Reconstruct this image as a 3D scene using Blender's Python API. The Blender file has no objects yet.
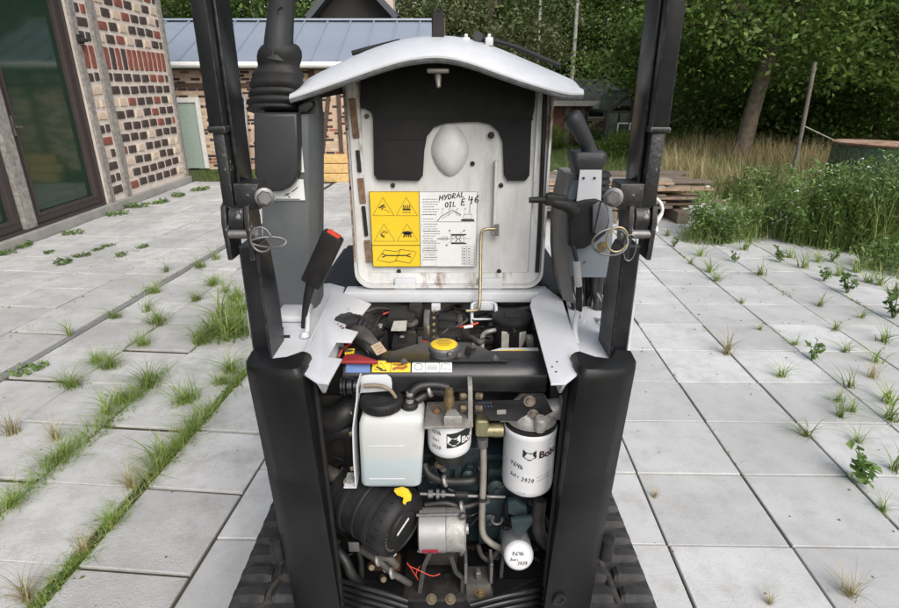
import bpy, bmesh, math, random
import numpy as np
from mathutils import Vector, Matrix
random.seed(7); rng = np.random.default_rng(11)
S = bpy.context.scene; COL = S.collection
R = math.radians

# ------------------------------------------------------------------ camera, sky, sun, exposure
CAM_H = 1.55; FPX = 560.0; PITCH = R(21.45)
cam_d = bpy.data.cameras.new('camera'); cam = bpy.data.objects.new('camera', cam_d); COL.objects.link(cam)
cam_d.sensor_width = 36.0; cam_d.lens = FPX/899*36; cam_d.clip_start = .02; cam_d.clip_end = 600
cam.location = (0, 0, CAM_H); cam.rotation_euler = (R(90)-PITCH, 0, 0); S.camera = cam

SUN_EL, SUN_AZ = R(42), R(155)          # azimuth clockwise from +Y: behind the camera, to its right
world = bpy.data.worlds.new('World'); S.world = world; world.use_nodes = True
wn = world.node_tree.nodes; wl = world.node_tree.links; wn.clear()
sky = wn.new('ShaderNodeTexSky'); sky.sky_type = 'NISHITA'; sky.sun_disc = False
sky.sun_elevation = SUN_EL; sky.sun_rotation = SUN_AZ; sky.air_density = 1.0; sky.dust_density = 4.0; sky.ozone_density = .6
hsv = wn.new('ShaderNodeHueSaturation'); hsv.inputs['Saturation'].default_value = .58
bg = wn.new('ShaderNodeBackground'); bg.inputs[1].default_value = .14
wo = wn.new('ShaderNodeOutputWorld')
wl.new(sky.outputs[0], hsv.inputs['Color']); wl.new(hsv.outputs[0], bg.inputs[0]); wl.new(bg.outputs[0], wo.inputs[0])
sun_d = bpy.data.lights.new('sun', 'SUN'); sun = bpy.data.objects.new('sun', sun_d); COL.objects.link(sun)
sun_d.energy = 1.45; sun_d.angle = R(45); sun_d.color = (1, .98, .955)
sdir = Vector((math.sin(SUN_AZ)*math.cos(SUN_EL), math.cos(SUN_AZ)*math.cos(SUN_EL), math.sin(SUN_EL)))
sun.rotation_euler = (-sdir).to_track_quat('-Z', 'Y').to_euler(); sun.location = sdir*30
S.view_settings.view_transform = 'Standard'; S.view_settings.look = 'None'
S.view_settings.exposure = 0.56; S.view_settings.gamma = 1.0; S.view_settings.use_curve_mapping = False
S.render.engine = 'CYCLES'

# ------------------------------------------------------------------ measuring helpers (photo pixel + a known depth / height -> place)
_c, _s = math.cos(PITCH), math.sin(PITCH)
def ray(px, py):
    x = (px-449.5)/FPX; y = -(py-304)/FPX
    return Vector((x, _c+y*_s, -_s+y*_c))
def P(px, py, Y):
    r = ray(px, py); t = Y/r.y; return Vector((r.x*t, Y, CAM_H+r.z*t))
def PZ(px, py, Z=0.0):
    r = ray(px, py); t = (Z-CAM_H)/r.z; return Vector((r.x*t, r.y*t, Z))
def PX(px, py, X):
    r = ray(px, py); t = X/r.x; return Vector((X, r.y*t, CAM_H+r.z*t))
def proj(p):
    d = Vector(p)-Vector((0, 0, CAM_H)); zc = d.y*_c-d.z*_s; yc = d.y*_s+d.z*_c
    if zc < .05: return None
    return (449.5+d.x/zc*FPX, 304-yc/zc*FPX, zc)

# ------------------------------------------------------------------ object helpers
WL = {}                                   # world location of every object built here
def tag(o, label=None, cat=None, group=None, kind=None):
    if label: o['label'] = label
    if cat: o['category'] = cat
    if group: o['group'] = group
    if kind: o['kind'] = kind
    return o
def link(o, loc, parent=None):
    COL.objects.link(o); WL[o.name] = Vector(loc)
    if parent is not None:
        o.parent = parent; o.location = Vector(loc)-WL[parent.name]
    else: o.location = loc
    return o
def empty(name, loc): return link(bpy.data.objects.new(name, None), loc)
def finish(me, mat, smooth=None):
    for m in (mat if isinstance(mat, (list, tuple)) else [mat]): me.materials.append(m)
    if smooth is not None:
        me.polygons.foreach_set('use_smooth', [True]*len(me.polygons))
        me.set_sharp_from_angle(angle=R(smooth))
def obj(name, bm, mat, parent=None, smooth=None, base=False):
    """bmesh in world coordinates -> one mesh object with its origin at its middle (or base)"""
    bmesh.ops.recalc_face_normals(bm, faces=bm.faces)
    co = [v.co for v in bm.verts]
    lo = Vector([min(c[i] for c in co) for i in range(3)]); hi = Vector([max(c[i] for c in co) for i in range(3)])
    ctr = (lo+hi)/2
    if base: ctr.z = lo.z
    for v in bm.verts: v.co -= ctr
    me = bpy.data.meshes.new(name); bm.to_mesh(me); bm.free(); finish(me, mat, smooth)
    return link(bpy.data.objects.new(name, me), ctr, parent)
def obj_np(name, verts, faces, mat, parent=None, loc=(0, 0, 0), smooth=None):
    me = bpy.data.meshes.new(name); V = np.asarray(verts, dtype=np.float32); Fa = np.asarray(faces, dtype=np.int32)
    n = Fa.shape[1]
    me.vertices.add(len(V)); me.vertices.foreach_set('co', V.ravel())
    me.loops.add(Fa.size); me.loops.foreach_set('vertex_index', Fa.ravel())
    me.polygons.add(len(Fa)); me.polygons.foreach_set('loop_start', np.arange(len(Fa), dtype=np.int32)*n)
    me.update(calc_edges=True); finish(me, mat, smooth)
    return link(bpy.data.objects.new(name, me), loc, parent)
def share(name, src, loc, rot=(0, 0, 0), parent=None, scale=None):
    o = bpy.data.objects.new(name, src.data if hasattr(src, 'data') else src); link(o, loc, parent); o.rotation_euler = rot
    if scale: o.scale = scale
    return o

def BM(): return bmesh.new()
def face(bm, pts):
    vs = [bm.verts.new(p) for p in pts]; return bm.faces.new(vs)
def box(bm, lo, hi, bev=0.0, seg=2, M=None):
    m = Matrix.Translation([(a+b)/2 for a, b in zip(lo, hi)]) @ Matrix.Diagonal([abs(b-a) for a, b in zip(lo, hi)]+[1])
    if M is not None: m = M @ m
    r = bmesh.ops.create_cube(bm, size=1.0, matrix=m)
    if bev > 0:
        es = list({e for v in r['verts'] for e in v.link_edges})
        bmesh.ops.bevel(bm, geom=es, offset=bev, segments=seg, profile=.5, affect='EDGES')
    return bm
def bar(bm, a, b, w, h, up=(0, 0, 1), bev=0.0):
    """box-section bar between two points"""
    a, b = Vector(a), Vector(b); d = b-a; L = d.length; d.normalize(); up = Vector(up)
    if abs(d.dot(up)) > .98: up = Vector((0, 1, 0))
    x = d.cross(up).normalized(); z = x.cross(d)
    M = Matrix(((x.x, d.x, z.x, a.x), (x.y, d.y, z.y, a.y), (x.z, d.z, z.z, a.z), (0, 0, 0, 1)))
    return box(bm, (-w/2, 0, -h/2), (w/2, L, h/2), bev, 2, M)
def prism(bm, pts, off, bev=0.0, seg=2):
    """closed outline (world points) extruded by a vector"""
    off = Vector(off); n = len(pts)
    a = [bm.verts.new(p) for p in pts]; b = [bm.verts.new(Vector(p)+off) for p in pts]
    fs = [bm.faces.new(a), bm.faces.new(b[::-1])]
    for i in range(n): fs.append(bm.faces.new((a[i], b[i], b[(i+1) % n], a[(i+1) % n])))
    bmesh.ops.recalc_face_normals(bm, faces=fs)
    if bev > 0:
        es = list({e for f in fs[:2] for e in f.edges})
        bmesh.ops.bevel(bm, geom=es, offset=bev, segments=seg, profile=.5, affect='EDGES')
    return bm
def spline(pts, k=6):
    pts = [Vector(p) for p in pts]; out = []
    if len(pts) < 3: return pts
    for i in range(len(pts)-1):
        p0 = pts[max(i-1, 0)]; p1 = pts[i]; p2 = pts[i+1]; p3 = pts[min(i+2, len(pts)-1)]
        for j in range(k):
            t = j/k
            out.append(.5*((2*p1)+(p2-p0)*t+(2*p0-5*p1+4*p2-p3)*t*t+(3*p1-p0-3*p2+p3)*t**3))
    out.append(pts[-1]); return out
def tube(bm, pts, r, n=10, cap=True, k=6, smooth=True):
    """round tube along a path; r a number or one radius per control point"""
    ctrl = [Vector(p) for p in pts]; rs = r if isinstance(r, (list, tuple)) else [r]*len(ctrl)
    path = spline(ctrl, k) if (smooth and len(ctrl) > 2) else ctrl
    m = len(path); rings = []
    t0 = (path[1]-path[0]).normalized()
    u = t0.orthogonal().normalized()
    for i, p in enumerate(path):
        t = (path[min(i+1, m-1)]-path[max(i-1, 0)]).normalized()
        u = (u-t*u.dot(t)).normalized(); v = t.cross(u)
        f = i/(m-1)*(len(rs)-1); j = min(int(f), len(rs)-2); rr = rs[j]+(rs[j+1]-rs[j])*(f-j)
        rings.append([bm.verts.new(p+u*math.cos(a)*rr+v*math.sin(a)*rr) for a in [2*math.pi*q/n for q in range(n)]])
    for i in range(m-1):
        for q in range(n):
            bm.faces.new((rings[i][q], rings[i][(q+1) % n], rings[i+1][(q+1) % n], rings[i+1][q]))
    if cap: bm.faces.new(rings[0][::-1]); bm.faces.new(rings[-1])
    return bm
def frame(o, axis, side=None):
    z = Vector(axis).normalized()
    x = Vector(side) if side is not None else z.orthogonal()
    x = (x-z*x.dot(z)).normalized(); y = z.cross(x)
    o = Vector(o)
    return Matrix(((x.x, y.x, z.x, o.x), (x.y, y.y, z.y, o.y), (x.z, y.z, z.z, o.z), (0, 0, 0, 1)))
def lathe(bm, prof, M=None, n=28):
    """(radius, height) outline turned about z, then placed by M"""
    M = M or Matrix(); rings = []
    for r, z in prof:
        if r < 1e-5: rings.append([bm.verts.new(M @ Vector((0, 0, z)))])
        else: rings.append([bm.verts.new(M @ Vector((r*math.cos(2*math.pi*q/n), r*math.sin(2*math.pi*q/n), z))) for q in range(n)])
    for a, b in zip(rings[:-1], rings[1:]):
        for q in range(n):
            q2 = (q+1) % n
            if len(a) == 1 and len(b) == 1: continue
            if len(a) == 1: bm.faces.new((a[0], b[q2], b[q]))
            elif len(b) == 1: bm.faces.new((a[q], a[q2], b[0]))
            else: bm.faces.new((a[q], a[q2], b[q2], b[q]))
    if len(rings[0]) > 1: bm.faces.new(rings[0][::-1])
    if len(rings[-1]) > 1: bm.faces.new(rings[-1])
    return bm
def loft(bm, sections, closed=True, caps=True):
    rows = [[bm.verts.new(p) for p in s] for s in sections]; n = len(rows[0])
    for a, b in zip(rows[:-1], rows[1:]):
        for q in range(n if closed else n-1):
            bm.faces.new((a[q], a[(q+1) % n], b[(q+1) % n], b[q]))
    if caps and closed: bm.faces.new(rows[0][::-1]); bm.faces.new(rows[-1])
    return bm
def rrect(w, h, r, k=4):
    pts = []
    for cx, cy, a0 in ((w/2-r, h/2-r, 0), (-w/2+r, h/2-r, 90), (-w/2+r, -h/2+r, 180), (w/2-r, -h/2+r, 270)):
        for i in range(k+1):
            a = R(a0+90*i/k); pts.append((cx+r*math.cos(a), cy+r*math.sin(a)))
    return pts
def hexbolt(bm, o, axis, r=.008, h=.006, washer=True):
    M = frame(o, axis)
    if washer: lathe(bm, [(r*1.45, 0), (r*1.45, .0016)], M, 16)
    lathe(bm, [(r, .0016), (r, h*.85), (r*.9, h)], M, 6)
    lathe(bm, [(r*.55, h), (r*.5, h+.002)], M, 10)
# flat marks: strokes and filled outlines laid on a surface given by a map (s, t) -> point
def ribbon(bm, path, w, mp, closed=False):
    pts = [Vector((a, b)) for a, b in path]; n = len(pts)
    if closed: pts = pts+[pts[0]]
    L, Rr = [], []
    for i, p in enumerate(pts):
        d = (pts[min(i+1, len(pts)-1)]-pts[max(i-1, 0)])
        if closed and i in (0, len(pts)-1): d = pts[1]-pts[-2]
        if d.length < 1e-9: d = Vector((1, 0))
        d.normalize(); nn = Vector((-d.y, d.x))*w/2
        L.append(bm.verts.new(mp(*(p+nn)))); Rr.append(bm.verts.new(mp(*(p-nn))))
    for i in range(len(pts)-1): bm.faces.new((L[i], L[i+1], Rr[i+1], Rr[i]))
def fill(bm, outline, mp):
    f = bm.faces.new([bm.verts.new(mp(a, b)) for a, b in outline])
    bmesh.ops.triangulate(bm, faces=[f])
def planemap(o, u, v, lift=.0008):
    o, u, v = Vector(o), Vector(u).normalized(), Vector(v).normalized(); n = u.cross(v)
    return lambda s, t: o+u*s+v*t+n*lift
def text_np(body, size, bold=0.0):
    cu = bpy.data.curves.new('lettering', 'FONT'); cu.body = body; cu.size = size; cu.offset = bold; cu.resolution_u = 3
    o = bpy.data.objects.new('lettering', cu); COL.objects.link(o)
    dg = bpy.context.evaluated_depsgraph_get(); me = bpy.data.meshes.new_from_object(o.evaluated_get(dg))
    V = [tuple(v.co) for v in me.vertices]; Fs = [tuple(p.vertices) for p in me.polygons]
    bpy.data.objects.remove(o); bpy.data.curves.remove(cu); bpy.data.meshes.remove(me)
    return V, Fs
def lettering(bm, body, size, s0, t0, mp, bold=0.0):
    V, Fs = text_np(body, size, bold); vs = [bm.verts.new(mp(s0+x, t0+y)) for x, y, z in V]
    for f in Fs:
        try: bm.faces.new([vs[i] for i in f])
        except ValueError: pass
# pen strokes for felt-tip writing, each glyph in a 0..1 x 0..1 box
PEN = {'H': [[(0, 0), (.05, 1)], [(.6, 0), (.65, 1)], [(0, .5), (.65, .55)]], 'Y': [[(0, 1), (.3, .5)], [(.7, 1), (.2, -.05)]],
 'D': [[(.05, 0), (.1, 1), (.5, .85), (.65, .45), (.4, .1), (.05, 0)]], 'R': [[(.05, 0), (.1, 1), (.5, .9), (.5, .6), (.1, .5), (.6, 0)]],
 'A': [[(0, 0), (.35, 1), (.65, 0)], [(.12, .4), (.55, .4)]], 'L': [[(.1, 1), (.05, 0), (.6, .05)]], 'O': [[(.3, 1), (.05, .6), (.15, .1), (.45, 0), (.65, .4), (.55, .9), (.3, 1)]],
 'I': [[(.3, 1), (.3, 0)], [(.1, 0), (.5, 0)], [(.1, 1), (.5, 1)]], 'E': [[(.6, 1), (.1, .95), (.05, 0), (.6, .05)], [(.08, .5), (.5, .55)]],
 '4': [[(.1, 1), (.05, .45), (.65, .5)], [(.5, .9), (.45, -.05)]], '6': [[(.55, 1), (.15, .6), (.1, .15), (.4, 0), (.6, .25), (.4, .45), (.12, .3)]],
 'V': [[(.0, .9), (.25, 0), (.6, 1)]], 'h': [[(.1, 1), (.08, 0)], [(.08, .4), (.4, .55), (.5, .3), (.5, 0)]],
 'J': [[(.5, 1), (.5, .2), (.3, 0), (.05, .2)]], 'u': [[(.05, .55), (.1, .1), (.4, .1), (.5, .55), (.52, 0)]], 'n': [[(.05, .5), (.05, 0)], [(.05, .4), (.4, .5), (.45, 0)]],
 'l': [[(.2, 1), (.2, 0), (.35, 0)]], 'i': [[(.2, .55), (.22, 0)], [(.2, .8), (.24, .85)]], '2': [[(.05, .8), (.3, 1), (.55, .75), (.05, 0), (.6, .05)]],
 '0': [[(.3, 1), (.05, .5), (.25, 0), (.55, .45), (.3, 1)]], '1': [[(.1, .7), (.35, 1), (.35, 0)]], '-': [[(.1, .5), (.5, .5)]]}
def pen(bm, txt, size, s0, t0, mp, w, slope=0.0, aspect=.8):
    x = s0
    for i, ch in enumerate(txt):
        for st in PEN.get(ch, []):
            ribbon(bm, [(x+a*size*aspect+b*size*.1, t0+(x-s0)*slope+b*size) for a, b in st], w, mp)
        x += size*aspect*(.86 if ch != ' ' else .6)

# ------------------------------------------------------------------ materials
def nodes(name):
    m = bpy.data.materials.new(name); m.use_nodes = True; nt = m.node_tree
    return m, nt.nodes, nt.links, nt.nodes['Principled BSDF']
def tex(N, L, scale, detail=4, rough=.6, kind='NOISE', coord='Object'):
    tc = N.new('ShaderNodeTexCoord')
    t = N.new('ShaderNodeTexNoise' if kind == 'NOISE' else 'ShaderNodeTexVoronoi'); t.inputs['Scale'].default_value = scale
    if kind == 'NOISE': t.inputs['Detail'].default_value = detail; t.inputs['Roughness'].default_value = rough
    L.new(tc.outputs[coord], t.inputs['Vector']); return t
def ramp(N, L, src, stops):
    r = N.new('ShaderNodeValToRGB'); els = r.color_ramp.elements
    while len(els) < len(stops): els.new(.5)
    for e, (p, c) in zip(els, stops): e.position = p; e.color = (*c, 1) if len(c) == 3 else c
    L.new(src, r.inputs[0]); return r
def mix(N, L, fac, a, b, mode='MIX'):
    m = N.new('ShaderNodeMix'); m.data_type = 'RGBA'; m.blend_type = mode
    for sock, v in ((m.inputs[0], fac), (m.inputs[6], a), (m.inputs[7], b)):
        if isinstance(v, (int, float)): sock.default_value = v
        elif isinstance(v, tuple): sock.default_value = (*v, 1)
        else: L.new(v, sock)
    return m.outputs[2]
def bump(N, L, b, h, strength=.3, dist=.01):
    n = N.new('ShaderNodeBump'); n.inputs['Strength'].default_value = strength; n.inputs['Distance'].default_value = dist
    L.new(h, n.inputs['Height']); L.new(n.outputs[0], b.inputs['Normal'])
def mat(name, col, rough=.5, metal=0.0, var=.15, scale=30, bmp=0.0, bscale=200, wear=None, dirt=None, dirt_amt=.5, dirt_scale=9, spec=.5, dirt2=None, d2=(.6, .68), d2s=30, coat=0.0):
    """plain paint / plastic / metal with uneven tone, optional dirt film and sharp-edged chips or rust"""
    m, N, L, b = nodes(name)
    t = tex(N, L, scale); c = ramp(N, L, t.outputs[0], [(.3, tuple(v*(1-var) for v in col)), (.7, tuple(min(1, v*(1+var)) for v in col))]).outputs[0]
    rr = rough
    if dirt:
        t2 = tex(N, L, dirt_scale, 6, .7); f = ramp(N, L, t2.outputs[0], [(.45, (0, 0, 0)), (.75, (dirt_amt,)*3)]).outputs[0]
        c = mix(N, L, f, c, dirt)
    if dirt2:
        t3 = tex(N, L, d2s, 6, .75); f = ramp(N, L, t3.outputs[0], [(d2[0], (0, 0, 0)), (d2[1], (1, 1, 1))]).outputs[0]
        c = mix(N, L, f, c, dirt2)
    if wear:                                  # paint rubbed off along real edges
        bv = N.new('ShaderNodeBevel'); bv.samples = 4; bv.inputs[0].default_value = .004; ge = N.new('ShaderNodeNewGeometry')
        dt = N.new('ShaderNodeVectorMath'); dt.operation = 'DOT_PRODUCT'; L.new(bv.outputs[0], dt.inputs[0]); L.new(ge.outputs['Normal'], dt.inputs[1])
        e_ = ramp(N, L, dt.outputs['Value'], [(.86, (1, 1, 1)), (.985, (0, 0, 0))]).outputs[0]; tw = tex(N, L, 60, 5, .7)
        w_ = ramp(N, L, tw.outputs[0], [(.42, (0, 0, 0)), (.6, (.8, .8, .8))]).outputs[0]
        mm = N.new('ShaderNodeMath'); mm.operation = 'MULTIPLY'; L.new(e_, mm.inputs[0]); L.new(w_, mm.inputs[1]); c = mix(N, L, mm.outputs[0], c, wear)
    L.new(c, b.inputs['Base Color'])
    t4 = tex(N, L, scale*2.3, 5); rm = N.new('ShaderNodeMapRange'); rm.inputs[3].default_value = max(.05, rough-.1); rm.inputs[4].default_value = min(1, rough+.14)
    L.new(t4.outputs[0], rm.inputs[0]); L.new(rm.outputs[0], b.inputs['Roughness'])
    b.inputs['Metallic'].default_value = metal; b.inputs['Specular IOR Level'].default_value = spec; b.inputs['Coat Weight'].default_value = coat
    if bmp: bump(N, L, b, tex(N, L, bscale, 3).outputs[0], bmp, .002)
    return m
def leafmat(name, cols, trans=.35, rough=.55):
    m, N, L, b = nodes(name)
    g = N.new('ShaderNodeNewGeometry'); c = ramp(N, L, g.outputs['Random Per Island'], cols).outputs[0]
    oi = N.new('ShaderNodeObjectInfo'); h = N.new('ShaderNodeHueSaturation'); mr = N.new('ShaderNodeMapRange')
    mr.inputs[3].default_value = .75; mr.inputs[4].default_value = 1.25
    L.new(oi.outputs['Random'], mr.inputs[0]); L.new(mr.outputs[0], h.inputs['Value']); L.new(c, h.inputs['Color']); c = h.outputs[0]
    L.new(c, b.inputs['Base Color']); b.inputs['Roughness'].default_value = rough
    t = N.new('ShaderNodeBsdfTranslucent'); L.new(c, t.inputs[0]); ms = N.new('ShaderNodeMixShader'); ms.inputs[0].default_value = trans
    L.new(b.outputs[0], ms.inputs[1]); L.new(t.outputs[0], ms.inputs[2]); L.new(ms.outputs[0], N['Material Output'].inputs[0])
    return m
def concrete(name, base, var, edge=.25, stain=.7):
    m, N, L, b = nodes(name)
    oi = N.new('ShaderNodeObjectInfo'); tc = N.new('ShaderNodeTexCoord'); geo = N.new('ShaderNodeNewGeometry')
    def nz(s, d, r=.6):
        t = N.new('ShaderNodeTexNoise'); t.inputs['Scale'].default_value = s; t.inputs['Detail'].default_value = d; t.inputs['Roughness'].default_value = r
        L.new(geo.outputs['Position'], t.inputs['Vector']); return t.outputs[0]
    big = ramp(N, L, nz(1.6, 5), [(.3, tuple(v*(1-var) for v in base)), (.7, tuple(v*(1+var) for v in base))]).outputs[0]
    mr = N.new('ShaderNodeMapRange'); mr.inputs[3].default_value = .84; mr.inputs[4].default_value = 1.07
    rnd = N.new('ShaderNodeMath'); rnd.operation = 'ADD'; L.new(oi.outputs['Random'], rnd.inputs[0]); L.new(geo.outputs['Random Per Island'], rnd.inputs[1])
    fr = N.new('ShaderNodeMath'); fr.operation = 'FRACT'; L.new(rnd.outputs[0], fr.inputs[0]); L.new(fr.outputs[0], mr.inputs[0])
    hs = N.new('ShaderNodeHueSaturation'); L.new(mr.outputs[0], hs.inputs['Value']); L.new(big, hs.inputs['Color']); c = hs.outputs[0]
    st = ramp(N, L, nz(7, 7, .72), [(.46, (0, 0, 0)), (.76, (stain,)*3)]).outputs[0]
    c = mix(N, L, st, c, (base[0]*.62, base[1]*.6, base[2]*.56))
    sp = ramp(N, L, nz(160, 2), [(.6, (0, 0, 0)), (.72, (.35, .35, .35))]).outputs[0]
    c = mix(N, L, sp, c, (base[0]*.5, base[1]*.5, base[2]*.5))
    li = ramp(N, L, nz(45, 5, .8), [(.64, (0, 0, 0)), (.72, (.5, .5, .5))]).outputs[0]
    c = mix(N, L, li, c, (.12, .11, .09))
    L.new(c, b.inputs['Base Color']); b.inputs['Roughness'].default_value = .82
    a = N.new('ShaderNodeMath'); a.operation = 'ADD'; L.new(nz(10, 6, .65), a.inputs[0]); L.new(nz(120, 3), a.inputs[1])
    bump(N, L, b, a.outputs[0], edge, .006)
    return m
M = {}
M['slab'] = concrete('pale_concrete', (.475, .48, .478), .13, .24)
M['slab_old'] = concrete('weathered_concrete', (.475, .474, .465), .17, .65, .95)
M['strip'] = concrete('dark_concrete', (.21, .21, .21), .15, .4)
M['plinth'] = concrete('plinth_concrete', (.3, .29, .27), .2, .5)
# ================================================================== SETTING
def ground_mat():
    m, N, L, b = nodes('grassy_soil')
    t = tex(N, L, .35, 6); t2 = tex(N, L, 9, 6, .7)
    a = ramp(N, L, t.outputs[0], [(.35, (.055, .085, .022)), (.6, (.085, .115, .03)), (.75, (.13, .115, .06))]).outputs[0]
    c = mix(N, L, ramp(N, L, t2.outputs[0], [(.4, (0, 0, 0)), (.8, (.7, .7, .7))]).outputs[0], a, (.045, .055, .02))
    L.new(c, b.inputs['Base Color']); b.inputs['Roughness'].default_value = .95
    bump(N, L, b, t2.outputs[0], .6, .05); return m
M['ground'] = ground_mat()
M['soil'] = mat('dark_soil', (.052, .043, .03), .95, var=.4, scale=14, bmp=.6, bscale=90)
g = BM(); face(g, [(-90, -30, -.06), (110, -30, -.06), (110, 160, -.06), (-90, 160, -.06)])
tag(obj('ground', g, M['ground']), kind='structure')
g = BM(); face(g, [(-4.45, -2, -.012), (5.6, -2, -.012), (5.6, 8.2, -.012), (0.6, 9.3, -.012), (-4.45, 9.9, -.012)])
tag(obj('soil_bed', g, M['soil']), kind='structure')

# ---- paving: two fields laid at slightly different angles, meeting on a line that runs under the machine
PW, PD, JOINT, TH = .445, .40, .009, .034
def slab_mesh(poly, name):
    """plan outline about its middle -> slab with a worn edge, top at z = 0"""
    b = BM(); n = len(poly); ins = .0035
    cx = sum(p[0] for p in poly)/n; cy = sum(p[1] for p in poly)/n
    def ring(shrink, z):
        out = []
        for x, y in poly:
            d = math.hypot(x-cx, y-cy); k = max(0, 1-shrink/d) if d > 0 else 1
            out.append(b.verts.new((cx+(x-cx)*k, cy+(y-cy)*k, z+random.uniform(-.0008, .0008))))
        return out
    r0, r1, r2 = ring(0, -TH), ring(0, -.003), ring(ins, 0)
    for p, q in ((r0, r1), (r1, r2)):
        for i in range(n): b.faces.new((p[i], p[(i+1) % n], q[(i+1) % n], q[i]))
    b.faces.new(r2); bmesh.ops.recalc_face_normals(b, faces=b.faces)
    me = bpy.data.meshes.new(name); b.to_mesh(me); b.free(); return me
def clip(poly, ax, ay, bx, by):
    """keep the side to the right of a->b"""
    out = []
    f = lambda p: (bx-ax)*(p[1]-ay)-(by-ay)*(p[0]-ax)
    for i in range(len(poly)):
        p, q = poly[i], poly[(i+1) % len(poly)]; fp, fq = f(p), f(q)
        if fp <= 0: out.append(p)
        if fp*fq < 0:
            t = fp/(fp-fq); out.append((p[0]+(q[0]-p[0])*t, p[1]+(q[1]-p[1])*t))
    return out
B0, B1 = (-.965+.09, .2), (-.827+.55, 8.0)                # seam between the two fields
SL = (B1[0]-B0[0])/(B1[1]-B0[1])
SEAM = lambda y: -.827+(y-2.0)*.078
slabs = []                                                # (plan polygon, material)
thr = .036
for i in range(-4, 12):
    for j in range(-3, 21):
        x0 = .805+(i-1)*PW; y0 = 1.561+(j-1)*PD
        a = random.uniform(-.002, .002)
        q = [(x0+JOINT/2, y0+JOINT/2), (x0+PW-JOINT/2, y0+JOINT/2), (x0+PW-JOINT/2, y0+PD-JOINT/2), (x0+JOINT/2, y0+PD-JOINT/2)]
        q = [(x+(y-2)*thr+a, y-(x-1)*thr*.5) for x, y in q]
        q = clip(q, SEAM(0)+.006, 0, SEAM(9)+.006, 9)
        q = clip(q, 9, 6.9+.2, -9, 10.6)[::-1] if False else q
        if len(q) < 3: continue
        area = abs(sum(q[k][0]*q[(k+1) % len(q)][1]-q[(k+1) % len(q)][0]*q[k][1] for k in range(len(q))))/2
        cx = sum(p[0] for p in q)/len(q); cy = sum(p[1] for p in q)/len(q)
        if area < .004 or cy > 9.0-.16*max(cx, 0) or cx > 5.2: continue
        slabs.append((q, 'slab'))
thl = .088
def LX(u, v): return (u+(v-2)*thl, v-(u+1)*thl)
cols = [(-1.232, -.834)]; u = -1.285
for k in range(3): cols.append((u-.42, u)); u -= .43
STRIP = (u-.055, u-.006); u -= .07
for k in range(6): cols.append((u-.42, u)); u -= .43
rows_l = [1.04+.405*k for k in range(-4, 24)]
for ci, (u0, u1) in enumerate(cols):
    for v in rows_l:
        dv = random.uniform(-.012, .012)+(.0 if ci < 4 else .2)
        q = [LX(u0, v+dv+.005), LX(u1, v+dv+.005), LX(u1, v+dv+.398), LX(u0, v+dv+.398)]
        q = clip(q, -4.42, 12, -4.42, -3) if False else [(max(x, -4.36), y) for x, y in q]
        if q[1][0] <= -4.34: continue
        cy = sum(p[1] for p in q)/4; cx = sum(p[0] for p in q)/4
        if cy > 9.5+.0*cx or cy < .2: continue
        slabs.append((q, 'slab_old'))
pav = empty('pavement', (0, 4, 0)); tag(pav, kind='structure')
def rank(q):
    cx = sum(p[0] for p in q)/len(q); cy = sum(p[1] for p in q)/len(q); s = proj((cx, cy, 0))
    if s is None or not (-60 < s[0] < 960 and 90 < s[1] < 700): return 1e9
    if 300 < s[0] < 600 and s[1] > 250: return 1e8+s[2]        # behind or under the machine
    return s[2]
slabs.sort(key=lambda t: rank(t[0]))
restb = {'slab': BM(), 'slab_old': BM()}
for n_, (q, mk) in enumerate(slabs):
    cx = sum(p[0] for p in q)/len(q); cy = sum(p[1] for p in q)/len(q)
    me = slab_mesh([(x-cx, y-cy) for x, y in q], 'slab')
    dz = random.gauss(0, .0014 if mk == 'slab' else .003); rx, ry = random.gauss(0, .003 if mk == 'slab' else .008), random.gauss(0, .003 if mk == 'slab' else .008)
    if n_ < 300:
        me.materials.append(M[mk]); o = share('slab', me, (cx, cy, dz), (rx, ry, 0), pav)
    else:
        me.transform(Matrix.Translation((cx, cy, dz))); restb[mk].from_mesh(me); bpy.data.meshes.remove(me)
for mk in restb:
    tag(obj('distant_slabs', restb[mk], M[mk], pav), kind='stuff')
b = BM(); s0, s1 = STRIP
prism(b, [(*LX(s0, -.5), -.03), (*LX(s1, -.5), -.03), (*LX(s1, 5.6), -.03), (*LX(s0, 5.6), -.03)], (0, 0, .027))
obj('drain_strip', b, M['strip'], pav)

# crumbs, small stones and leaf bits lying on the slabs
r_ = np.random.default_rng(5); n_ = 900; fx = r_.uniform(-3.6, 3.6, n_); fy = r_.uniform(1.0, 7.0, n_); Vd, Fd = [], []
for k in range(n_):
    s_ = r_.uniform(.002, .008)*(1+(fy[k] > 3)*.4); a = r_.uniform(0, 6.28); el = r_.uniform(.4, 1); h = s_*r_.uniform(.2, .7); i0 = len(Vd)
    for q in range(4): Vd.append((fx[k]+math.cos(a+q*1.57)*s_*(el if q % 2 else 1), fy[k]+math.sin(a+q*1.57)*s_*(el if q % 2 else 1), .0005))
    Vd.append((fx[k], fy[k], .001+h)); Fd += [(i0+q, i0+(q+1) % 4, i0+4) for q in range(4)]
tag(obj_np('debris', Vd, Fd, mat('brown_crumbs', (.13, .10, .075), .9, var=.6, scale=3)), 'small stones and leaf crumbs scattered on the paving', 'debris', kind='stuff')

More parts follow.
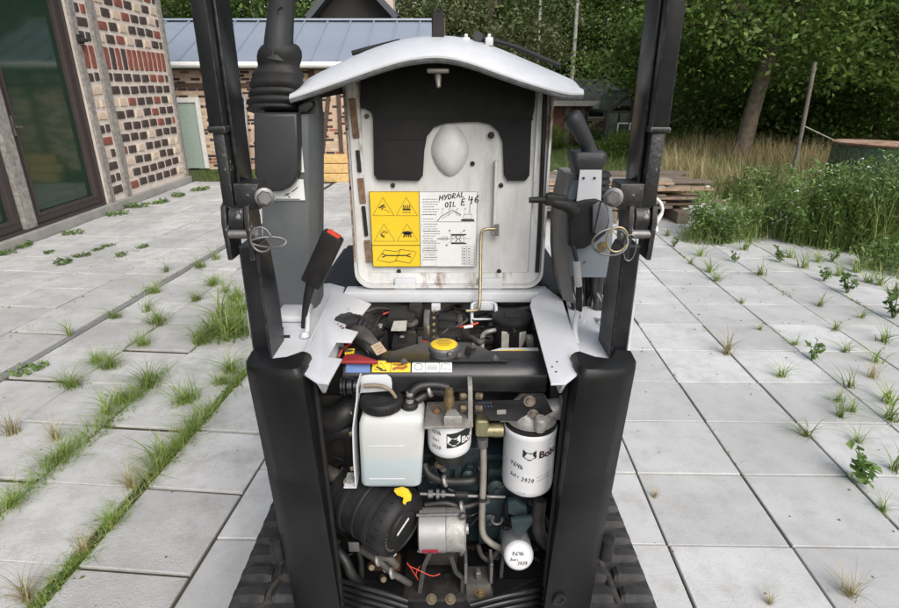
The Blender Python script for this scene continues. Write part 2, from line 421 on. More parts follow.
# ---- left house: brick wall, timbers, glazed doors
WX = -4.45; WY1 = 9.62
M['mortar'] = mat('pink_mortar', (.62, .55, .485), .9, var=.12, scale=9, bmp=.5, bscale=160, dirt=(.42, .37, .33), dirt_amt=.6, dirt_scale=3)
M['b_dark'] = mat('dark_brick', (.05, .036, .032), .7, var=.55, scale=14, bmp=.5, bscale=120)
M['b_red'] = mat('red_brick', (.2, .065, .045), .8, var=.35, scale=14, bmp=.5, bscale=120)
M['b_cream'] = mat('cream_brick', (.52, .42, .325), .8, var=.2, scale=14, bmp=.5, bscale=120)
M['timber'] = mat('weathered_timber', (.24, .225, .205), .85, var=.35, scale=22, bmp=.7, bscale=60, dirt=(.11, .10, .09), dirt_amt=.7, dirt_scale=14)
M['door_frame'] = mat('brown_door_paint', (.045, .034, .033), .45, var=.2, scale=20)
def glassmat(name, col):
    m, N, L, b = nodes(name); b.inputs['Base Color'].default_value = (*col, 1); b.inputs['Roughness'].default_value = .07
    b.inputs['Transmission Weight'].default_value = .8; b.inputs['IOR'].default_value = 1.5; b.inputs['Specular IOR Level'].default_value = .35
    w = tex(N, L, 2.2, 2); bump(N, L, b, w.outputs[0], .04, .02); return m
M['glass'] = glassmat('greenish_glass', (.07, .15, .10))
M['glass_c'] = glassmat('clear_greenhouse_glass', (.5, .58, .55)); M['glass_c'].node_tree.nodes['Principled BSDF'].inputs['Transmission Weight'].default_value = .9
house = empty('brick_house', (WX-1.5, 6.5, 0))
tag(house, 'house wall of dark, red and cream bricks with grey timbers and brown glazed doors', 'house')
yj = PX(112, 205, WX).y                                     # right side of the door timber
yd0, yd1 = PX(35, 228, WX).y, PX(100, 203, WX).y
TOPZ = 3.3
b = BM(); box(b, (WX-.35, yj-.1, 0), (WX, WY1, TOPZ)); obj('wall', b, M['mortar'], house)
b = BM(); box(b, (WX-3.5, WY1-.3, 0), (WX-.36, WY1-.02, TOPZ)); obj('wall', b, M['mortar'], house)
b = BM(); box(b, (WX-.3, -2.0, 2.75), (WX-.002, yj-.1, TOPZ)); obj('lintel', b, M['timber'], house)
b = BM(); box(b, (WX-.2, -2.0, -.02), (WX+.07, WY1+.03, .10), .01); obj('plinth', b, M['plinth'], house)
b = BM(); box(b, (WX-4.5, -2, .02), (WX-.3, yj-.12, .06)); obj('room_floor', b, M['plinth'], house)
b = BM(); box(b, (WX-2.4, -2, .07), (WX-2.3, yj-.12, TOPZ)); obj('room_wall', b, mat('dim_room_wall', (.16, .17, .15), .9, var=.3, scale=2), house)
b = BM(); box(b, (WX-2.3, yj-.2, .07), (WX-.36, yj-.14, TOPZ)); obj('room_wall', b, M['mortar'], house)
b = BM(); box(b, (WX-4.5, -2.2, TOPZ+.01), (WX+.3, WY1+.3, TOPZ+.12)); obj('eaves', b, M['timber'], house)
# timbers
ym = PX(127, 190, WX).y
for y0, w, nm in ((yj-.06, .12, 'door_post'), (ym-.07, .15, 'timber'), (WY1-.07, .10, 'timber')):
    b = BM(); n = 14; prev = None; secs = []
    for k in range(n+1):
        z = .10+(TOPZ-.1)*k/n; wob = random.uniform(-.012, .012); ww = w*random.uniform(.9, 1.1)
        secs.append([(WX-.03, y0+wob, z), (WX+.035, y0+wob+.008, z), (WX+.035, y0+ww+wob-.008, z), (WX-.03, y0+ww+wob, z)])
    loft(b, secs); obj(nm, b, M['timber'], house)
# bricks, one by one
CH, zb = .155, .16
brick_src = {}
def brick_mesh(w, h, key):
    k = (round(w, 3), round(h, 3), key, random.randrange(3))
    if k not in brick_src:
        b = BM(); d = .03
        q = [(0, -w/2, -h/2), (0, w/2, -h/2), (0, w/2, h/2), (0, -w/2, h/2)]
        jit = lambda: random.uniform(-.006, .006)
        fr = [(d, y*.9+jit(), z*.88+jit()) for _, y, z in q]
        a = [b.verts.new(p) for p in q]; f = [b.verts.new(p) for p in fr]; md = [b.verts.new((d*.6, p[1]*.99, p[2]*.98)) for p in q]
        for r0, r1 in ((a, md), (md, f)):
            for i in range(4): b.faces.new((r0[i], r0[(i+1) % 4], r1[(i+1) % 4], r1[i]))
        b.faces.new(f); bmesh.ops.recalc_face_normals(b, faces=b.faces)
        me = bpy.data.meshes.new('brick'); b.to_mesh(me); b.free(); me.materials.append(M[key]); brick_src[k] = me
    return brick_src[k]
nb = 0
panels = [(yj+.075, ym-.085), (ym+.095, WY1-.085)]
for row in range(20):
    if row == 10: hh, zz = .31, zb+row*CH+.155
    else: hh, zz = .10, zb+(row+(1 if row > 10 else 0))*CH+CH/2
    if zz > TOPZ-.1: break
    for pa, pb in panels:
        W = pb-pa
        if row == 10:
            n = max(1, round(W/.135)); step = W/n
            for k in range(n):
                share('brick', brick_mesh(step-.05, .27, 'b_red' if random.random() < .85 else 'b_dark'), (WX-.012, pa+step*(k+.5), zz), (random.gauss(0, .02), 0, 0), house); nb += 1
        else:
            n = max(1, round(W/.255)); step = W/n; off = (row % 2)*.5
            edges = sorted({pa} | {pa+step*(k+off) for k in range(n+1) if pa+.1 < pa+step*(k+off) < pb-.1} | {pb})
            for e0, e1 in zip(edges[:-1], edges[1:]):
                key = random.choices(['b_dark', 'b_red', 'b_cream'], [.62, .15, .23])[0]
                w = round((e1-e0-.05)*50)/50
                share('brick', brick_mesh(max(w, .05), hh, key), (WX-.012, (e0+e1)/2, zz+random.uniform(-.006, .006)), (random.gauss(0, .02), 0, 0), house); nb += 1
# glazed doors: two leaves in a brown frame, timber post between
def door_leaf(y0, y1):
    b = BM(); f = .11; x0, x1 = WX-.12, WX-.03; z0, z1 = .13, 2.7
    for lo, hi in (((x0, y0, z0), (x1, y0+f, z1)), ((x0, y1-f, z0), (x1, y1, z1)), ((x0, y0+f, z0), (x1, y1-f, z0+f)), ((x0, y0+f, z1-f), (x1, y1-f, z1))): box(b, lo, hi, .006)
    d = obj('glazed_door', b, M['door_frame'], house)
    b = BM()
    for lo, hi in (((x1, y0+f-.03, z0+f-.03), (x1+.012, y0+f, z1-f)), ((x1, y1-f, z0+f-.03), (x1+.012, y1-f+.03, z1-f)), ((x1, y0+f, z0+f-.03), (x1+.012, y1-f, z0+f))): box(b, lo, hi, .003)
    obj('glazing_bead', b, M['door_frame'], d)
    b = BM(); box(b, (x0+.03, y0+f, z0+f), (x0+.045, y1-f, z1-f)); obj('pane', b, M['glass'], d)
    b = BM(); box(b, (x1+.0, y0+f*.35, 1.05), (x1+.02, y0+f*.65, 1.25), .004); box(b, (x1+.02, y0+f*.45, 1.13), (x1+.05, y0+f*.55+.09, 1.15), .004); obj('handle', b, mat('door_handle_steel', (.3, .3, .3), .4, 1), d)
    return d
door_leaf(yd0+.05, yj-.14); door_leaf(yd0-1.55, yd0-.13); door_leaf(yd0-3.2, yd0-1.73)
b = BM(); box(b, (WX-.13, yj-.135, .1), (WX-.002, yj-.075, TOPZ-.6), .004); obj('door_jamb', b, M['door_frame'], house)
for y in (yd0-.04, yd0-1.64):
    b = BM(); box(b, (WX-.13, y-.085, .1), (WX+.012, y+.085, 2.749), .01); obj('door_post', b, M['timber'], house)
b = BM(); box(b, (WX-.2, yd0-3.3, .101), (WX+.02, yj-.14, .128), .004); obj('threshold', b, M['door_frame'], house)
b = BM(); q = P(70, 34, 7.2); yy = yj+.02
box(b, (WX+.03, yj-.03, 2.02), (WX+.10, yj+.09, 2.06), .006); box(b, (WX+.03, yj-.03, 2.0), (WX+.05, yj+.09, 2.1), .004); obj('door_hook', b, mat('black_iron', (.02, .02, .02), .6), house)
# broom standing inside the door
b = BM(); y = yj-.75; tube(b, [(WX-.5, y, .1), (WX-.42, y+.02, 1.3)], .016, 8); br = obj('broom', b, mat('mint_handle', (.25, .5, .4), .5), None, 40)
tag(br, 'mint green broom standing inside behind the glass door', 'broom')
b = BM(); box(b, (WX-.54, y-.16, .07), (WX-.46, y+.16, .14), .01); obj('broom_head', b, mat('broom_bristles', (.05, .12, .09), .9, var=.4, scale=60), br)

# ---- low outbuilding behind: brick infill between timbers, standing-seam metal roof
def cordbrick():
    m, N, L, b = nodes('small_brick_infill')
    tc = N.new('ShaderNodeTexCoord'); mp = N.new('ShaderNodeMapping'); mp.inputs['Rotation'].default_value = (R(90), 0, 0); L.new(tc.outputs['Object'], mp.inputs[0])
    br = N.new('ShaderNodeTexBrick'); br.inputs['Scale'].default_value = 1; br.inputs['Brick Width'].default_value = .19; br.inputs['Row Height'].default_value = .062
    br.inputs['Mortar Size'].default_value = .009; br.inputs['Color1'].default_value = (0, 0, 0, 1); br.inputs['Color2'].default_value = (1, 1, 1, 1); br.inputs['Mortar'].default_value = (.6, .6, .6, 1)
    L.new(mp.outputs[0], br.inputs['Vector'])
    c = ramp(N, L, br.outputs['Color'], [(.0, (.05, .03, .025)), (.3, (.07, .04, .03)), (.36, (.3, .11, .06)), (.44, (.48, .34, .24)), (.8, (.58, .44, .32))])
    c.color_ramp.interpolation = 'CONSTANT'
    L.new(mix(N, L, br.outputs['Fac'], c.outputs[0], (.46, .37, .3)), b.inputs['Base Color']); b.inputs['Roughness'].default_value = .9
    inv = N.new('ShaderNodeMath'); inv.operation = 'SUBTRACT'; inv.inputs[0].default_value = 1; L.new(br.outputs['Fac'], inv.inputs[1]); bump(N, L, b, inv.outputs[0], .8, .02); return m
M['infill'] = cordbrick()
M['dk_timber'] = mat('brown_timber', (.075, .048, .035), .8, var=.3, scale=20, bmp=.5, bscale=60)
M['zinc'] = mat('blue_grey_sheet_metal', (.34, .385, .45), .42, .5, var=.06, scale=3, dirt=(.28, .32, .38), dirt_amt=.5, dirt_scale=1.4)
M['white_trim'] = mat('white_trim', (.72, .72, .70), .55, var=.06, dirt=(.45, .44, .4), dirt_amt=.4)
SY, SX0, SX1 = 11.5, -8.2, -.35
shed = empty('outbuilding', (-4, SY+1.5, 0)); tag(shed, 'low brick outbuilding with pale blue standing-seam metal roof', 'outbuilding')
b = BM(); box(b, (SX0, SY, -.05), (SX1, SY+.2, 1.9)); obj('wall', b, M['infill'], shed)
b = BM(); box(b, (SX1-.2, SY+.21, -.05), (SX1, SY+3.2, 1.9)); obj('wall', b, M['infill'], shed)
b = BM(); prism(b, [(SX1-.15, SY, 1.905), (SX1-.15, SY+1.75, 2.72), (SX1-.15, SY+3.4, 1.905)], (.1, 0, 0)); obj('gable', b, M['dk_timber'], shed)
for x, w in ((-7.2, .14), (-5.75, .12), (-4.55, .14), (-3.35, .13), (-2.62, .12), (-1.0, .14)):
    b = BM(); box(b, (x-w/2, SY-.03, -.05), (x+w/2, SY-.002, 1.9), .006); obj('post', b, M['dk_timber'], shed)
def sh(px, py): v = P(px, py, SY); return v
for (p, q) in (((330, 84), (322, 160)), ((338, 84), (342, 160)), ((348, 84), (352, 160))):
    b = BM(); bar(b, sh(*p)+Vector((0, -.02, 0)), sh(*q)+Vector((0, -.02, 0)), .075, .035, (0, 1, 0)); obj('brace', b, M['dk_timber'], shed)
b = BM(); box(b, (SX0, SY-.05, 1.5), (SX1, SY-.034, 1.57)); obj('rail', b, M['dk_timber'], shed)
b = BM(); box(b, (SX0, SY-.052, 1.80), (SX1, SY-.034, 1.9)); obj('rail', b, M['dk_timber'], shed)
# roof
EY, RY, EZ, RZ = SY-.28, SY+1.75, 1.93, 2.80
n = 17; xs = np.linspace(SX0-.2, SX1+.22, n+1)
b = BM(); face(b, [(xs[0], EY, EZ-.03), (xs[-1], EY, EZ-.03), (xs[-1], RY, RZ-.03), (xs[0], RY, RZ-.03)]); face(b, [(xs[0], RY, RZ-.03), (xs[-1], RY, RZ-.03), (xs[-1], RY+1.9, EZ), (xs[0], RY+1.9, EZ)])
roof = obj('roof', b, M['zinc'], shed)
for k in range(n):
    b = BM(); x0, x1 = xs[k]+.012, xs[k+1]-.012; d = random.uniform(-.004, .004)
    prism(b, [(x0, EY, EZ-.015), (x1, EY, EZ-.015+d), (x1, RY, RZ-.015+d), (x0, RY, RZ-.015)], (0, 0, .014)); obj('roof_panel', b, M['zinc'], roof)
    if k: 
        b = BM(); bar(b, (xs[k], EY, EZ+.012), (xs[k], RY, RZ+.012), .026, .05); obj('seam', b, M['zinc'], roof)
b = BM(); bar(b, (xs[0], RY, RZ+.02), (xs[-1]+.02, RY, RZ+.02), .2, .035); obj('ridge_cap', b, M['zinc'], roof)
b = BM(); bar(b, (xs[-1]+.02, EY, EZ+.01), (xs[-1]+.02, RY, RZ+.01), .05, .09); obj('verge_board', b, M['dk_timber'], roof)
b = BM(); tube(b, [(xs[0], EY-.06, EZ-.05), (xs[-1], EY-.06, EZ-.05)], .055, 10); obj('gutter', b, M['white_trim'], roof)
b = BM(); box(b, (xs[0], EY+.0, EZ-.11), (xs[-1], EY+.03, EZ-.04)); obj('fascia', b, M['white_trim'], roof)
# door
dx0, dx1 = P(172, 130, SY).x, P(205, 130, SY).x
b = BM(); box(b, (dx0, SY-.06, -.02), (dx1-.08, SY-.036, 1.22)); d = obj('door', b, mat('pale_green_door', (.34, .42, .37), .6, var=.1), shed)
b = BM(); box(b, (dx1-.08, SY-.09, -.02), (dx1, SY-.036, 1.31), .005); box(b, (dx0-.08, SY-.09, 1.22), (dx1-.08, SY-.036, 1.31), .005); box(b, (dx0-.08, SY-.09, -.02), (dx0, SY-.036, 1.22), .005); obj('door_frame', b, M['white_trim'], d)
# solar panel against its wall
def cells():
    m, N, L, b = nodes('blue_solar_cells'); tc = N.new('ShaderNodeTexCoord'); mp = N.new('ShaderNodeMapping'); mp.inputs['Rotation'].default_value = (R(90), 0, 0); L.new(tc.outputs['Object'], mp.inputs[0])
    br = N.new('ShaderNodeTexBrick'); br.offset = 0; br.inputs['Scale'].default_value = 1; br.inputs['Brick Width'].default_value = .12; br.inputs['Row Height'].default_value = .12; br.inputs['Mortar Size'].default_value = .006
    br.inputs['Color1'].default_value = (.012, .018, .06, 1); br.inputs['Color2'].default_value = (.016, .024, .075, 1); br.inputs['Mortar'].default_value = (.2, .24, .32, 1)
    L.new(mp.outputs[0], br.inputs[0]); L.new(br.outputs[0], b.inputs['Base Color']); b.inputs['Roughness'].default_value = .15; return m
a, c_ = P(229, 95, SY-.25), P(251, 166, SY-.25)
b = BM(); prism(b, [(a.x, SY-.32, .12), (c_.x, SY-.32, .12), (c_.x, SY-.10, 1.33), (a.x, SY-.10, 1.33)], (0, .03, .005)); sp = obj('solar_panel', b, cells())
tag(sp, 'dark blue gridded solar panel leaning on the outbuilding wall', 'solar panel')
b = BM()
for p, q in (((a.x, SY-.325, .11), (c_.x, SY-.325, .11)), ((a.x, SY-.105, 1.33), (c_.x, SY-.105, 1.33)), ((a.x, SY-.325, .11), (a.x, SY-.105, 1.33)), ((c_.x, SY-.325, .11), (c_.x, SY-.105, 1.33))): bar(b, p, q, .03, .04)
obj('panel_frame', b, mat('aluminium', (.5, .5, .5), .4, .8), sp)

# ---- timber gable and chimney of a house behind the outbuilding
gh = empty('timber_house', (-2.5, 17, 0)); tag(gh, 'dark timber gable with beige chimney rising behind the metal roof', 'house')
gc = P(353, 5, 15.6); g0, g1 = P(322, 14, 15.6), P(386, 14, 15.6)
hw = (g1.x-g0.x)/2*1.1; ap = g0.z+hw*1.0
b = BM(); prism(b, [(gc.x-hw, 15.8, 0), (gc.x+hw, 15.8, 0), (gc.x+hw, 15.8, ap-hw), (gc.x, 15.8, ap), (gc.x-hw, 15.8, ap-hw)], (0, 4, 0)); obj('wall', b, mat('black_timber', (.02, .016, .013), .8, var=.3), gh)
for sg in (-1, 1):
    b = BM(); bar(b, (gc.x, 17.6, ap+.12), (gc.x+sg*(hw+.22), 17.6, ap+.12-(hw+.22)), 4.6, .14, (0, 0, 1)); obj('roof', b, mat('slate_roof', (.05, .055, .065), .6, var=.2), gh)
c0, c1 = P(374, 8, 16.2), P(394, 8, 16.2)
b = BM(); box(b, (c0.x, 16.0, 2), (c1.x, 16.6, 4.4), .01); ch = obj('chimney', b, mat('beige_render', (.46, .40, .33), .9, var=.12), gh)
b = BM(); box(b, (c0.x-.06, 15.94, 4.4), (c1.x+.06, 16.66, 4.5), .01); obj('chimney_cap', b, M['plinth'], ch)

# ---- house and greenhouse on the right, behind the lawn
fh = empty('far_house', (4, 19, 0)); tag(fh, 'low brick and timber house with dark roof behind the lawn', 'house')
HY = 17.0; hx0, hx1 = P(500, 130, HY).x, P(612, 130, HY).x; ez = P(580, 103, HY).z; rz = P(580, 82, HY+1.8).z
b = BM(); box(b, (hx0, HY, -.05), (hx1, HY+.25, ez+.05)); obj('wall', b, mat('reddish_boards', (.2, .1, .075), .85, var=.35, scale=5, bmp=.4, bscale=30), fh)
b = BM(); box(b, (hx1-.25, HY+.251, -.05), (hx1, HY+4, ez+.05)); obj('wall', b, M['infill'], fh)
q0, q1 = P(592, 130, HY), P(608, 130, HY)
b = BM(); box(b, (P(583, 130, HY).x, HY-.04, -.05), (hx1+.01, HY-.002, ez)); obj('brick_panel', b, M['infill'], fh)
for px in (567, 583, 606):
    x = P(px, 120, HY).x; b = BM(); box(b, (x-.08, HY-.08, -.05), (x+.08, HY-.041, ez)); obj('post', b, M['timber'], fh)
b = BM(); w0, w1 = P(587, 108, HY), P(604, 118, HY); box(b, (w0.x, HY-.09, w1.z), (w1.x, HY-.045, w0.z)); w = obj('window', b, M['white_trim'], fh)
b = BM(); box(b, (w0.x+.05, HY-.1, w1.z+.05), (w1.x-.05, HY-.091, w0.z-.05)); obj('pane', b, M['glass'], w)
b = BM(); prism(b, [(hx0-.4, HY-.5, ez), (hx1+.35, HY-.5, ez), (hx1+.35, HY+2.4, rz), (hx0-.4, HY+2.4, rz)], (0, 0, .1)); prism(b, [(hx0-.4, HY+2.41, rz), (hx1+.35, HY+2.41, rz), (hx1+.35, HY+5, ez), (hx0-.4, HY+5, ez)], (0, 0, .1)); obj('roof', b, mat('dark_felt_roof', (.04, .042, .046), .85, var=.15, scale=6), fh)
b = BM(); box(b, (hx0-.4, HY-.54, ez-.06), (hx1+.35, HY-.505, ez+.08)); obj('fascia', b, M['plinth'], fh)
GYY = 14.6; gr = empty('greenhouse', (4, GYY+1, 0)); tag(gr, 'small dark-framed glass greenhouse by the hedge', 'greenhouse')
gl, gr_, gt = P(607, 118, GYY), P(650, 118, GYY), P(634, 92, GYY)
mfr = mat('dark_frame', (.03, .032, .035), .5); eav = P(607, 112, GYY).z
corners = [(gl.x, eav), (gt.x, gt.z), (2*gt.x-gl.x, eav)]
for yy in (GYY, GYY+2.2):
    b = BM()
    for (xa, za), (xb, zb_) in zip(corners[:-1], corners[1:]): bar(b, (xa, yy, za), (xb, yy, zb_), .06, .08, (0, 1, 0))
    for xx, zz in ((corners[0][0], eav), (corners[2][0], eav), (gt.x, gt.z)): bar(b, (xx, yy, 0), (xx, yy, zz), .06, .06)
    bar(b, (gl.x, yy, eav), (corners[2][0], yy, eav), .04, .05); obj('gable_frame', b, mfr, gr)
for (xa, za) in corners:
    b = BM(); bar(b, (xa, GYY, za), (xa, GYY+2.2, za), .06, .06); obj('rail', b, mfr, gr)
for (xa, za), (xb, zb_) in zip(corners[:-1], corners[1:]):
    for k in range(3):
        y0, y1 = GYY+2.2*k/3+.02, GYY+2.2*(k+1)/3-.02
        b = BM(); prism(b, [(xa, y0, za), (xb, y0, zb_), (xb, y1, zb_), (xa, y1, za)], (0, 0, .008)); obj('roof_pane', b, M['glass_c'], gr)
for k in range(4):
    x0 = gl.x+(corners[2][0]-gl.x)*k/4+.02; x1 = gl.x+(corners[2][0]-gl.x)*(k+1)/4-.02
    b = BM(); box(b, (x0, GYY+.01, .1), (x1, GYY+.02, eav-.03)); obj('pane', b, M['glass_c'], gr)
for sg in (-1, 1):
    b = BM(); bar(b, (gt.x-sg*.3, GYY-.05, gt.z-.12), (gt.x+sg*.3, GYY-.05, gt.z+.16), .035, .05, (0, 1, 0)); obj('crossed_bargeboard', b, M['timber'], gr)
for px in (617, 629):
    x = P(px, 130, GYY).x; b = BM(); bar(b, (x, GYY-.04, 0), (x, GYY-.04, P(617, 123, GYY).z), .03, .03); bar(b, (x, GYY-.04, P(617, 123, GYY).z), (x+.25, GYY-.04, P(617, 123, GYY).z), .03, .03); obj('white_rail', b, M['white_trim'], gr)

# ---- timber stacks, sack, pole, mesh bin
wood_m = [mat('old_plank_%d' % k, c, .85, var=.3, scale=12, bmp=.5, bscale=70) for k, c in enumerate([(.27, .19, .13), (.2, .15, .11), (.32, .225, .145), (.14, .11, .085), (.24, .21, .175)])]
lp = empty('plank_pile', (2.4, 6.9, 0)); tag(lp, 'pile of weathered brown planks on a pallet beyond the right post', 'plank pile')
pa = [(-.3, 6.75), (2.95, 7.0)]
for k in range(3):
    b = BM(); x = 1.0+k*.85; box(b, (x, 6.55, 0), (x+.14, 7.5, .14), .004); obj('bearer', b, wood_m[3], lp)
z = .145
for lay in range(8):
    for k in range(4):
        L_ = random.uniform(2.2, 2.9); x0 = random.uniform(.2, .55); y0 = 6.52+k*.22+random.uniform(-.03, .03)+(lay*.012)
        h = random.uniform(.022, .034); b = BM()
        Mx = Matrix.Translation((x0, y0, z)) @ Matrix.Rotation(random.gauss(.03, .02), 4, 'Z') @ Matrix.Rotation(random.gauss(0, .006), 4, 'Y')
        box(b, (0, 0, 0), (L_, random.uniform(.14, .2), h), .003, 1, Mx); obj('plank', b, random.choice(wood_m), lp)
    z += .043
sk = BM(); c0 = PZ(551, 196, 0); lathe(sk, [(0, 0), (.2, 0), (.24, .08), (.2, .2), (.13, .3), (.05, .36), (0, .37)], frame((c0.x+.05, c0.y, .0), (.05, .02, 1)), 18)
for v in sk.verts: v.co += Vector((random.gauss(0, .014), random.gauss(0, .014), random.gauss(0, .01)))
tag(obj('sack', sk, mat('white_sack', (.62, .63, .65), .6, var=.08, scale=8), None, 60), 'crumpled white sack on the paving right of the hood', 'sack')
for k, (px, py, L_) in enumerate(((560, 198, 1.5), (575, 203, 1.1))):
    c0 = PZ(px, py); b = BM(); Mx = Matrix.Translation((c0.x-.3, c0.y, 0)) @ Matrix.Rotation(.1-.25*k, 4, 'Z'); box(b, (0, 0, .002), (L_, .12, .035), .003, 1, Mx)
    tag(obj('loose_plank', b, wood_m[k]), ['long loose brown plank lying flat by the white sack', 'short loose brown plank lying nearer than the sack'][k], 'plank')
tb = empty('timber_stack', (-2.1, 9.9, 0)); tag(tb, 'stack of pale yellow squared timbers on grass by the outbuilding', 'timber stack')
ym_ = mat('fresh_yellow_timber', (.5, .34, .14), .75, var=.2, scale=18)
y_t = PZ(335, 186).y+.45; xa, xb = P(315, 175, y_t).x, P(352, 175, y_t).x
for k, (zz, yy) in enumerate(((.0, 0), (.0, .17), (.15, .02), (.15, .18), (.30, .1))):
    b = BM(); bar(b, (xa-.2+random.uniform(-.1, .1), y_t+yy, zz+.07), (xb+random.uniform(0, .2), y_t+yy+.04, zz+.07), .15, .14, bev=.008); obj('timber', b, ym_, tb)
p0, p1 = PZ(788, 196), P(815, 62, PZ(788, 196).y)
b = BM(); tube(b, [p0-Vector((0, 0, .1)), (p0+p1)/2+Vector((.01, 0, 0)), p1], .027, 9); po = obj('pole', b, mat('dark_weathered_pole', (.12, .105, .09), .9, var=.3, scale=20), None, 50); tag(po, 'leaning grey fence pole standing in the tall dry grass', 'pole')
b = BM(); a = p0+(p1-p0)*.55; tube(b, [a, a+Vector((.7, .05, -.28))], .009, 8); obj('strut', b, M['timber'], po)
def meshmat():
    m, N, L, b = nodes('green_shade_net'); b.inputs['Base Color'].default_value = (.014, .055, .03, 1); b.inputs['Roughness'].default_value = .7
    tc = N.new('ShaderNodeTexCoord'); v = N.new('ShaderNodeTexVoronoi'); v.inputs['Scale'].default_value = 55; L.new(tc.outputs['Object'], v.inputs[0])
    r = ramp(N, L, v.outputs[0], [(.3, (1, 1, 1)), (.5, (.55, .55, .55))]); L.new(r.outputs[0], b.inputs['Alpha']); return m
bc = PZ(868, 240); bc = Vector((P(838, 150, 6.9).x+.56, 6.9, 0)); zt = P(850, 149, 6.5).z
b = BM(); lathe(b, [(.54, .0), (.55, zt*.5), (.54, zt)], frame(bc, (0, 0, 1)), 40)
fs = [f for f in b.faces if len(f.verts) > 4]; bmesh.ops.delete(b, geom=fs, context='FACES_ONLY'); bn = obj('compost_bin', b, meshmat(), None, 60)
tag(bn, 'round bin wrapped in green mesh with rusty orange rim among weeds', 'bin')
b = BM(); lathe(b, [(.0, zt-.03), (.45, zt-.02), (.55, zt), (.565, zt+.02), (.53, zt+.035), (0, zt+.04)], frame(bc, (.03, .02, 1)), 40); obj('rim', b, mat('rusty_orange', (.27, .16, .10), .8, var=.4, scale=6, dirt=(.5, .42, .36), dirt_amt=.8, dirt_scale=5), bn, 40)
# ================================================================== VEGETATION
M['leaf_dark'] = leafmat('dark_leaves', [(0, (0.054, 0.097, 0.022)), (.5, (0.101, 0.171, 0.039)), (.9, (0.155, 0.240, 0.056)), (1, (0.248, 0.310, 0.093))], .42)
M['leaf_mid'] = leafmat('mid_leaves', [(0, (0.064, 0.115, 0.023)), (.5, (0.115, 0.194, 0.039)), (.85, (0.179, 0.266, 0.061)), (1, (0.287, 0.338, 0.101))], .42)
M['leaf_grey'] = leafmat('willow_leaves', [(0, (0.083, 0.110, 0.039)), (.6, (0.145, 0.179, 0.067)), (1, (0.262, 0.283, 0.124))], .42)
M['grass'] = leafmat('grass_blades', [(0, (.11, .185, .032)), (.5, (.18, .28, .055)), (.82, (.28, .35, .095)), (1, (.5, .43, .22))], .3)
M['lawn'] = leafmat('lawn_blades', [(0, (.06, .10, .018)), (.7, (.10, .15, .03)), (1, (.2, .21, .07))], .3)
M['dry'] = leafmat('dry_meadow_grass', [(0, (.14, .16, .045)), (.35, (.3, .25, .11)), (.75, (.46, .37, .2)), (1, (.56, .48, .3))], .3)
M['weed'] = leafmat('weed_leaves', [(0, (.075, .14, .03)), (.6, (.125, .21, .052)), (1, (.22, .3, .1))], .3)
M['bark'] = mat('grey_brown_bark', (.11, .088, .065), .9, var=.4, scale=12, bmp=.9, bscale=25)
M['birch'] = mat('pale_birch_bark', (.4, .39, .36), .85, var=.25, scale=9, dirt=(.06, .055, .05), dirt_amt=.9, dirt_scale=7)
M['petal'] = mat('white_petals', (.75, .76, .72), .7)

def leaves(centers, size, flat=.0, up=.35, asp=.55):
    """one diamond leaf per centre, folded along its middle"""
    n = len(centers); d = rng.normal(size=(n, 3)); d /= np.linalg.norm(d, axis=1)[:, None]
    nn = rng.normal(size=(n, 3)); nn[:, 2] = np.abs(nn[:, 2])+up; nn /= np.linalg.norm(nn, axis=1)[:, None]
    t = np.cross(d, nn); t /= np.linalg.norm(t, axis=1)[:, None]; d = np.cross(nn, t)
    s = (size*rng.uniform(.6, 1.35, n))[:, None]
    V = np.stack([centers-d*s*.5, centers+t*s*asp*.5+nn*s*.08, centers+d*s*.5-nn*s*.06, centers-t*s*asp*.5+nn*s*.08], 1).reshape(-1, 3)
    return V, np.arange(4*n).reshape(-1, 4)
def crown_pts(n, rx, ry, rz, clumps, cs, shell=.5, droop=0.0):
    d = rng.normal(size=(clumps, 3)); d /= np.linalg.norm(d, axis=1)[:, None]
    r = (shell+(1-shell)*rng.random(clumps)**.6)[:, None]; wob = 1+.22*np.sin(d[:, :1]*5+d[:, 1:2]*4+d[:, 2:]*6)
    c = d*r*wob*np.array([rx, ry, rz])
    k = rng.integers(0, clumps, n); s = (cs*rng.uniform(.5, 1.3, clumps))[k][:, None]
    p = c[k]+rng.normal(size=(n, 3))*s*np.array([1, 1, .62]); p[:, 2] -= droop*np.hypot(p[:, 0], p[:, 1])
    return p
def trunk_bm(h, r, limbs, rx, rz, lean=(0, 0), zc=None):
    b = BM(); top = Vector((lean[0], lean[1], h))
    tube(b, [(0, 0, -.1), (lean[0]*.3+.03, lean[1]*.3, h*.33), (lean[0]*.65-.03, lean[1]*.65, h*.66), top], [r*1.25, r, r*.8, r*.45], 9, k=4)
    for i in range(limbs):
        a = 2*math.pi*i/limbs+random.uniform(-.4, .4); f = random.uniform(.45, .95); s = Vector((lean[0]*f, lean[1]*f, h*f)); q = rx*random.uniform(.45, .8)
        e = s+Vector((math.cos(a)*q, math.sin(a)*q, rz*random.uniform(.2, .7))); m_ = (s+e)/2+Vector((0, 0, .12*q))
        tube(b, [s, m_, e], [r*.42, r*.28, r*.1], 6, k=3)
    return b
crowns = {}
def crown_src(key, n, rx, rz, clumps, cs, leaf, m, shell=.45, droop=0.0):
    p = crown_pts(n, rx, rx, rz, clumps, cs, shell, droop); V, Fc = leaves(p, leaf)
    me = bpy.data.meshes.new('crown'); o = obj_np('crown', V, Fc, m); me = o.data; bpy.data.objects.remove(o); crowns[key] = me
crown_src('dense_a', 34000, 2.5, 3.0, 170, .40, .125, M['leaf_dark'])
crown_src('dense_b', 34000, 2.6, 3.1, 150, .45, .13, M['leaf_dark'], .4)
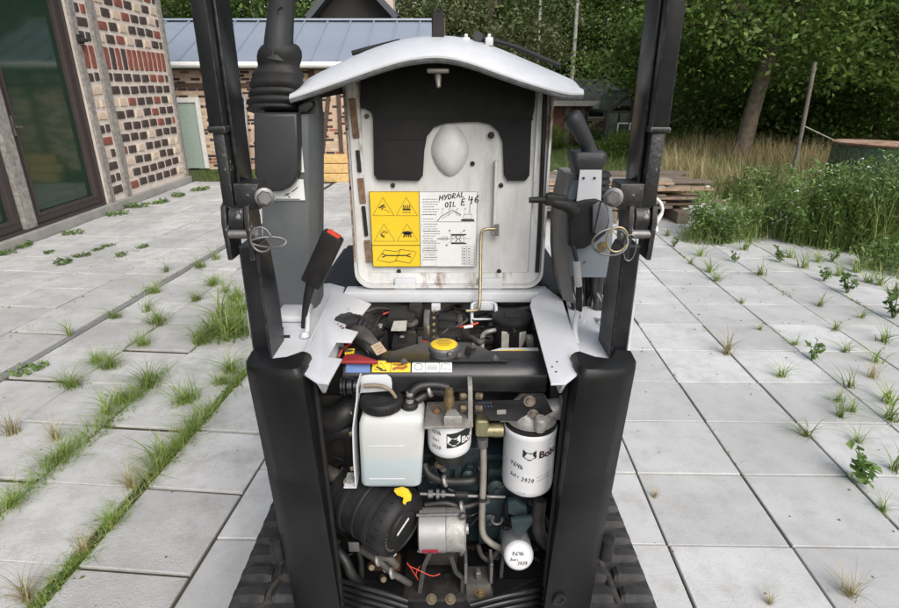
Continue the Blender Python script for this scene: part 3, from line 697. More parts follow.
crown_src('mid_a', 32000, 2.3, 2.9, 150, .40, .12, M['leaf_mid'])
crown_src('willow', 30000, 2.4, 3.0, 190, .34, .11, M['leaf_grey'], .4, .12)
crown_src('bush_a', 9000, 1.0, .85, 70, .22, .085, M['leaf_mid'], .5)
crown_src('bush_b', 9000, 1.05, .9, 65, .24, .085, M['leaf_mid'], .5)
trunk_src = []
for k in range(3):
    o = obj('trunk', trunk_bm(4.6, .15, 7, 2.2, 2.0, (random.uniform(-.3, .3), random.uniform(-.2, .2))), M['bark'], None, 60, base=True); trunk_src.append((o.data, WL[o.name].copy())); bpy.data.objects.remove(o)
def tree(x, y, key, label, zc=3.0, sc=1.0, name='tree'):
    t = empty(name, (x, y, -.05)); tag(t, label, 'tree', 'trees of the wood behind the yard')
    me, off = random.choice(trunk_src)
    o = share('trunk', me, (x+off.x*sc, y+off.y*sc, -.1), (0, 0, random.uniform(0, .3)), t, (sc, sc, sc))
    share('crown', crowns[key], (x, y, zc), (0, 0, random.uniform(0, 6.28)), t, (sc*random.uniform(.95, 1.1), sc*random.uniform(.95, 1.1), sc))
    return t
TREES = [(-8.2, 17.5, 'dense_a', 3.2, 1.0, 'dark leafy tree above the metal roof, leftmost of the wood'),
 (-5.2, 19.5, 'mid_a', 3.4, 1.05, 'mid green tree behind the roof, left of the dark gable'),
 (-1.2, 20.5, 'willow', 3.5, 1.1, 'greyish green tree rising just right of the beige chimney'),
 (1.3, 18.0, 'willow', 3.3, 1.0, 'greyish green loose-leaved tree straight behind the raised hood'),
 (3.0, 24.0, 'dense_b', 3.4, 1.15, 'dark tree behind the low house with the felt roof'),
 (6.4, 21.8, 'mid_a', 3.3, 1.05, 'bright mid green tree directly behind the greenhouse'),
 (8.3, 18.6, 'dense_a', 3.2, 1.05, 'dark dense tree just right of the right roll bar post'),
 (11.2, 17.4, 'dense_b', 3.1, 1.1, 'dark dense tree behind the thick leaning trunk'),
 (14.2, 18.4, 'mid_a', 3.2, 1.1, 'mid green tree behind the leaning grey pole'),
 (16.6, 15.8, 'dense_a', 3.0, 1.05, 'dark tree at the right edge behind the mesh bin'),
 (12.2, 12.8, 'mid_a', 3.1, .9, 'mid green tree overhanging the mesh bin at right')]
for x, y, key, zc, sc, lab in TREES: tree(x, y, key, lab, zc, sc)
# birch stems in the wood
for px, r_ in ((577, .06), (540, .05)):
    q = P(px, 0, 17.2); b = BM(); tube(b, [(q.x-.05, 17.2, -.1), (q.x+.02, 17.2, 2), (q.x, 17.2, 4.5)], [r_*1.2, r_, r_*.7], 8); t = obj('birch_stem', b, M['birch'], None, 60); tag(t, 'thin pale birch trunk showing above the ' + ('right end of the hood' if px > 560 else 'middle right of the hood'), 'tree trunk')
# the big oak on the right with its thick trunk
t0 = PZ(735, 168); tr = empty('oak_tree', (t0.x, t0.y, -.05)); tag(tr, 'large oak with thick leaning trunk and low hanging branches on the right', 'tree')
b = BM(); top = P(762, 80, t0.y); d = top-t0
tube(b, [t0-Vector((0, 0, .15)), t0+d*.25+Vector((.02, 0, 0)), t0+d*.65, top, top+d*1.2], [.215, .165, .145, .135, .09], 12, k=5)
for i in range(9):
    f = random.uniform(1.2, 2.1); s_ = t0+d*f; a = random.uniform(0, 6.28); e = s_+Vector((math.cos(a)*2.2, math.sin(a)*1.6, random.uniform(.1, 1.2))); tube(b, [s_, (s_+e)/2+Vector((0, 0, .25)), e], [.085, .055, .02], 7, k=3)
obj('trunk', b, M['bark'], tr, 60)
p = crown_pts(56000, 4.3, 3.0, 2.9, 230, .42, .3, .05)+np.array([t0.x+1.3, t0.y+.3, 4.15-.5])
low = p[:, 2] > 1.3+.22*np.sin(p[:, 0]*1.9)
V, Fc = leaves(p[low], .105); obj_np('crown', V-np.array([t0.x+1.3, t0.y+.3, 4.15]), Fc, M['leaf_mid'], tr, (t0.x+1.3, t0.y+.3, 4.15))
# small bent tree between post and oak
q = PZ(668, 165); tr = empty('small_tree', (q.x, q.y+2, -.05)); tag(tr, 'small tree with a bent forked stem between right post and oak trunk', 'tree')
b = BM(); z0 = Vector((q.x, q.y+2, -.1)); tube(b, [z0, z0+Vector((.1, 0, .5)), z0+Vector((.35, 0, 1.1)), z0+Vector((.45, 0, 1.9))], [.07, .06, .05, .03], 8); tube(b, [z0+Vector((.12, 0, .55)), z0+Vector((.5, 0, .72)), z0+Vector((.95, 0, .95))], [.04, .035, .02], 7); obj('trunk', b, M['bark'], tr, 60)
p = crown_pts(9000, 1.3, 1.2, 1.15, 60, .28, .3); V, Fc = leaves(p, .1); obj_np('crown', V, Fc, M['leaf_mid'], tr, z0+Vector((.4, 0, 2.35)))
# bushes along the back of the lawn
BUSH = [(556, 15.6, 'bush_a', .28, 'green bush in front of the low house, nearest the hood'), (588, 15.9, 'bush_b', .28, 'green bush in front of the low house window'),
 (620, 13.9, 'bush_a', .26, 'green bush at the foot of the greenhouse front'), (648, 14.0, 'bush_b', .32, 'dark bush at the right corner of the greenhouse, half behind the post'),
 (700, 15.2, 'bush_b', 1.1, 'tall dark bush right of the roll bar post'), (728, 16.0, 'bush_a', 1.2, 'tall mid green bush left of the oak trunk'),
 (775, 14.8, 'bush_b', 1.1, 'dark bush between oak trunk and leaning pole'), (815, 14.0, 'bush_b', 1.15, 'dark bush just right of the leaning pole'),
 (850, 13.2, 'bush_a', 1.05, 'green bush behind the mesh bin'), (890, 12.2, 'bush_b', 1.1, 'dark bush at the right edge behind the weeds'), (478, 15.4, 'bush_a', .7, 'green bush hidden mostly behind the raised hood')]
for px, y, key, s_, lab in BUSH[:-1]:
    x = P(px, 140, y).x; t = empty('bush', (x, y, -.05)); tag(t, lab, 'bush', 'bushes behind the lawn')
    share('crown', crowns[key], (x, y, .75*s_), (0, 0, random.uniform(0, 6)), t, (s_*1.2 if s_ > .6 else .72, s_, s_*1.1))
    b = BM()
    for k in range(4): a = random.uniform(0, 6.28); tube(b, [(x, y, -.1), (x+math.cos(a)*.3*s_, y+math.sin(a)*.3*s_, .7*s_)], [.03, .015], 6)
    obj('stem', b, M['bark'], t, 60)
# far wood that reads as one mass
p = np.concatenate([np.stack([rng.uniform(-16, 27, 30000), rng.uniform(24, 28, 30000), rng.uniform(0, 9, 30000)], 1), np.stack([rng.uniform(12, 27, 9000), rng.uniform(19, 25, 9000), rng.uniform(0, 7, 9000)], 1)])
V, Fc = leaves(p, .42); tag(obj_np('far_wood', V, Fc, M['leaf_dark']), 'dark mass of far woodland closing the background', 'woodland', kind='stuff')

def blades(base, h, w, lean, seg=3):
    n = len(base); a = rng.uniform(0, 2*np.pi, n); d = np.stack([np.cos(a), np.sin(a), np.zeros(n)], 1); sd = np.stack([-d[:, 1], d[:, 0], np.zeros(n)], 1)
    le = lean*rng.uniform(.2, 1.3, n); V = []
    for k in range(seg):
        f = k/(seg-1); wd = (w*(1-f)**.7+w*.06)[:, None]; c = base+d*(h*le*f*f)[:, None]+np.array([0, 0, 1])*(h*f*(1-.35*np.minimum(le, 1.2)*f))[:, None]
        V += [c-sd*wd/2, c+sd*wd/2]
    V = np.stack(V, 1); idx = np.arange(n)[:, None]*(2*seg); Fs = []
    for k in range(seg-1): Fs.append(np.concatenate([idx+2*k, idx+2*k+1, idx+2*k+3, idx+2*k+2], 1))
    return V.reshape(-1, 3), np.concatenate(Fs)
# lawn behind the paving
n = 60000; y = 8.6+9.5*rng.random(n)**1.3; x = rng.uniform(-.42, .75, n)*y*1.05; keep = (y > 9.0-.16*np.maximum(x, 0)+.1*rng.normal(size=n)) & ~((x < -.2) & (y > SY-.3)) & (y > np.where(x < 0, 9.55, 0))
bs = np.stack([x, y, np.full(n, -.06)], 1)[keep]; V, Fc = blades(bs, rng.uniform(.06, .14, len(bs)), rng.uniform(.007, .013, len(bs)), .9)
tag(obj_np('lawn_grass', V, Fc, M['lawn']), 'mown green lawn beyond the paving', 'grass', kind='stuff')
# tall dry meadow on the right
n = 26000; y = rng.uniform(7.7, 12.8, n); x0 = (650-449.5)/FPX*y*1.0; x = x0+rng.random(n)*(y*.62-x0+1.5); dens = np.sin(x*2.1+y*1.3)+rng.normal(size=n)*.8
kp = (dens > -.7) & ~((y < 8.3) & (x < 3.4)); bs = np.stack([x, y, np.full(n, -.06)], 1)[kp]; m_ = len(bs)
V, Fc = blades(bs, rng.uniform(.25, .85, m_)*(1-.25*(bs[:, 1] < 8.8))*(.75+.3*np.sin(bs[:, 0]*1.7+bs[:, 1]*.9)), rng.uniform(.006, .013, m_), .5)
tag(obj_np('meadow_grass', V, Fc, M['dry']), 'tall dry straw-coloured meadow grass on the right', 'grass', kind='stuff')
bs2 = bs[rng.integers(0, m_, 10000)]+rng.normal(size=(10000, 3))*np.array([.3, .3, 0]); V, Fc = blades(bs2, rng.uniform(.2, .5, 10000), rng.uniform(.008, .016, 10000), .7)
tag(obj_np('meadow_undergrowth', V, Fc, M['weed']), 'green undergrowth between the dry meadow grass', 'grass', kind='stuff')

# grass growing along the paving joints on the left
def joint_grass(u, v0, v1, n, spread, h0, h1, clump, seed):
    r = np.random.default_rng(seed); v = v0+(v1-v0)*r.random(n*3); k = np.sin(v*clump+seed)+.6*np.sin(v*clump*2.7+1.3*seed)+r.normal(size=n*3)*.35
    v = v[k > .15][:n]; uu = u+r.normal(size=len(v))*spread; amp = .5+.5*np.clip(np.sin(v*clump+seed)+.4, 0, 1.3)
    x = uu+(v-2)*thl; y = v-(uu+1)*thl; return np.stack([x, y, np.full(len(v), -.02)], 1), r.uniform(h0, h1, len(v))*amp
J = [joint_grass(-1.258, .6, 6.0, 3800, .026, .03, .14, 3.2, 1), joint_grass(-1.258, .6, 3.6, 2600, .016, .02, .06, 9, 2), joint_grass(-1.71, .8, 6, 2400, .03, .03, .13, 2.3, 3), joint_grass(-2.14, 1.0, 6, 700, .012, .02, .07, 3.1, 4), joint_grass(-.84, 2.3, 7.5, 900, .02, .02, .08, 2.2, 5), joint_grass(STRIP[0]-.01, 2.0, 8, 700, .016, .02, .07, 3.4, 6), joint_grass(-3.0, 2.0, 8, 260, .014, .01, .05, 4.1, 7), joint_grass(-3.43, 2.0, 8, 220, .014, .01, .05, 3.7, 8)]
for k_, (xx, n_j) in enumerate(((1.25, 60), (1.69, 110), (2.14, 160), (2.58, 240), (3.03, 320))):
    r_ = np.random.default_rng(40+k_); v_ = r_.uniform(1.2, 5.6, n_j*3); kk = np.sin(v_*3.3+k_*2)+.7*np.sin(v_*7.1+k_)+r_.normal(size=n_j*3)*.3; v_ = v_[kk > .75][:n_j]
    J.append((np.stack([xx+(v_-2)*thr+r_.normal(size=len(v_))*.007, v_, np.full(len(v_), -.012)], 1), r_.uniform(.012, .06, len(v_))))
bs = np.concatenate([j[0] for j in J]); hh = np.concatenate([j[1] for j in J])
V, Fc = blades(bs, hh, rng.uniform(.002, .0042, len(bs)), 1.2); tag(obj_np('joint_grass', V, Fc, M['grass']), 'grass growing along the paving joints left of the excavator', 'grass', kind='stuff')
p = bs[rng.integers(0, len(bs), 2600)]+rng.normal(size=(2600, 3))*np.array([.012, .012, .003])+np.array([0, 0, .02]); V, Fc = leaves(p, .016); tag(obj_np('joint_moss', V, Fc, M['weed']), 'low moss and clover in the paving joints', 'ground cover', kind='stuff')

# single tufts, one object each
tuft_src = {}
for k in range(4):
    n = 170; r = np.abs(rng.normal(size=n))*.024; a = rng.uniform(0, 6.28, n); bs = np.stack([r*np.cos(a)*1.4, r*np.sin(a), np.full(n, -.01)], 1)
    V, Fc = blades(bs, rng.uniform(.03, .16, n), rng.uniform(.0022, .0048, n), 1.3, 4); o = obj_np('blades', V, Fc, M['grass']); tuft_src['grass%d' % k] = o.data; bpy.data.objects.remove(o)
    n = 70; r = np.abs(rng.normal(size=n))*.016; a = rng.uniform(0, 6.28, n); bs = np.stack([r*np.cos(a), r*np.sin(a), np.full(n, -.01)], 1)
    V, Fc = blades(bs, rng.uniform(.06, .2, n), rng.uniform(.002, .004, n), .9, 4); o = obj_np('blades', V, Fc, M['dry']); tuft_src['dry%d' % k] = o.data; bpy.data.objects.remove(o)
    n = 90; r = np.sqrt(rng.random(n))*.07; a = rng.uniform(0, 6.28, n); c = np.stack([r*np.cos(a)*1.5, r*np.sin(a), rng.uniform(.004, .03, n)], 1); V, Fc = leaves(c, .034, up=1.2); o = obj_np('leaves', V, Fc, M['weed']); tuft_src['flat%d' % k] = o.data; bpy.data.objects.remove(o)
    n = 34; r = np.abs(rng.normal(size=n))*.014; a = rng.uniform(0, 6.28, n); bs = np.stack([r*np.cos(a)*1.5, r*np.sin(a), np.full(n, -.01)], 1)
    V, Fc = blades(bs, rng.uniform(.05, .19, n), rng.uniform(.0045, .0085, n), 1.35, 5); o = obj_np('blades', V, Fc, M['grass']); tuft_src['wide%d' % k] = o.data; bpy.data.objects.remove(o)
    # upright broad-leaved weed
    b = BM(); C_ = []
    for j in range(6):
        a = random.uniform(0, 6.28); h = random.uniform(.07, .16); e = Vector((math.cos(a)*h*.45, math.sin(a)*h*.45, h)); tube(b, [(0, 0, -.01), e*.5+Vector((0, 0, .01)), e], [.003, .0025, .0015], 5, k=2)
        for q in range(7): f = random.uniform(.25, 1); C_.append(np.array(e*f)+rng.normal(size=3)*.012)
    V, Fc = leaves(np.array(C_), .042, up=.8, asp=.6); vs = [b.verts.new(v) for v in V]; [b.faces.new([vs[i] for i in f]) for f in Fc]
    me = bpy.data.meshes.new('leaves'); b.to_mesh(me); b.free(); me.materials.append(M['weed']); tuft_src['broad%d' % k] = me
LT = [(167, 272, 'g', .9), (155, 293, 'g', .8), (115, 318, 'g', .7), (70, 335, 'g', .7), (30, 371, 'f', .9), (157, 324, 'g', 1.1), (147, 312, 'g', .8), (200, 268, 'g', .9), (216, 260, 'g', 1.0), (213, 285, 'g', 1.1), (197, 300, 'g', .8), (222, 318, 'g', 1.7), (232, 330, 'g', 1.8), (213, 336, 'g', 1.4), (240, 312, 'g', 1.5), (228, 340, 'g', 1.5), (240, 334, 'g', 1.6), (205, 342, 'g', 1.0), (236, 300, 'g', 1.2), (226, 292, 'g', 1.0), (196, 345, 'g', .8), (110, 368, 'g', 1.0), (97, 362, 'g', .8), (73, 386, 'g', 1.0), (143, 345, 'g', .8), (150, 386, 'g', 1.1), (124, 402, 'g', .9), (187, 402, 'g', 1.1), (232, 372, 'g', 1.1), (222, 384, 'g', .8), (14, 434, 'd', 1.0), (63, 460, 'g', .9), (108, 414, 'g', .9), (160, 457, 'g', .9), (132, 488, 'd', .8), (10, 508, 'g', .8), (112, 524, 'g', .6), (84, 552, 'd', .6), (28, 600, 'd', .9), (56, 440, 'd', .8)]
LF = [(23, 246, 1.3), (63, 263, 1.1), (73, 234, 1.1), (82, 256, .8), (108, 246, .7), (117, 215, 1.3), (137, 207, 1.5), (143, 247, .7), (122, 255, .7), (98, 250, .6), (50, 253, .7), (160, 203, 1.4), (178, 196, 1.4), (200, 190, 1.6), (4, 254, 1.0)]
RT = [(690, 264, 'g', .7), (760, 330, 'g', .5), (795, 345, 'g', .6), (835, 330, 'g', .8), (862, 318, 'g', .7), (875, 362, 'g', .8), (858, 442, 'g', .6), (893, 470, 'g', .8), (820, 306, 'g', .8), (845, 352, 'g', .7), (838, 276, 'g', 1.1), (868, 283, 'g', 1.1), (790, 258, 'g', 1.2), (818, 262, 'g', 1.1), (895, 292, 'g', 1.2), (667, 236, 'g', 1.0), (674, 247, 'b', .8), (709, 272, 'g', 1.1), (716, 281, 'g', 1.0), (761, 275, 'g', 1.2), (742, 303, 'g', .5), (727, 354, 'd', 1.1), (781, 377, 'g', .8), (812, 360, 'b', .9), (849, 388, 'g', .8), (847, 293, 'b', 1.3), (824, 281, 'b', .8), (803, 268, 'g', 1.3), (856, 272, 'g', 1.3), (879, 285, 'g', 1.2), (884, 342, 'g', 1.0), (893, 318, 'b', 1.5), (839, 402, 'g', .7), (889, 404, 'g', 1.0), (807, 437, 'g', .8), (840, 417, 'g', .8), (852, 412, 'g', .7), (891, 420, 'g', 1.1), (866, 484, 'b', 1.2), (882, 510, 'g', .5), (769, 604, 'd', .35), (850, 596, 'd', .8), (655, 497, 'd', .35), (735, 262, 'b', .7), (700, 256, 'g', 1.0), (745, 250, 'g', 1.3), (780, 262, 'b', 1.0), (832, 262, 'b', 1.0), (872, 378, 'd', .8)]
def tuft(px, py, kind, s_, side):
    q = PZ(px, py); key = {'g': 'grass', 'd': 'dry', 'f': 'flat', 'b': 'broad'}[kind]+str(random.randrange(4)); key = key.replace('grass', 'wide') if side == 'right' or random.random() < .3 else key; nm = {'g': 'grass_tuft', 'd': 'dry_grass_tuft', 'f': 'weed_rosette', 'b': 'leafy_weed'}[kind]
    o = share(nm, tuft_src[key], (q.x, q.y, 0), (0, 0, random.uniform(0, 6.28)), None, (s_, s_, s_*random.uniform(.9, 1.15)))
    what = {'g': 'green grass tuft', 'd': 'sparse dry grass tuft', 'f': 'flat green weed', 'b': 'small broad-leaved weed'}[kind]
    where = 'growing from a paving joint '+side+' of the excavator'
    if side == 'left' and kind == 'g': where = 'in the large grassy patch beside the left post' if (px > 194 and 280 < py < 350) else 'near the left tail cover' if px > 180 else 'by the dark drain strip' if py < 340 and px < 175 else 'in the open paving left of the grassy joint'
    if side == 'left' and kind == 'f': where = 'close to the brick house wall' if py < 236 else 'on the paving between drain strip and glass doors'
    if side == 'right' and kind == 'g': where = 'by the tall weeds on the right' if py < 300 and px > 740 else 'just right of the right post' if px < 740 else 'at the right edge of the paving' if px > 870 else 'in the open paving right of the excavator'
    if side == 'right' and kind == 'b': where = 'by the tall weeds on the right' if py < 300 else 'in the near paving on the right'
    if side == 'right' and kind == 'd': where = 'beside the right tail cover' if px < 700 else 'in the middle of the right paving' if py < 370 else 'in the foreground paving on the right'
    tag(o, what+' '+where, 'weed' if kind in 'fb' else 'grass tuft', what+'s '+where)
for a in LT: tuft(a[0], a[1], a[2], a[3]*1.05, 'left')
for px, py, s_ in LF: tuft(px, py, 'f', s_, 'left')
for a in RT: tuft(*a, 'right')
# tall weeds along the right edge of the paving
def weed_clump(x, y, rad, h, n, lab, flowers=0):
    t = empty('weed_clump', (x, y, 0)); tag(t, lab, 'weeds', 'tall weeds at the right edge of the paving')
    ns = max(10, n//60); a = rng.uniform(0, 6.28, ns); r = rad*np.sqrt(rng.random(ns)); b = BM(); C_ = []
    for i in range(ns):
        bx, by = r[i]*math.cos(a[i]), r[i]*math.sin(a[i])*.8; hh = h*random.uniform(.55, 1.1); e = Vector((bx*1.35+random.gauss(0, .05), by*1.35+random.gauss(0, .05), hh)); tube(b, [(x+bx, y+by, -.03), Vector((x, y, 0))+Vector((bx*1.1, by*1.1, hh*.5)), Vector((x, y, 0))+e], [.005, .004, .002], 4, k=2)
        for q in range(int(n*1.8)//ns): f = random.uniform(.05, 1)**.8; C_.append((bx+(e.x-bx)*f+random.gauss(0, .05), by+(e.y-by)*f+random.gauss(0, .05), hh*f+random.gauss(0, .03)))
    tag(obj('stems', b, M['weed'], t), kind='stuff'); V, Fc = leaves(np.array(C_), .055, up=.4, asp=.36); obj_np('leaves', V, Fc, M['weed'], t, (x, y, 0))
    m_ = int(n*.7); rr = rad*np.sqrt(rng.random(m_))*1.15; aa = rng.uniform(0, 6.28, m_); V, Fc = blades(np.stack([rr*np.cos(aa), rr*np.sin(aa)*.8, np.zeros(m_)], 1), rng.uniform(.25, 1.0, m_)*h, rng.uniform(.004, .008, m_), .7, 4); tag(obj_np('grass_blades', V, Fc, M['grass'], t, (x, y, 0)), kind='stuff')
    if flowers:
        k = rng.integers(0, len(C_), flowers); c = np.array(C_)[k]; c[:, 2] = np.maximum(c[:, 2], h*.6)+.06; V, Fc = leaves(np.repeat(c, 3, 0)+rng.normal(size=(flowers*3, 3))*.012, .03, up=1.5, asp=.9); tag(obj_np('flowers', V, Fc, M['petal'], t, (x, y, 0)), kind='stuff')
WC = [(706, 240, .25, .3, 500, 'weed clump beside the plank pile, leftmost on the paving edge', 0), (730, 236, .36, .5, 1000, 'leafy weed clump in front of the plank pile end', 3), (756, 230, .22, .32, 450, 'low weed clump left of the bare earth gap', 0), (806, 240, .3, .55, 800, 'tall weed clump right of the bare earth gap', 6),
 (836, 243, .42, .8, 1900, 'tall dark weed clump in front of the mesh bin', 12), (868, 246, .44, .9, 1900, 'tall white-flowered weed clump covering the mesh bin', 22), (899, 252, .46, .9, 1700, 'tall weed clump at the right edge of the picture', 12), (889, 270, .22, .3, 350, 'grassy weed clump low at the right edge', 0), (790, 210, .5, .5, 900, 'greenish weed clump at the foot of the leaning pole', 4), (755, 205, .4, .45, 700, 'yellow green weed clump behind the bare earth gap', 3)]
for px, py, rad, h, n, lab, fl in WC:
    q = PZ(px, py); weed_clump(q.x, q.y, rad, h, n, lab, fl)
# ================================================================== MINI EXCAVATOR: body, posts, hood, consoles, tracks
M['white'] = mat('white_machine_paint', (.52, .537, .565), .34, var=.05, scale=12, dirt=(.42, .41, .39), dirt_amt=.35, dirt_scale=16, dirt2=(.16, .09, .05), d2=(.73, .76), d2s=22)
def hoodmat(name, rust_lo, rust_hi, stretch):
    m, N, L, b = nodes(name); tc = N.new('ShaderNodeTexCoord'); mp = N.new('ShaderNodeMapping'); mp.inputs['Scale'].default_value = (1, 1, stretch); L.new(tc.outputs['Object'], mp.inputs[0])
    def nz(s, d=6, r=.7):
        t = N.new('ShaderNodeTexNoise'); t.inputs['Scale'].default_value = s; t.inputs['Detail'].default_value = d; t.inputs['Roughness'].default_value = r; L.new(mp.outputs[0], t.inputs[0]); return t.outputs[0]
    c = ramp(N, L, nz(6), [(.32, (.40, .395, .385)), (.6, (.59, .595, .59))]).outputs[0]
    c = mix(N, L, ramp(N, L, nz(16), [(.52, (0, 0, 0)), (.72, (.5, .5, .5))]).outputs[0], c, (.3, .275, .24))
    f = ramp(N, L, nz(13, 7, .75), [(rust_lo, (0, 0, 0)), (rust_hi, (1, 1, 1))]).outputs[0]
    c = mix(N, L, f, c, (.16, .085, .045)); L.new(c, b.inputs['Base Color']); b.inputs['Roughness'].default_value = .5; bump(N, L, b, nz(40), .12, .002); return m
M['hood_in'] = hoodmat('dirty_white_paint', .68, .78, .35)
M['hood_rim'] = hoodmat('rust_streaked_paint', .53, .66, .25)
M['blk'] = mat('black_cover_plastic', (.006, .006, .0065), .42, var=.2, scale=8, bmp=.12, bscale=900, dirt=(.024, .024, .024), dirt_amt=.4, spec=.3, dirt_scale=5)
M['post'] = mat('black_post_paint', (.008, .0085, .0105), .34, spec=.4, wear=(.12, .12, .125), dirt2=(.06, .06, .062), d2=(.67, .71), d2s=24, var=.2, scale=14, dirt=(.028, .028, .03), dirt_amt=.6, dirt_scale=6)
M['post_worn'] = mat('chipped_black_paint', (.011, .011, .012), .45, var=.25, scale=14, wear=(.2, .19, .18), dirt2=(.19, .19, .2), d2=(.6, .63), d2s=26, bmp=.5, bscale=120)
M['grey'] = mat('grey_console_plastic', (.075, .083, .09), .5, var=.08, scale=10, bmp=.15, bscale=700, dirt=(.13, .13, .125), dirt_amt=.4, dirt_scale=8)
M['grey_l'] = mat('blue_grey_plastic', (.13, .155, .18), .5, var=.08, scale=10, bmp=.1, bscale=700, dirt=(.2, .2, .19), dirt_amt=.4)
M['pod'] = mat('dark_grey_plastic', (.022, .0235, .026), .48, var=.08, scale=10, bmp=.12, bscale=800)
M['rub'] = mat('black_rubber', (.0095, .0095, .01), .58, var=.25, scale=30, spec=.35, dirt=(.03, .028, .026), dirt_amt=.5, dirt_scale=20)
M['foam'] = mat('black_sound_foam', (.0085, .0085, .009), .8, var=.2, scale=14, bmp=.35, bscale=350)
M['steel'] = mat('plain_steel', (.22, .22, .225), .52, .8, var=.25, scale=40, dirt=(.09, .08, .07), dirt_amt=.8, dirt_scale=30)
M['zincy'] = mat('yellow_zinc_plating', (.36, .31, .19), .4, .75, var=.2, scale=50, dirt=(.2, .17, .12), dirt_amt=.5, dirt_scale=30)
M['brass'] = mat('tarnished_brass', (.2, .15, .075), .5, .7, var=.25, scale=50, dirt=(.16, .12, .07), dirt_amt=.6, dirt_scale=40)
M['cast'] = mat('cast_aluminium', (.4, .39, .37), .5, .6, var=.25, scale=40, bmp=.5, bscale=300, dirt=(.12, .11, .10), dirt_amt=.8, dirt_scale=28)
M['ink'] = mat('black_print', (.012, .012, .014), .6)
M['yel'] = mat('yellow_sticker', (.72, .49, .02), .4, var=.05, scale=8, dirt=(.6, .42, .05), dirt_amt=.4)
M['wht_s'] = mat('white_sticker', (.66, .67, .665), .42, var=.04, dirt=(.5, .5, .48), dirt_amt=.4)
M['red'] = mat('red_plastic', (.5, .045, .02), .4, var=.1)
M['mud'] = mat('track_rubber', (.018, .018, .019), .7, var=.3, scale=18, dirt=(.085, .082, .076), dirt_amt=.7, dirt_scale=9, bmp=.5, bscale=120)
XC = -.017
exc = empty('mini_excavator', (XC, 1.6, 0)); tag(exc, 'white and black mini excavator seen from behind with its engine hood open', 'excavator')

# ---- tail covers
def cover(sg):
    top = [(.397, 1.046), (.394, 1.005), (.380, .970), (.352, .951), (.310, .938), (.275, .931), (.263, .936), (.259, .955), (.258, .978), (.2605, .985), (.260, 1.012), (.272, 1.02), (.30, 1.0), (.345, 1.0), (.365, 1.046)]
    secs = []
    for z, tap, ins in ((.28, .036, 0), (.5, .027, 0), (.78, .013, 0), (.80, .012, .0015), (.802, .012, 0), (1.02, .001, 0), (1.034, 0, .002), (1.041, 0, .009)):
        s_ = []
        cx, cy = .32, .985
        for i, (x, y) in enumerate(top):
            d = math.hypot(x-cx, y-cy); k = 1-ins/max(d, .03); xx = cx+(x-cx)*k; yy = cy+(y-cy)*k
            zt = z+((.36-x)*.09 if z > 1.0 else 0)
            s_.append((XC+sg*(xx-tap*(1 if i < 7 or i > 11 else .42)), yy, zt))
        secs.append(s_)
    b = BM(); loft(b, secs); c = obj('tail_cover', b, M['blk'], exc, 48)
    b = BM(); x = XC+sg*.248
    tube(b, [(XC+sg*.2575, 1.0, 1.0), (XC+sg*.2525, 1.0, .75), (XC+sg*.2465, 1.0, .5), (XC+sg*.242, 1.0, .3)], .007, 8); obj('edge_seal', b, M['rub'], c, 60)
    # hinge bump low on the outside
    b = BM(); lathe(b, [(.012, -.03), (.016, -.028), (.016, .028), (.012, .03)], frame((XC+sg*.377, .99, .56), (0, 0, 1)), 12); obj('hinge', b, M['rub'], c, 40)
    return c
cover(-1); cR = cover(1)
b = BM(); lathe(b, [(.016, 0), (.016, .006), (.009, .006), (.009, .002), (0, .002)], frame((XC+.263, .932, .47), (.25, -1, 0)), 18); obj('lock', b, M['rub'], cR, 40)
# side panels and belly behind the covers
for sg in (-1, 1):
    b = BM(); loft(b, [[(XC+sg*(.385-t), 1.15, z), (XC+sg*(.372-t), 2.0, z), (XC+sg*(.352-t), 2.0, z), (XC+sg*(.36-t), 1.15, z)] for z, t in ((.42, .03), (.7, .015), (.985, 0))]); obj('side_panel', b, M['blk'], exc, 35)
b = BM(); box(b, (XC-.34, 1.0, .33), (XC+.34, 2.1, .415), .01); obj('floor_pan', b, M['blk'], exc)
b = BM(); box(b, (XC-.32, 1.475, .42), (XC+.32, 1.5, .99)); obj('firewall', b, M['foam'], exc)
b = BM(); box(b, (XC-.36, 1.505, .93), (XC+.36, 2.0, 1.0), .01); obj('floor_deck', b, M['rub'], exc)

# ---- white deck plates round the engine bay
def plate(name, px, z, th, m, parent=exc, bev=.0015):
    b = BM(); prism(b, [PZ(x, y, z) for x, y in px], (0, 0, -th), bev); return obj(name, b, m, parent, 35)
dl = plate('deck', [(255, 296), (262, 349), (284, 373), (299, 373), (319, 352), (341, 303), (345, 287), (330, 283), (290, 286)], 1.012, .006, M['white'])
pl = plate('bay_side_plate', [(333, 289), (371, 303.5), (362.5, 314), (351.5, 313), (344.5, 328), (358, 331.5), (351.5, 341.5), (337, 341), (328, 357), (342, 358.5), (328.5, 383), (317, 382), (297, 369), (312, 340), (322, 315)], 1.034, .005, M['white'])
dr = plate('deck', [(566, 300), (571, 325), (585, 371), (600, 368), (630, 350), (636, 300), (612, 286), (570, 284)], 1.012, .006, M['white'])
pr = plate('bay_side_plate', [(547, 288), (532, 298.5), (530, 305.5), (551, 383.5), (566, 383), (584, 369), (578, 345), (568.5, 319), (562, 299)], 1.034, .005, M['white'])
# folded edges of the plates
for par, a, c in ((pl, (297, 369), (333, 289)), (pr, (584, 369), (562, 299))):
    b = BM(); p, q = PZ(*a, 1.033), PZ(*c, 1.033); prism(b, [p, q, q-Vector((0, 0, .02)), p-Vector((0, 0, .02))], (.004 if par is pl else -.004, 0, 0)); obj('fold', b, M['white'], par)
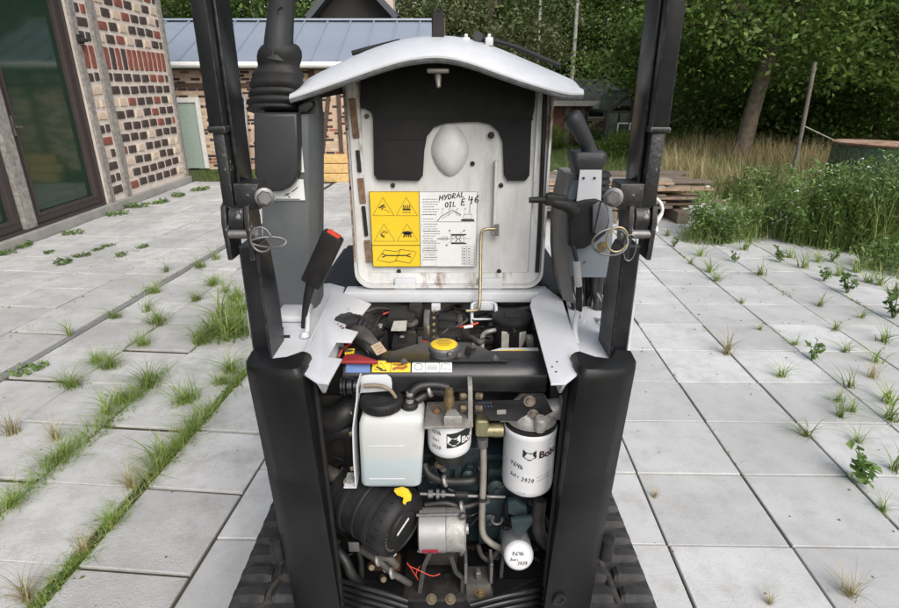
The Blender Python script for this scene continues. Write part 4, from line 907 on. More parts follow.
# rust nibbles beside the hose opening
b = BM()
for px, py, r_ in ((343, 322, .004), (345, 318, .003), (341, 326, .0035), (346, 314, .0025), (338, 324, .002), (343, 328, .003), (348, 309, .002), (336, 320, .0015)):
    c0 = PZ(px, py, 1.0352); n = 7; fill(b, [(c0.x+math.cos(k/n*6.28)*r_*random.uniform(.6, 1.4), c0.y+math.sin(k/n*6.28)*r_*1.6*random.uniform(.6, 1.4)) for k in range(n)], lambda s, t: Vector((s, t, 1.0352)))
obj('rust_spots', b, mat('rust', (.13, .06, .03), .9, var=.4, scale=90), pl)
# slots, studs and cable anchors on the decks
for px in ((281, 286, 331, 333), (305, 308, 322, 338)): pass
b = BM(); prism(b, [PZ(281, 327, 1.0135), PZ(283.5, 327, 1.0135), PZ(283.5, 335, 1.0135), PZ(290, 335, 1.0135), PZ(290, 337.5, 1.0135), PZ(281, 337.5, 1.0135)], (0, 0, -.001)); obj('slot', b, M['ink'], dl)
b = BM(); p = PZ(268, 318, 1.013); box(b, (p.x-.012, 1.17, 1.013), (p.x+.008, 1.30, 1.075), .004); obj('bracket', b, M['white'], dl, 35)
b = BM(); p = PZ(290, 318, 1.013); box(b, (p.x-.03, p.y-.03, 1.013), (p.x+.045, p.y+.06, 1.03), .006); obj('column_foot', b, M['white'], dl, 35)
b = BM(); p, q = PZ(305, 337, 1.014), PZ(309, 318, 1.02); tube(b, [p, p+Vector((.002, .02, .012)), q+Vector((0, 0, .03))], [.007, .006, .005], 10); lathe(b, [(.011, 0), (.012, .004), (.006, .012)], frame(p, (0, .1, 1)), 14); obj('belt_anchor', b, M['white'], dl, 50)
b = BM(); p = PZ(577, 345, 1.014); tube(b, [p, p+Vector((.002, .04, .02)), P(578, 310, 1.22)], [.007, .006, .008], 10); obj('cable_anchor', b, M['white'], dr, 50)
b = BM(); prism(b, [PZ(604, 337, 1.0135), PZ(606, 337, 1.0135), PZ(612, 355, 1.0135), PZ(609, 355, 1.0135)], (0, 0, -.001)); obj('slot', b, M['ink'], dr)
b = BM(); prism(b, [PZ(605, 335, 1.013), PZ(606.5, 335, 1.013), PZ(614, 352, 1.013), PZ(612, 352, 1.013)], (0, 0, .075)); obj('upright_flange', b, M['white'], dr)
for px, py in ((556, 372), (552, 367), (557, 362)):
    b = BM(); lathe(b, [(.0022, 0), (.0022, .001), (0, .001)], frame(PZ(px, py, 1.034), (0, 0, 1)), 8); obj('rivet', b, M['ink'], pr)
# inner white cheeks below the plates
for sg, xs_ in ((-1, -.262), (1, .232)):
    b = BM(); secs = []
    for z, y0, dx in ((1.026, .955, 0), (1.0, .96, .012), (.97, .985, .012), (.95, 1.02, .004)): secs.append([(xs_-sg*dx, y0, z), (xs_-sg*dx+sg*.006, y0, z), (xs_-sg*dx+sg*.006, 1.2, z), (xs_-sg*dx, 1.2, z)])
    loft(b, secs); obj('cheek_plate', b, M['white'], exc, 60)

# ---- hinge bar
b = BM(); xa, xb = P(344, 296, 1.40).x, P(549, 296, 1.40).x
box(b, (xa, 1.40, 1.004), (xb, 1.455, 1.032), .003); hb = obj('hinge_bar', b, M['white'], exc, 35)
for x0, x1 in ((395, 416), (478, 502)):
    b = BM(); p, q = P(x0, 290, 1.43), P(x1, 290, 1.43); box(b, (p.x, 1.425, 1.0325), (q.x, 1.452, 1.062), .003); obj('hinge_tab', b, M['white'], hb, 35)
    b = BM(); tube(b, [(p.x-.004, 1.455, 1.045), (q.x+.004, 1.455, 1.045)], .008, 12); obj('hinge_pin', b, M['steel'], hb, 50)
b = BM(); p, q = P(405, 306, 1.39), P(434, 306, 1.39)
for px in (436, 447): pass
b = BM(); p = P(436, 306, 1.392); box(b, (p.x-.012, 1.383, .985), (p.x+.012, 1.399, 1.004), .002); obj('tab', b, M['white'], hb)
b = BM(); p, q = P(472, 310, 1.36), P(496, 310, 1.36)
tube(b, [(p.x, 1.35, .965), (p.x, 1.36, 1.0), (p.x+.006, 1.375, 1.012), (q.x-.006, 1.375, 1.012), (q.x, 1.36, 1.0), (q.x, 1.35, .965)], .0045, 8, k=3)
box(b, (p.x+.004, 1.372, .992), (q.x-.004, 1.399, 1.012), .002); tube(b, [(p.x, 1.354, .975), (q.x, 1.354, .975)], .003, 8); obj('stay_bracket', b, M['white'], hb, 50)
for sx, a, c in ((-1, (345, 292), (361, 283)), (1, (548, 288), (533, 278))):
    b = BM(); tube(b, [P(*a, 1.46)+Vector((0, 0, .0)), P(*c, 1.475)], .008, 8); obj('hinge_arm', b, M['rub'], hb, 50)

# ---- engine hood, opened upright; its inside faces the camera
HYp = 1.45; hood = None
def hp(px, py, y=HYp): return P(px, py, y)
hx0, hx1, hz0, hz1 = -.253, .250, 1.037, 1.562
def hood_outline(ins=0.0, r=.045):
    pts = [(hx0+ins, hz1), (hx0+ins, hz0+r)]
    pts += [(hx0+ins+(r-ins)*(1-math.cos(R(a)))+0*ins, hz0+ins+(r-ins)*(1-math.sin(R(a)))) for a in (15, 30, 45, 60, 75, 90)]
    pts += [(hx1-ins-(r-ins)*(1-math.cos(R(a))), hz0+ins+(r-ins)*(1-math.sin(R(a)))) for a in (90, 75, 60, 45, 30, 15)]
    return pts+[(hx1-ins, hz0+r), (hx1-ins, hz1)]
b = BM(); prism(b, [(x, HYp, z) for x, z in hood_outline(.004)], (0, .012, 0)); hood = obj('hood', b, M['hood_in'], exc, 35)
hood['label'] = 'open engine hood with black foam lining, stickers and rust marks'
# outer skin behind, rim in front
b = BM(); o1 = [(x, HYp+.013, z) for x, z in hood_outline(.0)]; o2 = [(x*.93, HYp+.075, z*1.0+.012) for x, z in hood_outline(.02)]; loft(b, [o1, o2], True, True); obj('outer_skin', b, M['white'], hood, 40)
A, B_ = hood_outline(0), hood_outline(.006); b = BM(); n = len(A)
ra = [[bm_ for bm_ in ()] for _ in ()]
v = [[b.verts.new((x, y, z)) for x, z in O] for O, y in ((A, HYp-.002), (A, HYp-.028), (B_, HYp-.028), (B_, HYp-.002))]
for k in range(4):
    for i in range(n-1): b.faces.new((v[k][i], v[k][i+1], v[(k+1) % 4][i+1], v[(k+1) % 4][i]))
obj('rim', b, M['hood_rim'], hood, 40)
C1, C2 = hood_outline(.007), hood_outline(.036); b = BM()
v = [[b.verts.new((x, y, z)) for x, z in O] for O, y in ((C1, HYp-.0015), (C1, HYp-.010), (C2, HYp-.007), (C2, HYp-.0015))]
for k in range(4):
    for i in range(n-1): b.faces.new((v[k][i], v[k][i+1], v[(k+1) % 4][i+1], v[(k+1) % 4][i]))
obj('rim_flange', b, M['hood_rim'], hood, 40)
# rubber seals: whole on the right, broken on the left
b = BM(); tube(b, [hp(545, 92, HYp-.014), hp(543, 150, HYp-.014), hp(540, 220, HYp-.014), hp(537, 272, HYp-.014)], .0055, 8, k=5); obj('seal', b, M['rub'], hood, 60)
for y0, y1, mk in ((98, 138, 'rust'), (150, 172, 'rub'), (178, 203, 'rust'), (206, 236, 'rub'), (240, 262, 'rust')):
    b = BM(); x0 = 352+(y0-98)*.105; x1 = 352+(y1-98)*.105; p, q = hp(x0, y0, HYp-.012), hp(x1, y1, HYp-.012); bar(b, p, q, .010 if mk == 'rub' else .016, .006, (0, 1, 0), .002)
    obj('seal_piece' if mk == 'rub' else 'rusty_glue_patch', b, M['rub'] if mk == 'rub' else mat('rusty_glue', (.17, .105, .065), .9, var=.5, scale=60, bmp=.6, bscale=200), hood)
for y0, y1, w in ((84, 130, .006), (128, 190, .004), (186, 262, .005)):
    b = BM(); x0 = 343.5+(y0-84)*.078; x1 = 343.5+(y1-84)*.078; p, q = hp(x0, y0, HYp-.0285), hp(x1, y1, HYp-.0285); p.x = q.x = hx0+.003; bar(b, p, q, w, .003, (0, 1, 0)); obj('rusty_edge', b, mat('edge_rust', (.15, .09, .055), .9, var=.5, scale=50, dirt=(.4, .38, .34), dirt_amt=.9, dirt_scale=45), hood)
# foam lining with a U-shaped cut-out
FO = [(535.5, 84), (520, 74), (480, 57), (437, 51), (400, 56), (361, 72), (361, 108), (366, 108.5), (372, 112), (373.5, 118), (374.5, 174), (378, 179), (419, 180), (423, 175), (424.5, 150), (427, 136), (434, 127), (446, 122.5), (478, 121.5), (490, 124), (498, 131), (502.5, 142), (503.5, 174), (507, 180), (525, 180), (529, 175), (531, 122), (534, 108)]
b = BM(); prism(b, [hp(x, y, HYp-.0012) for x, y in FO], (0, -.014, 0), .004); fo = obj('foam_lining', b, M['foam'], hood, 40)
for x0, x1, y in ((375, 424, 139), (504, 530, 139), (375, 533, 119)):
    b = BM(); p, q = hp(x0, y, HYp-.0153), hp(x1, y, HYp-.0153); tube(b, [p, q], .0022, 6); obj('foam_crease', b, M['foam'], fo, 60)
# stamped dome and ribs
b = BM(); c0 = hp(450, 150); secs = []
for f, d in ((1, 0), (.93, .004), (.75, .010), (.5, .0145), (.22, .0165)):
    s_ = []
    for k in range(28):
        a = 2*math.pi*k/28; s_.append((c0.x+math.cos(a)*.047*f, HYp-.0012-d*1.5, c0.z+math.sin(a)*(.054+.012*abs(math.sin(a))**3)*f))
    secs.append(s_)
loft(b, secs, True, False); b.faces.new([b.verts[i] for i in range(-28, 0)] if False else [vv for vv in list(b.verts)[-28:]]); obj('stamped_dome', b, hoodmat('smudged_white_paint', .8, .9, .6), hood, 60)
b = BM(); p, q = hp(495.5, 160), hp(495.5, 232); box(b, (p.x-.003, HYp-.022, q.z), (p.x+.004, HYp-.001, p.z), .002); obj('stay_flange', b, M['hood_in'], hood)
b = BM(); p, q = hp(440, 182), hp(440, 130); 
for px, py in ((367, 116), (393, 185), (501, 185), (399, 271), (499, 271)):
    b = BM(); lathe(b, [(.0058, 0), (.0058, .004), (.003, .006), (0, .006)], frame(hp(px, py, HYp-.001), (0, -1, 0)), 12); obj('plug', b, mat('dull_screw', (.07, .06, .05), .7) if px == 367 else M['rub'], hood, 50)
b = BM(); lathe(b, [(.008, 0), (.008, .012), (.005, .014), (0, .014)], frame(hp(491, 135, HYp-.001), (0, -1, .1)), 12); obj('rubber_stop', b, M['rub'], hood, 50)
b = BM(); lathe(b, [(.006, 0), (.006, .003), (.0035, .003), (.0035, .001), (0, .001)], frame(hp(472.5, 163.5, HYp-.001), (0, -1, 0)), 14); obj('grommet', b, M['rub'], hood, 50)
# stay rod
b = BM(); tube(b, [hp(495, 229, HYp-.024), hp(487, 229, HYp-.026), hp(482.5, 231, HYp-.027), hp(481, 238, HYp-.03), hp(480.5, 262, 1.40), hp(480, 290, 1.372), hp(479.5, 305, 1.355), hp(477, 310, 1.352), hp(466, 311, 1.352)], .0042, 10, k=5); obj('stay_rod', b, M['zincy'], hood, 60)
b = BM(); box(b, *[tuple(hp(x, y, yy)) for x, y, yy in ((494, 236, HYp-.027), (499, 224, HYp-.02))]); obj('rod_pivot', b, M['steel'], hood)
# sticker: warnings on yellow, chart on white
sA, sB = hp(369.5, 190.5), hp(477.5, 190.5); sC = hp(372, 265.5); w_ = sB.x-sA.x; h_ = sA.z-sC.z; yw = w_*.462
def sticker(name, x0, x1, z0, z1, m, y=HYp-.0022):
    b = BM(); fill(b, [(x0, z0), (x1, z0), (x1, z1), (x0, z1)], lambda s, t: Vector((s, y, t))); return obj(name, b, m, hood)
# chart board sits clear of the stamped rim flange
st_y = sticker('warning_sticker', sA.x, sA.x+yw, sC.z, sA.z, M['yel'], HYp-.0112); st_w = sticker('chart_sticker', sA.x+yw+.0005, sB.x, sC.z, sA.z, M['wht_s'], HYp-.0112)
mp = lambda s, t: Vector((sA.x+s, HYp-.0118, sC.z+t))
b = BM(); lw = .0016
ribbon(b, [(.001, .001), (yw, .001), (yw, h_-.001), (.001, h_-.001)], lw, mp, True); ribbon(b, [(0, h_*.295), (yw, h_*.295)], lw, mp)
def tri(cx, cy, s_): ribbon(b, [(cx-s_, cy-s_*.8), (cx+s_, cy-s_*.8), (cx, cy+s_*.9)], .0017, mp, True)
ts = yw*.215; cs = [(yw*.27, h_*.80), (yw*.74, h_*.80), (yw*.27, h_*.46), (yw*.74, h_*.46)]
for k, (cx, cy) in enumerate(cs):
    tri(cx, cy, ts); r_ = ts*.42
    if k == 0:
        ribbon(b, [(cx-r_*.9, cy-r_*.2), (cx-r_*.1, cy+r_*.35), (cx+r_*.3, cy+r_*.5)], .004, mp); ribbon(b, [(cx-r_*.4, cy-r_*.7), (cx-.001, cy), (cx+r_*.6, cy+r_*.05)], .0025, mp); ribbon(b, [(cx-r_*.1, cy-r_*.3), (cx+r_*1.4, cy-r_*1.15)], .001, mp)
    elif k == 1:
        for j in (-.55, -.2, .2, .55): ribbon(b, [(cx+r_*j, cy-r_*.5), (cx+r_*(j*1.3), cy+r_*.45)], .0026, mp)
        ribbon(b, [(cx-r_*.9, cy-r_*.55), (cx+r_*.9, cy-r_*.55)], .004, mp); ribbon(b, [(cx-r_*.9, cy-r_*1.2), (cx+r_*.9, cy-r_*1.2)], .0015, mp)
    elif k == 2:
        for j in range(6): a = j*.6; ribbon(b, [(cx+math.cos(a)*r_*.2, cy+math.sin(a)*r_*.2), (cx+math.cos(a)*r_*.9, cy+math.sin(a)*r_*.7)], .0012, mp)
        ribbon(b, [(cx-r_*.8, cy-r_*.2), (cx-r_*.3, cy-r_*.9)], .004, mp); ribbon(b, [(cx-r_*.1, cy-r_*.3), (cx-r_*.1, cy-r_*1.1)], .002, mp)
    else:
        fill(b, [(cx+math.cos(q*.524)*r_*1.15, cy+r_*.05+math.sin(q*.524)*r_*.42) for q in range(12)], mp)
        for j in (-.7, -.25, .25, .7): ribbon(b, [(cx+r_*j*.6, cy), (cx+r_*j*1.3, cy-r_*.95)], .0032, mp)
bx, by = yw*.5, h_*.145
ribbon(b, [(bx-yw*.40, by-h_*.05), (bx-yw*.24, by+h_*.09), (bx, by+h_*.065), (bx+yw*.1, by+h_*.095), (bx+yw*.42, by+h_*.06), (bx+yw*.28, by-h_*.095), (bx, by-h_*.06), (bx-yw*.15, by-h_*.085)], .0016, mp, True)
ribbon(b, [(bx-yw*.02, by-h_*.06), (bx+yw*.08, by+h_*.08)], .0012, mp); ribbon(b, [(bx-yw*.22, by+h_*.012), (bx+yw*.24, by+h_*.012)], .0032, mp)
for sx in (-1, 1): ribbon(b, [(bx+sx*yw*.30, by+h_*.035), (bx+sx*yw*.23, by+h_*.02), (bx+sx*yw*.23, by+h_*.004), (bx+sx*yw*.30, by-h_*.012)], .0028, mp)
obj('warning_symbols', b, M['ink'], st_y if False else hood)
b = BM(); x0, x1 = yw, w_
ribbon(b, [(x0, .001), (w_-.001, .001), (w_-.001, h_-.001), (x0, h_-.001)], .0013, mp, True)
rr = random.Random(3)
for row in range(26):                                   # columns of small print
    t = h_*(.90-.032*row)
    if rr.random() < .12: continue
    s_ = x0+.006+rr.uniform(0, .004)
    while s_ < x0+.006+w_*rr.uniform(.1, .17):
        l_ = rr.uniform(.002, .007); ribbon(b, [(s_, t), (s_+l_, t)], .0013, mp); s_ += l_+.0015
for q in (.30, .42, .66, .78, .9): ribbon(b, [(x0+.005, h_*(1-q)), (x0+.042, h_*(1-q)), (x0+.042, h_*(1-q)-.018), (x0+.005, h_*(1-q)-.018)], .0006, mp, True)
# excavator side view
ex, ey = x0+w_*.165, h_*.62
ribbon(b, [(ex-.004, ey-.002), (ex+.098, ey-.002)], .0009, mp); ribbon(b, [(ex, ey), (ex+.01, ey+.012), (ex+.04, ey+.029), (ex+.062, ey+.016)], .0017, mp); ribbon(b, [(ex+.012, ey+.006), (ex+.042, ey+.024), (ex+.06, ey+.013)], .0009, mp)
ribbon(b, [(ex+.062, ey+.002), (ex+.096, ey+.002)], .005, mp); ribbon(b, [(ex+.066, ey+.006), (ex+.09, ey+.006), (ex+.09, ey+.018), (ex+.07, ey+.018)], .0011, mp, True); ribbon(b, [(ex+.084, ey+.02), (ex+.084, ey+.045), (ex+.09, ey+.045)], .0013, mp)
for q in (.012, .03, .05, .07): ribbon(b, [(ex+q, ey+.03), (ex+q+.004, ey+.034)], .0012, mp); ribbon(b, [(ex+q, ey+.03), (ex+q, ey+.012)], .0005, mp)
# plan view
ey = h_*.36; ribbon(b, [(ex, ey+.005), (ex+.03, ey+.005)], .002, mp); ribbon(b, [(ex-.004, ey+.0055), (ex+.088, ey+.0055)], .0006, mp); ribbon(b, [(ex+.012, ey+.001), (ex+.026, ey+.001), (ex+.026, ey+.010), (ex+.012, ey+.010)], .0009, mp, True)
for t in (-.008, .016): ribbon(b, [(ex+.036, ey+t), (ex+.076, ey+t)], .0034, mp)
ribbon(b, [(ex+.036, ey-.005), (ex+.07, ey-.005), (ex+.07, ey+.013), (ex+.036, ey+.013)], .0014, mp, True); ribbon(b, [(ex+.048, ey-.003), (ex+.053, ey+.004), (ex+.048, ey+.012)], .002, mp); ribbon(b, [(ex+.062, ey-.003), (ex+.057, ey+.004), (ex+.062, ey+.012)], .002, mp)
for s_, t in ((.03, .026), (.068, .026), (.022, -.014)): ribbon(b, [(ex+s_, ey+t), (ex+s_+.004, ey+t+.002)], .003, mp); ribbon(b, [(ex+s_, ey+t), (ex+.04, ey+.004)], .0005, mp)
# small table
tx, ty = w_*.86, h_*.03
ribbon(b, [(tx, ty), (w_-.005, ty), (w_-.005, ty+h_*.25), (tx, ty+h_*.25)], .0008, mp, True); ribbon(b, [(tx+.012, ty), (tx+.012, ty+h_*.25)], .0006, mp)
for q in range(6): ribbon(b, [(tx, ty+h_*.04*q), (w_-.005, ty+h_*.04*q)], .0005, mp); ribbon(b, [(tx+.003, ty+h_*(.02+.04*q)), (tx+.009, ty+h_*(.02+.04*q))], .002, mp); ribbon(b, [(tx+.015, ty+h_*(.02+.04*q)), (tx+.023, ty+h_*(.02+.04*q))], .0014, mp)
obj('chart_print', b, M['ink'], hood)
b = BM(); mp2 = lambda s, t: Vector((sA.x+s, HYp-.0122, sC.z+t))
pen(b, 'HYDRAL', .0135, x0+w_*.185, h_*.885, mp2, .0026, .16, .95); pen(b, 'OIL', .0125, x0+w_*.235, h_*.80, mp2, .0026, .10, .95); pen(b, 'E', .0165, x0+w_*.385, h_*.825, mp2, .003, .0, .95); pen(b, '46', .019, x0+w_*.45, h_*.85, mp2, .003, .1, .95)
obj('felt_tip_writing', b, M['ink'], hood)
# visor: the hood's curved rear lip
TOPc = [(291, 91), (310, 79), (335, 66), (365, 52), (395, 42), (420, 37.5), (440, 36.5), (465, 38.5), (490, 45), (515, 55), (540, 66), (560, 75), (574, 82), (583, 89)]
FRc = [(289, 97), (312, 89.5), (345, 78), (375, 67.5), (400, 60), (420, 56.5), (437, 55.5), (455, 57.5), (475, 63), (500, 72), (525, 80.5), (550, 88), (570, 92.5), (584, 92.5)]
n = len(TOPc); rows = []
bk, md, fr, lo_, in_, up_ = [], [], [], [], [], []
for k in range(n):
    u_ = abs(2*k/(n-1)-1); yb = 1.385+.06*(1-u_**3); yf = 1.265+.03*u_**2
    p, q = P(*TOPc[k], yb), P(*FRc[k], yf); m_ = (p*.45+q*.55)+Vector((0, 0, .010*(1-u_**4)+.003))
    if k in (0, n-1): p = q+Vector((0, yb-yf, .012)); m_ = (p+q)/2+Vector((0, 0, .004))
    bk.append(p); md.append(m_); fr.append(q); lo_.append(q+Vector((0, .004, -.012))); in_.append(q+Vector((0, .016, -.014))); up_.append(p+Vector((0, .0, -.03)))
def dens(r): return [Vector(v) for v in spline(r, 3)]
bk, md, fr, lo_, in_, up_ = map(dens, (bk, md, fr, lo_, in_, up_))
q1 = [(a*.6+c*.4)+Vector((0, 0, .005)) for a, c in zip(bk, md)]; q2 = [(a*.25+c*.75)+Vector((0, -.004, .0035)) for a, c in zip(md, fr)]
b = BM(); loft(b, [bk, q1, md, q2, fr, [v+Vector((0, .0005, -.004)) for v in fr], [v+Vector((0, .008, -.006)) for v in fr], up_, bk], False); bmesh.ops.remove_doubles(b, verts=b.verts, dist=.0003); vis = obj('visor', b, M['white'], hood, 50)
b = BM(); loft(b, [[v+Vector((0, .001, -.0045)) for v in fr], lo_, in_, [v+Vector((0, .016, -.004)) for v in fr]], False); obj('visor_seal', b, mat('grey_edge_seal', (.16, .165, .17), .7, var=.3, scale=60, bmp=.4, bscale=300), hood, 60)
b = BM(); loft(b, [in_, [Vector((min(max(v.x, hx0+.005), hx1-.005), HYp-.012, max(v.z, 1.5)+.02)) for v in in_]], False); obj('visor_lining', b, M['foam'], hood, 60)
# catch under the visor, bracket and trims on top
b = BM(); p = P(438, 62, 1.30); box(b, (p.x-.024, 1.29, p.z-.022), (p.x+.024, 1.33, p.z-.012), .003); tube(b, [(p.x, 1.305, p.z-.018), (p.x, 1.305, p.z-.034), (p.x+.001, 1.30, p.z-.05)], [.0085, .007, .0045], 10); obj('catch', b, mat('greyed_steel', (.2, .19, .17), .5, .6), hood, 50)
def onv(px, py): return P(px, py, 1.40)
b = BM(); p, q = onv(432, 38), onv(444, 12); box(b, (p.x, 1.385, p.z-.012), (q.x, 1.41, q.z), .003); obj('lock_bracket', b, M['rub'], hood)
b = BM(); 
for k in range(4): box(b, (p.x+.003+k*.0062, 1.383, q.z+.0), (p.x+.006+k*.0062, 1.40, q.z+.006))
obj('bracket_tips', b, M['rub'], hood)
for px in (466, 489):
    b = BM(); p = onv(px, 42); box(b, (p.x-.009, 1.39, p.z-.008), (p.x+.009, 1.415, p.z+.010), .003); box(b, (p.x-.004, 1.395, p.z+.008), (p.x+.004, 1.41, p.z+.017), .002); obj('trim_block', b, M['white'], hood, 40)
b = BM(); lathe(b, [(.010, -.006), (.012, 0), (.010, .006)], frame(onv(478, 37), (0, 1, 0)), 14); obj('roller', b, M['pod'], hood, 50)
for pts in (((474, 38), (500, 43), (522, 50), (540, 58), (560, 66)), ((352, 54), (375, 48), (400, 42))):
    b = BM(); tube(b, [P(x, y, 1.425)+Vector((0, 0, .002)) for x, y in pts], [.0055]*len(pts), 8); obj('edge_trim', b, M['rub'], hood, 60)

# ---- roll bar posts, hinged halfway
def post(sg):
    X0, X1 = (-.4325, -.4045) if sg < 0 else (.3625, .3945)
    zs = P(450, 131, 1.05).z; zj = P(450, 192, 1.06).z
    b = BM(); box(b, (X0, 1.05, zs), (X1, 1.13, 2.15), .004); pst = obj('roll_bar_post', b, M['post'], exc, 35)
    b = BM(); ov = [(X0-.001, 1.049), (X1+.001, 1.049), (X1+.001, 1.131), (X0-.001, 1.131)]; secs = []
    for dz, o_ in ((-.003, -.001), (0, .0008), (.004, .0011), (.007, 0)): secs.append([(x+(o_ if x > (X0+X1)/2 else -o_), y+(o_ if y > 1.09 else -o_), zs+dz+random.uniform(-.001, .001)) for x, y in ov])
    loft(b, secs); obj('weld_bead', b, M['post_worn'], pst, 60)
    b = BM(); box(b, (X0+.003, 1.054, zj-.03), (X1-.003, 1.122, zs-.003), .004); obj('lower_tube', b, M['post_worn'], pst, 35)
    xi = X1 if sg < 0 else X0                                  # inner face
    # inner cheek of the upper tube (a second plate with a step)
    b = BM(); s_ = -sg
    box(b, (min(xi+s_*.0005, xi+s_*.006), 1.075, zs-.12), (max(xi+s_*.0005, xi+s_*.006), 1.15, 1.9), .002); obj('inner_plate', b, M['post'], pst, 35)
    # lower stand from the tail to the joint
    L0, L1 = (-.411, -.373) if sg < 0 else (.336, .372); zl = P(450, 246, 1.05).z
    b = BM(); secs = [[(L0, 1.052, z), (L1, 1.052, z), (L1, y1, z), (L0, y1, z)] for z, y1 in ((.99, 1.15), (1.12, 1.15), (zl-.02, 1.13), (zl, 1.11))]; loft(b, secs)
    bmesh.ops.bevel(b, geom=[e for e in b.edges], offset=.003, segments=1, affect='EDGES'); st = obj('post_stand', b, M['post'], exc, 35)
    cz = (zl+zj)/2+.0; ccx = (X0+X1+L0+L1)/4
    # clevis cheeks and knuckle
    for dx, w in ((-.022, .010), (.022, .010)):
        b = BM(); M_ = frame((ccx+dx-w/2, 1.075, cz-.004), (1, 0, 0), (0, 1, 0)); prof = []
        b2 = [M_ @ Vector((x, y, 0)) for x, y in ((-.028, -.075), (.03, -.075), (.034, .0), (.026, .03), (.0, .042), (-.026, .03), (-.034, 0))]; prism(b, b2, (w, 0, 0), .002); obj('clevis_cheek', b, M['post_worn'], st, 35)
    b = BM(); lathe(b, [(.026, -.014), (.028, -.012), (.028, .012), (.026, .014)], frame((ccx, 1.072, cz), (1, 0, 0)), 20); obj('knuckle', b, M['post_worn'], st, 35)
    # pin with ring clip
    pz = P(450, 233, 1.06).z; px_ = ccx
    b = BM(); tube(b, [(px_-(.024 if sg < 0 else .034), 1.052, pz), (px_+(.034 if sg < 0 else .024), 1.052, pz)], .009, 14); lathe(b, [(.012, 0), (.012, .006), (.009, .008)], frame((px_-sg*.034, 1.052, pz), (-sg, 0, 0)), 14); obj('pin', b, M['steel'], st, 50)
    b = BM(); rc = Vector((px_-sg*.06, 1.045, pz-.012)); pts = [rc+Vector((math.cos(a)*.034, -.008+.004*math.sin(2*a), math.sin(a)*(.010 if sg < 0 else .026))) for a in np.linspace(0, 6.28, 15)]; tube(b, pts, .0022, 7, k=3); obj('ring_clip', b, M['steel'], st, 60)
    b = BM(); pts = [rc+Vector((sg*.012+math.cos(a)*.02, -.012, .006+math.sin(a)*.024)) for a in np.linspace(.3, 5.9, 12)]; tube(b, pts, .0022, 7, k=3); obj('spring_clip', b, M['zincy'] if sg > 0 else M['steel'], st, 60)
    if sg > 0:
        b = BM(); c0 = rc+Vector((.04, -.005, -.012)); pts = [c0+Vector((math.cos(a)*.012, 0, math.sin(a)*.026)) for a in np.linspace(0, 6.28, 12)]; tube(b, pts, .0011, 5, k=2); obj('wire_loop', b, M['steel'], st, 60)
        b = BM(); lathe(b, [(.0075, -.008), (.009, 0), (.0075, .008)], frame(rc+Vector((-.016, -.012, -.008)), (.3, 1, .2)), 12); obj('clip_hinge', b, M['brass'], st, 60)
    # upper block with big bolt
    bz = P(450, 196, 1.06).z; ib = px_-sg*.034
    b = BM(); x0, x1 = sorted((px_-sg*.026, px_-sg*.064)) if False else sorted((px_, px_-sg*.046)); box(b, (x0, 1.055, bz-.026), (x1, 1.12, bz+.024), .004); obj('joint_block', b, M['post_worn'], st, 35)
    b = BM(); hx = px_-sg*.060; Mx = frame((hx, 1.046, bz), (-sg*.35, -1, .05)); lathe(b, [(.018, -.004), (.018, .001), (.0165, .002)], Mx, 24); lathe(b, [(.0135, .002), (.0135, .013), (.012, .016), (0, .016)], Mx, 6); lathe(b, [(.009, .016), (.0085, .018), (0, .018)], Mx, 16); obj('joint_bolt', b, M['steel'], st, 35)
    # paint scratches showing lighter on the stand
    return pst
post(-1); post(1)
b = BM(); tube(b, [(-.4185, 1.09, 2.14), (-.40, 1.09, 2.2), (-.36, 1.09, 2.225), (.32, 1.09, 2.225), (.36, 1.09, 2.2), (.3785, 1.09, 2.14)], .028, 10); obj('roll_bar_hoop', b, M['post'], exc, 50)
# frayed white rope on the right joint
b = BM(); q = [P(656, 198, 1.15), P(661, 204, 1.15), P(662, 212, 1.15), P(657, 220, 1.15), P(651, 226, 1.15), P(655, 230, 1.15), P(648, 232, 1.15)]; tube(b, q, [.003, .004, .0035, .006, .009, .008, .003], 7); rp = obj('rope', b, mat('white_rope', (.62, .62, .6), .9, var=.2, scale=80, bmp=.8, bscale=260), None, 60); tag(rp, 'short knotted white rope tied to the right roll bar hinge', 'rope')

# ---- left console with lever boot, pod and column
lc = None; b = BM(); secs = []
for py, sh in ((312, 0), (250, 0), (180, 0), (150, 0), (130, 0), (114, 0)):
    z = P(300, py, 1.32).z; s_ = (z-1.01)/.35*.03; k = 1 if py < 312 else .97
    secs.append([(-.468+s_, 1.32, z), (-.376+s_, 1.318, z), (-.358+s_, 1.325, z), (-.344+s_, 1.345, z), (-.340+s_, 1.375, z), (-.344+s_, 1.43, z), (-.468+s_, 1.45, z)])
loft(b, secs); lc = obj('left_console', b, M['grey'], exc, 28)
b = BM(); p, q = P(271, 200, 1.317), P(303.5, 179, 1.317); fill(b, [(p.x, p.z), (q.x, p.z), (q.x, q.z), (p.x, q.z)], lambda s, t: Vector((s, 1.3145, t))); sk_ = obj('white_label', b, M['wht_s'], lc)
b = BM(); p2, q2 = P(297, 172, 1.317), P(301.5, 140, 1.317); fill(b, [(p2.x, p2.z), (q2.x, p2.z), (q2.x, q2.z), (p2.x, q2.z)], lambda s, t: Vector((s, 1.3145, t))); obj('white_label', b, M['wht_s'], lc)
b = BM(); mq = lambda s, t: Vector((s, 1.3138, t))
for x0, y0, x1, y1 in ((292, 192, 298, 187), (284, 196, 290, 193), (286, 193, 290, 198), (275, 199.2, 300, 199.2)):
    a, c = P(x0, y0, 1.3138), P(x1, y1, 1.3138); ribbon(b, [(a.x, a.z), (c.x, c.z)], .002, mq)
obj('label_print', b, M['ink'], lc)
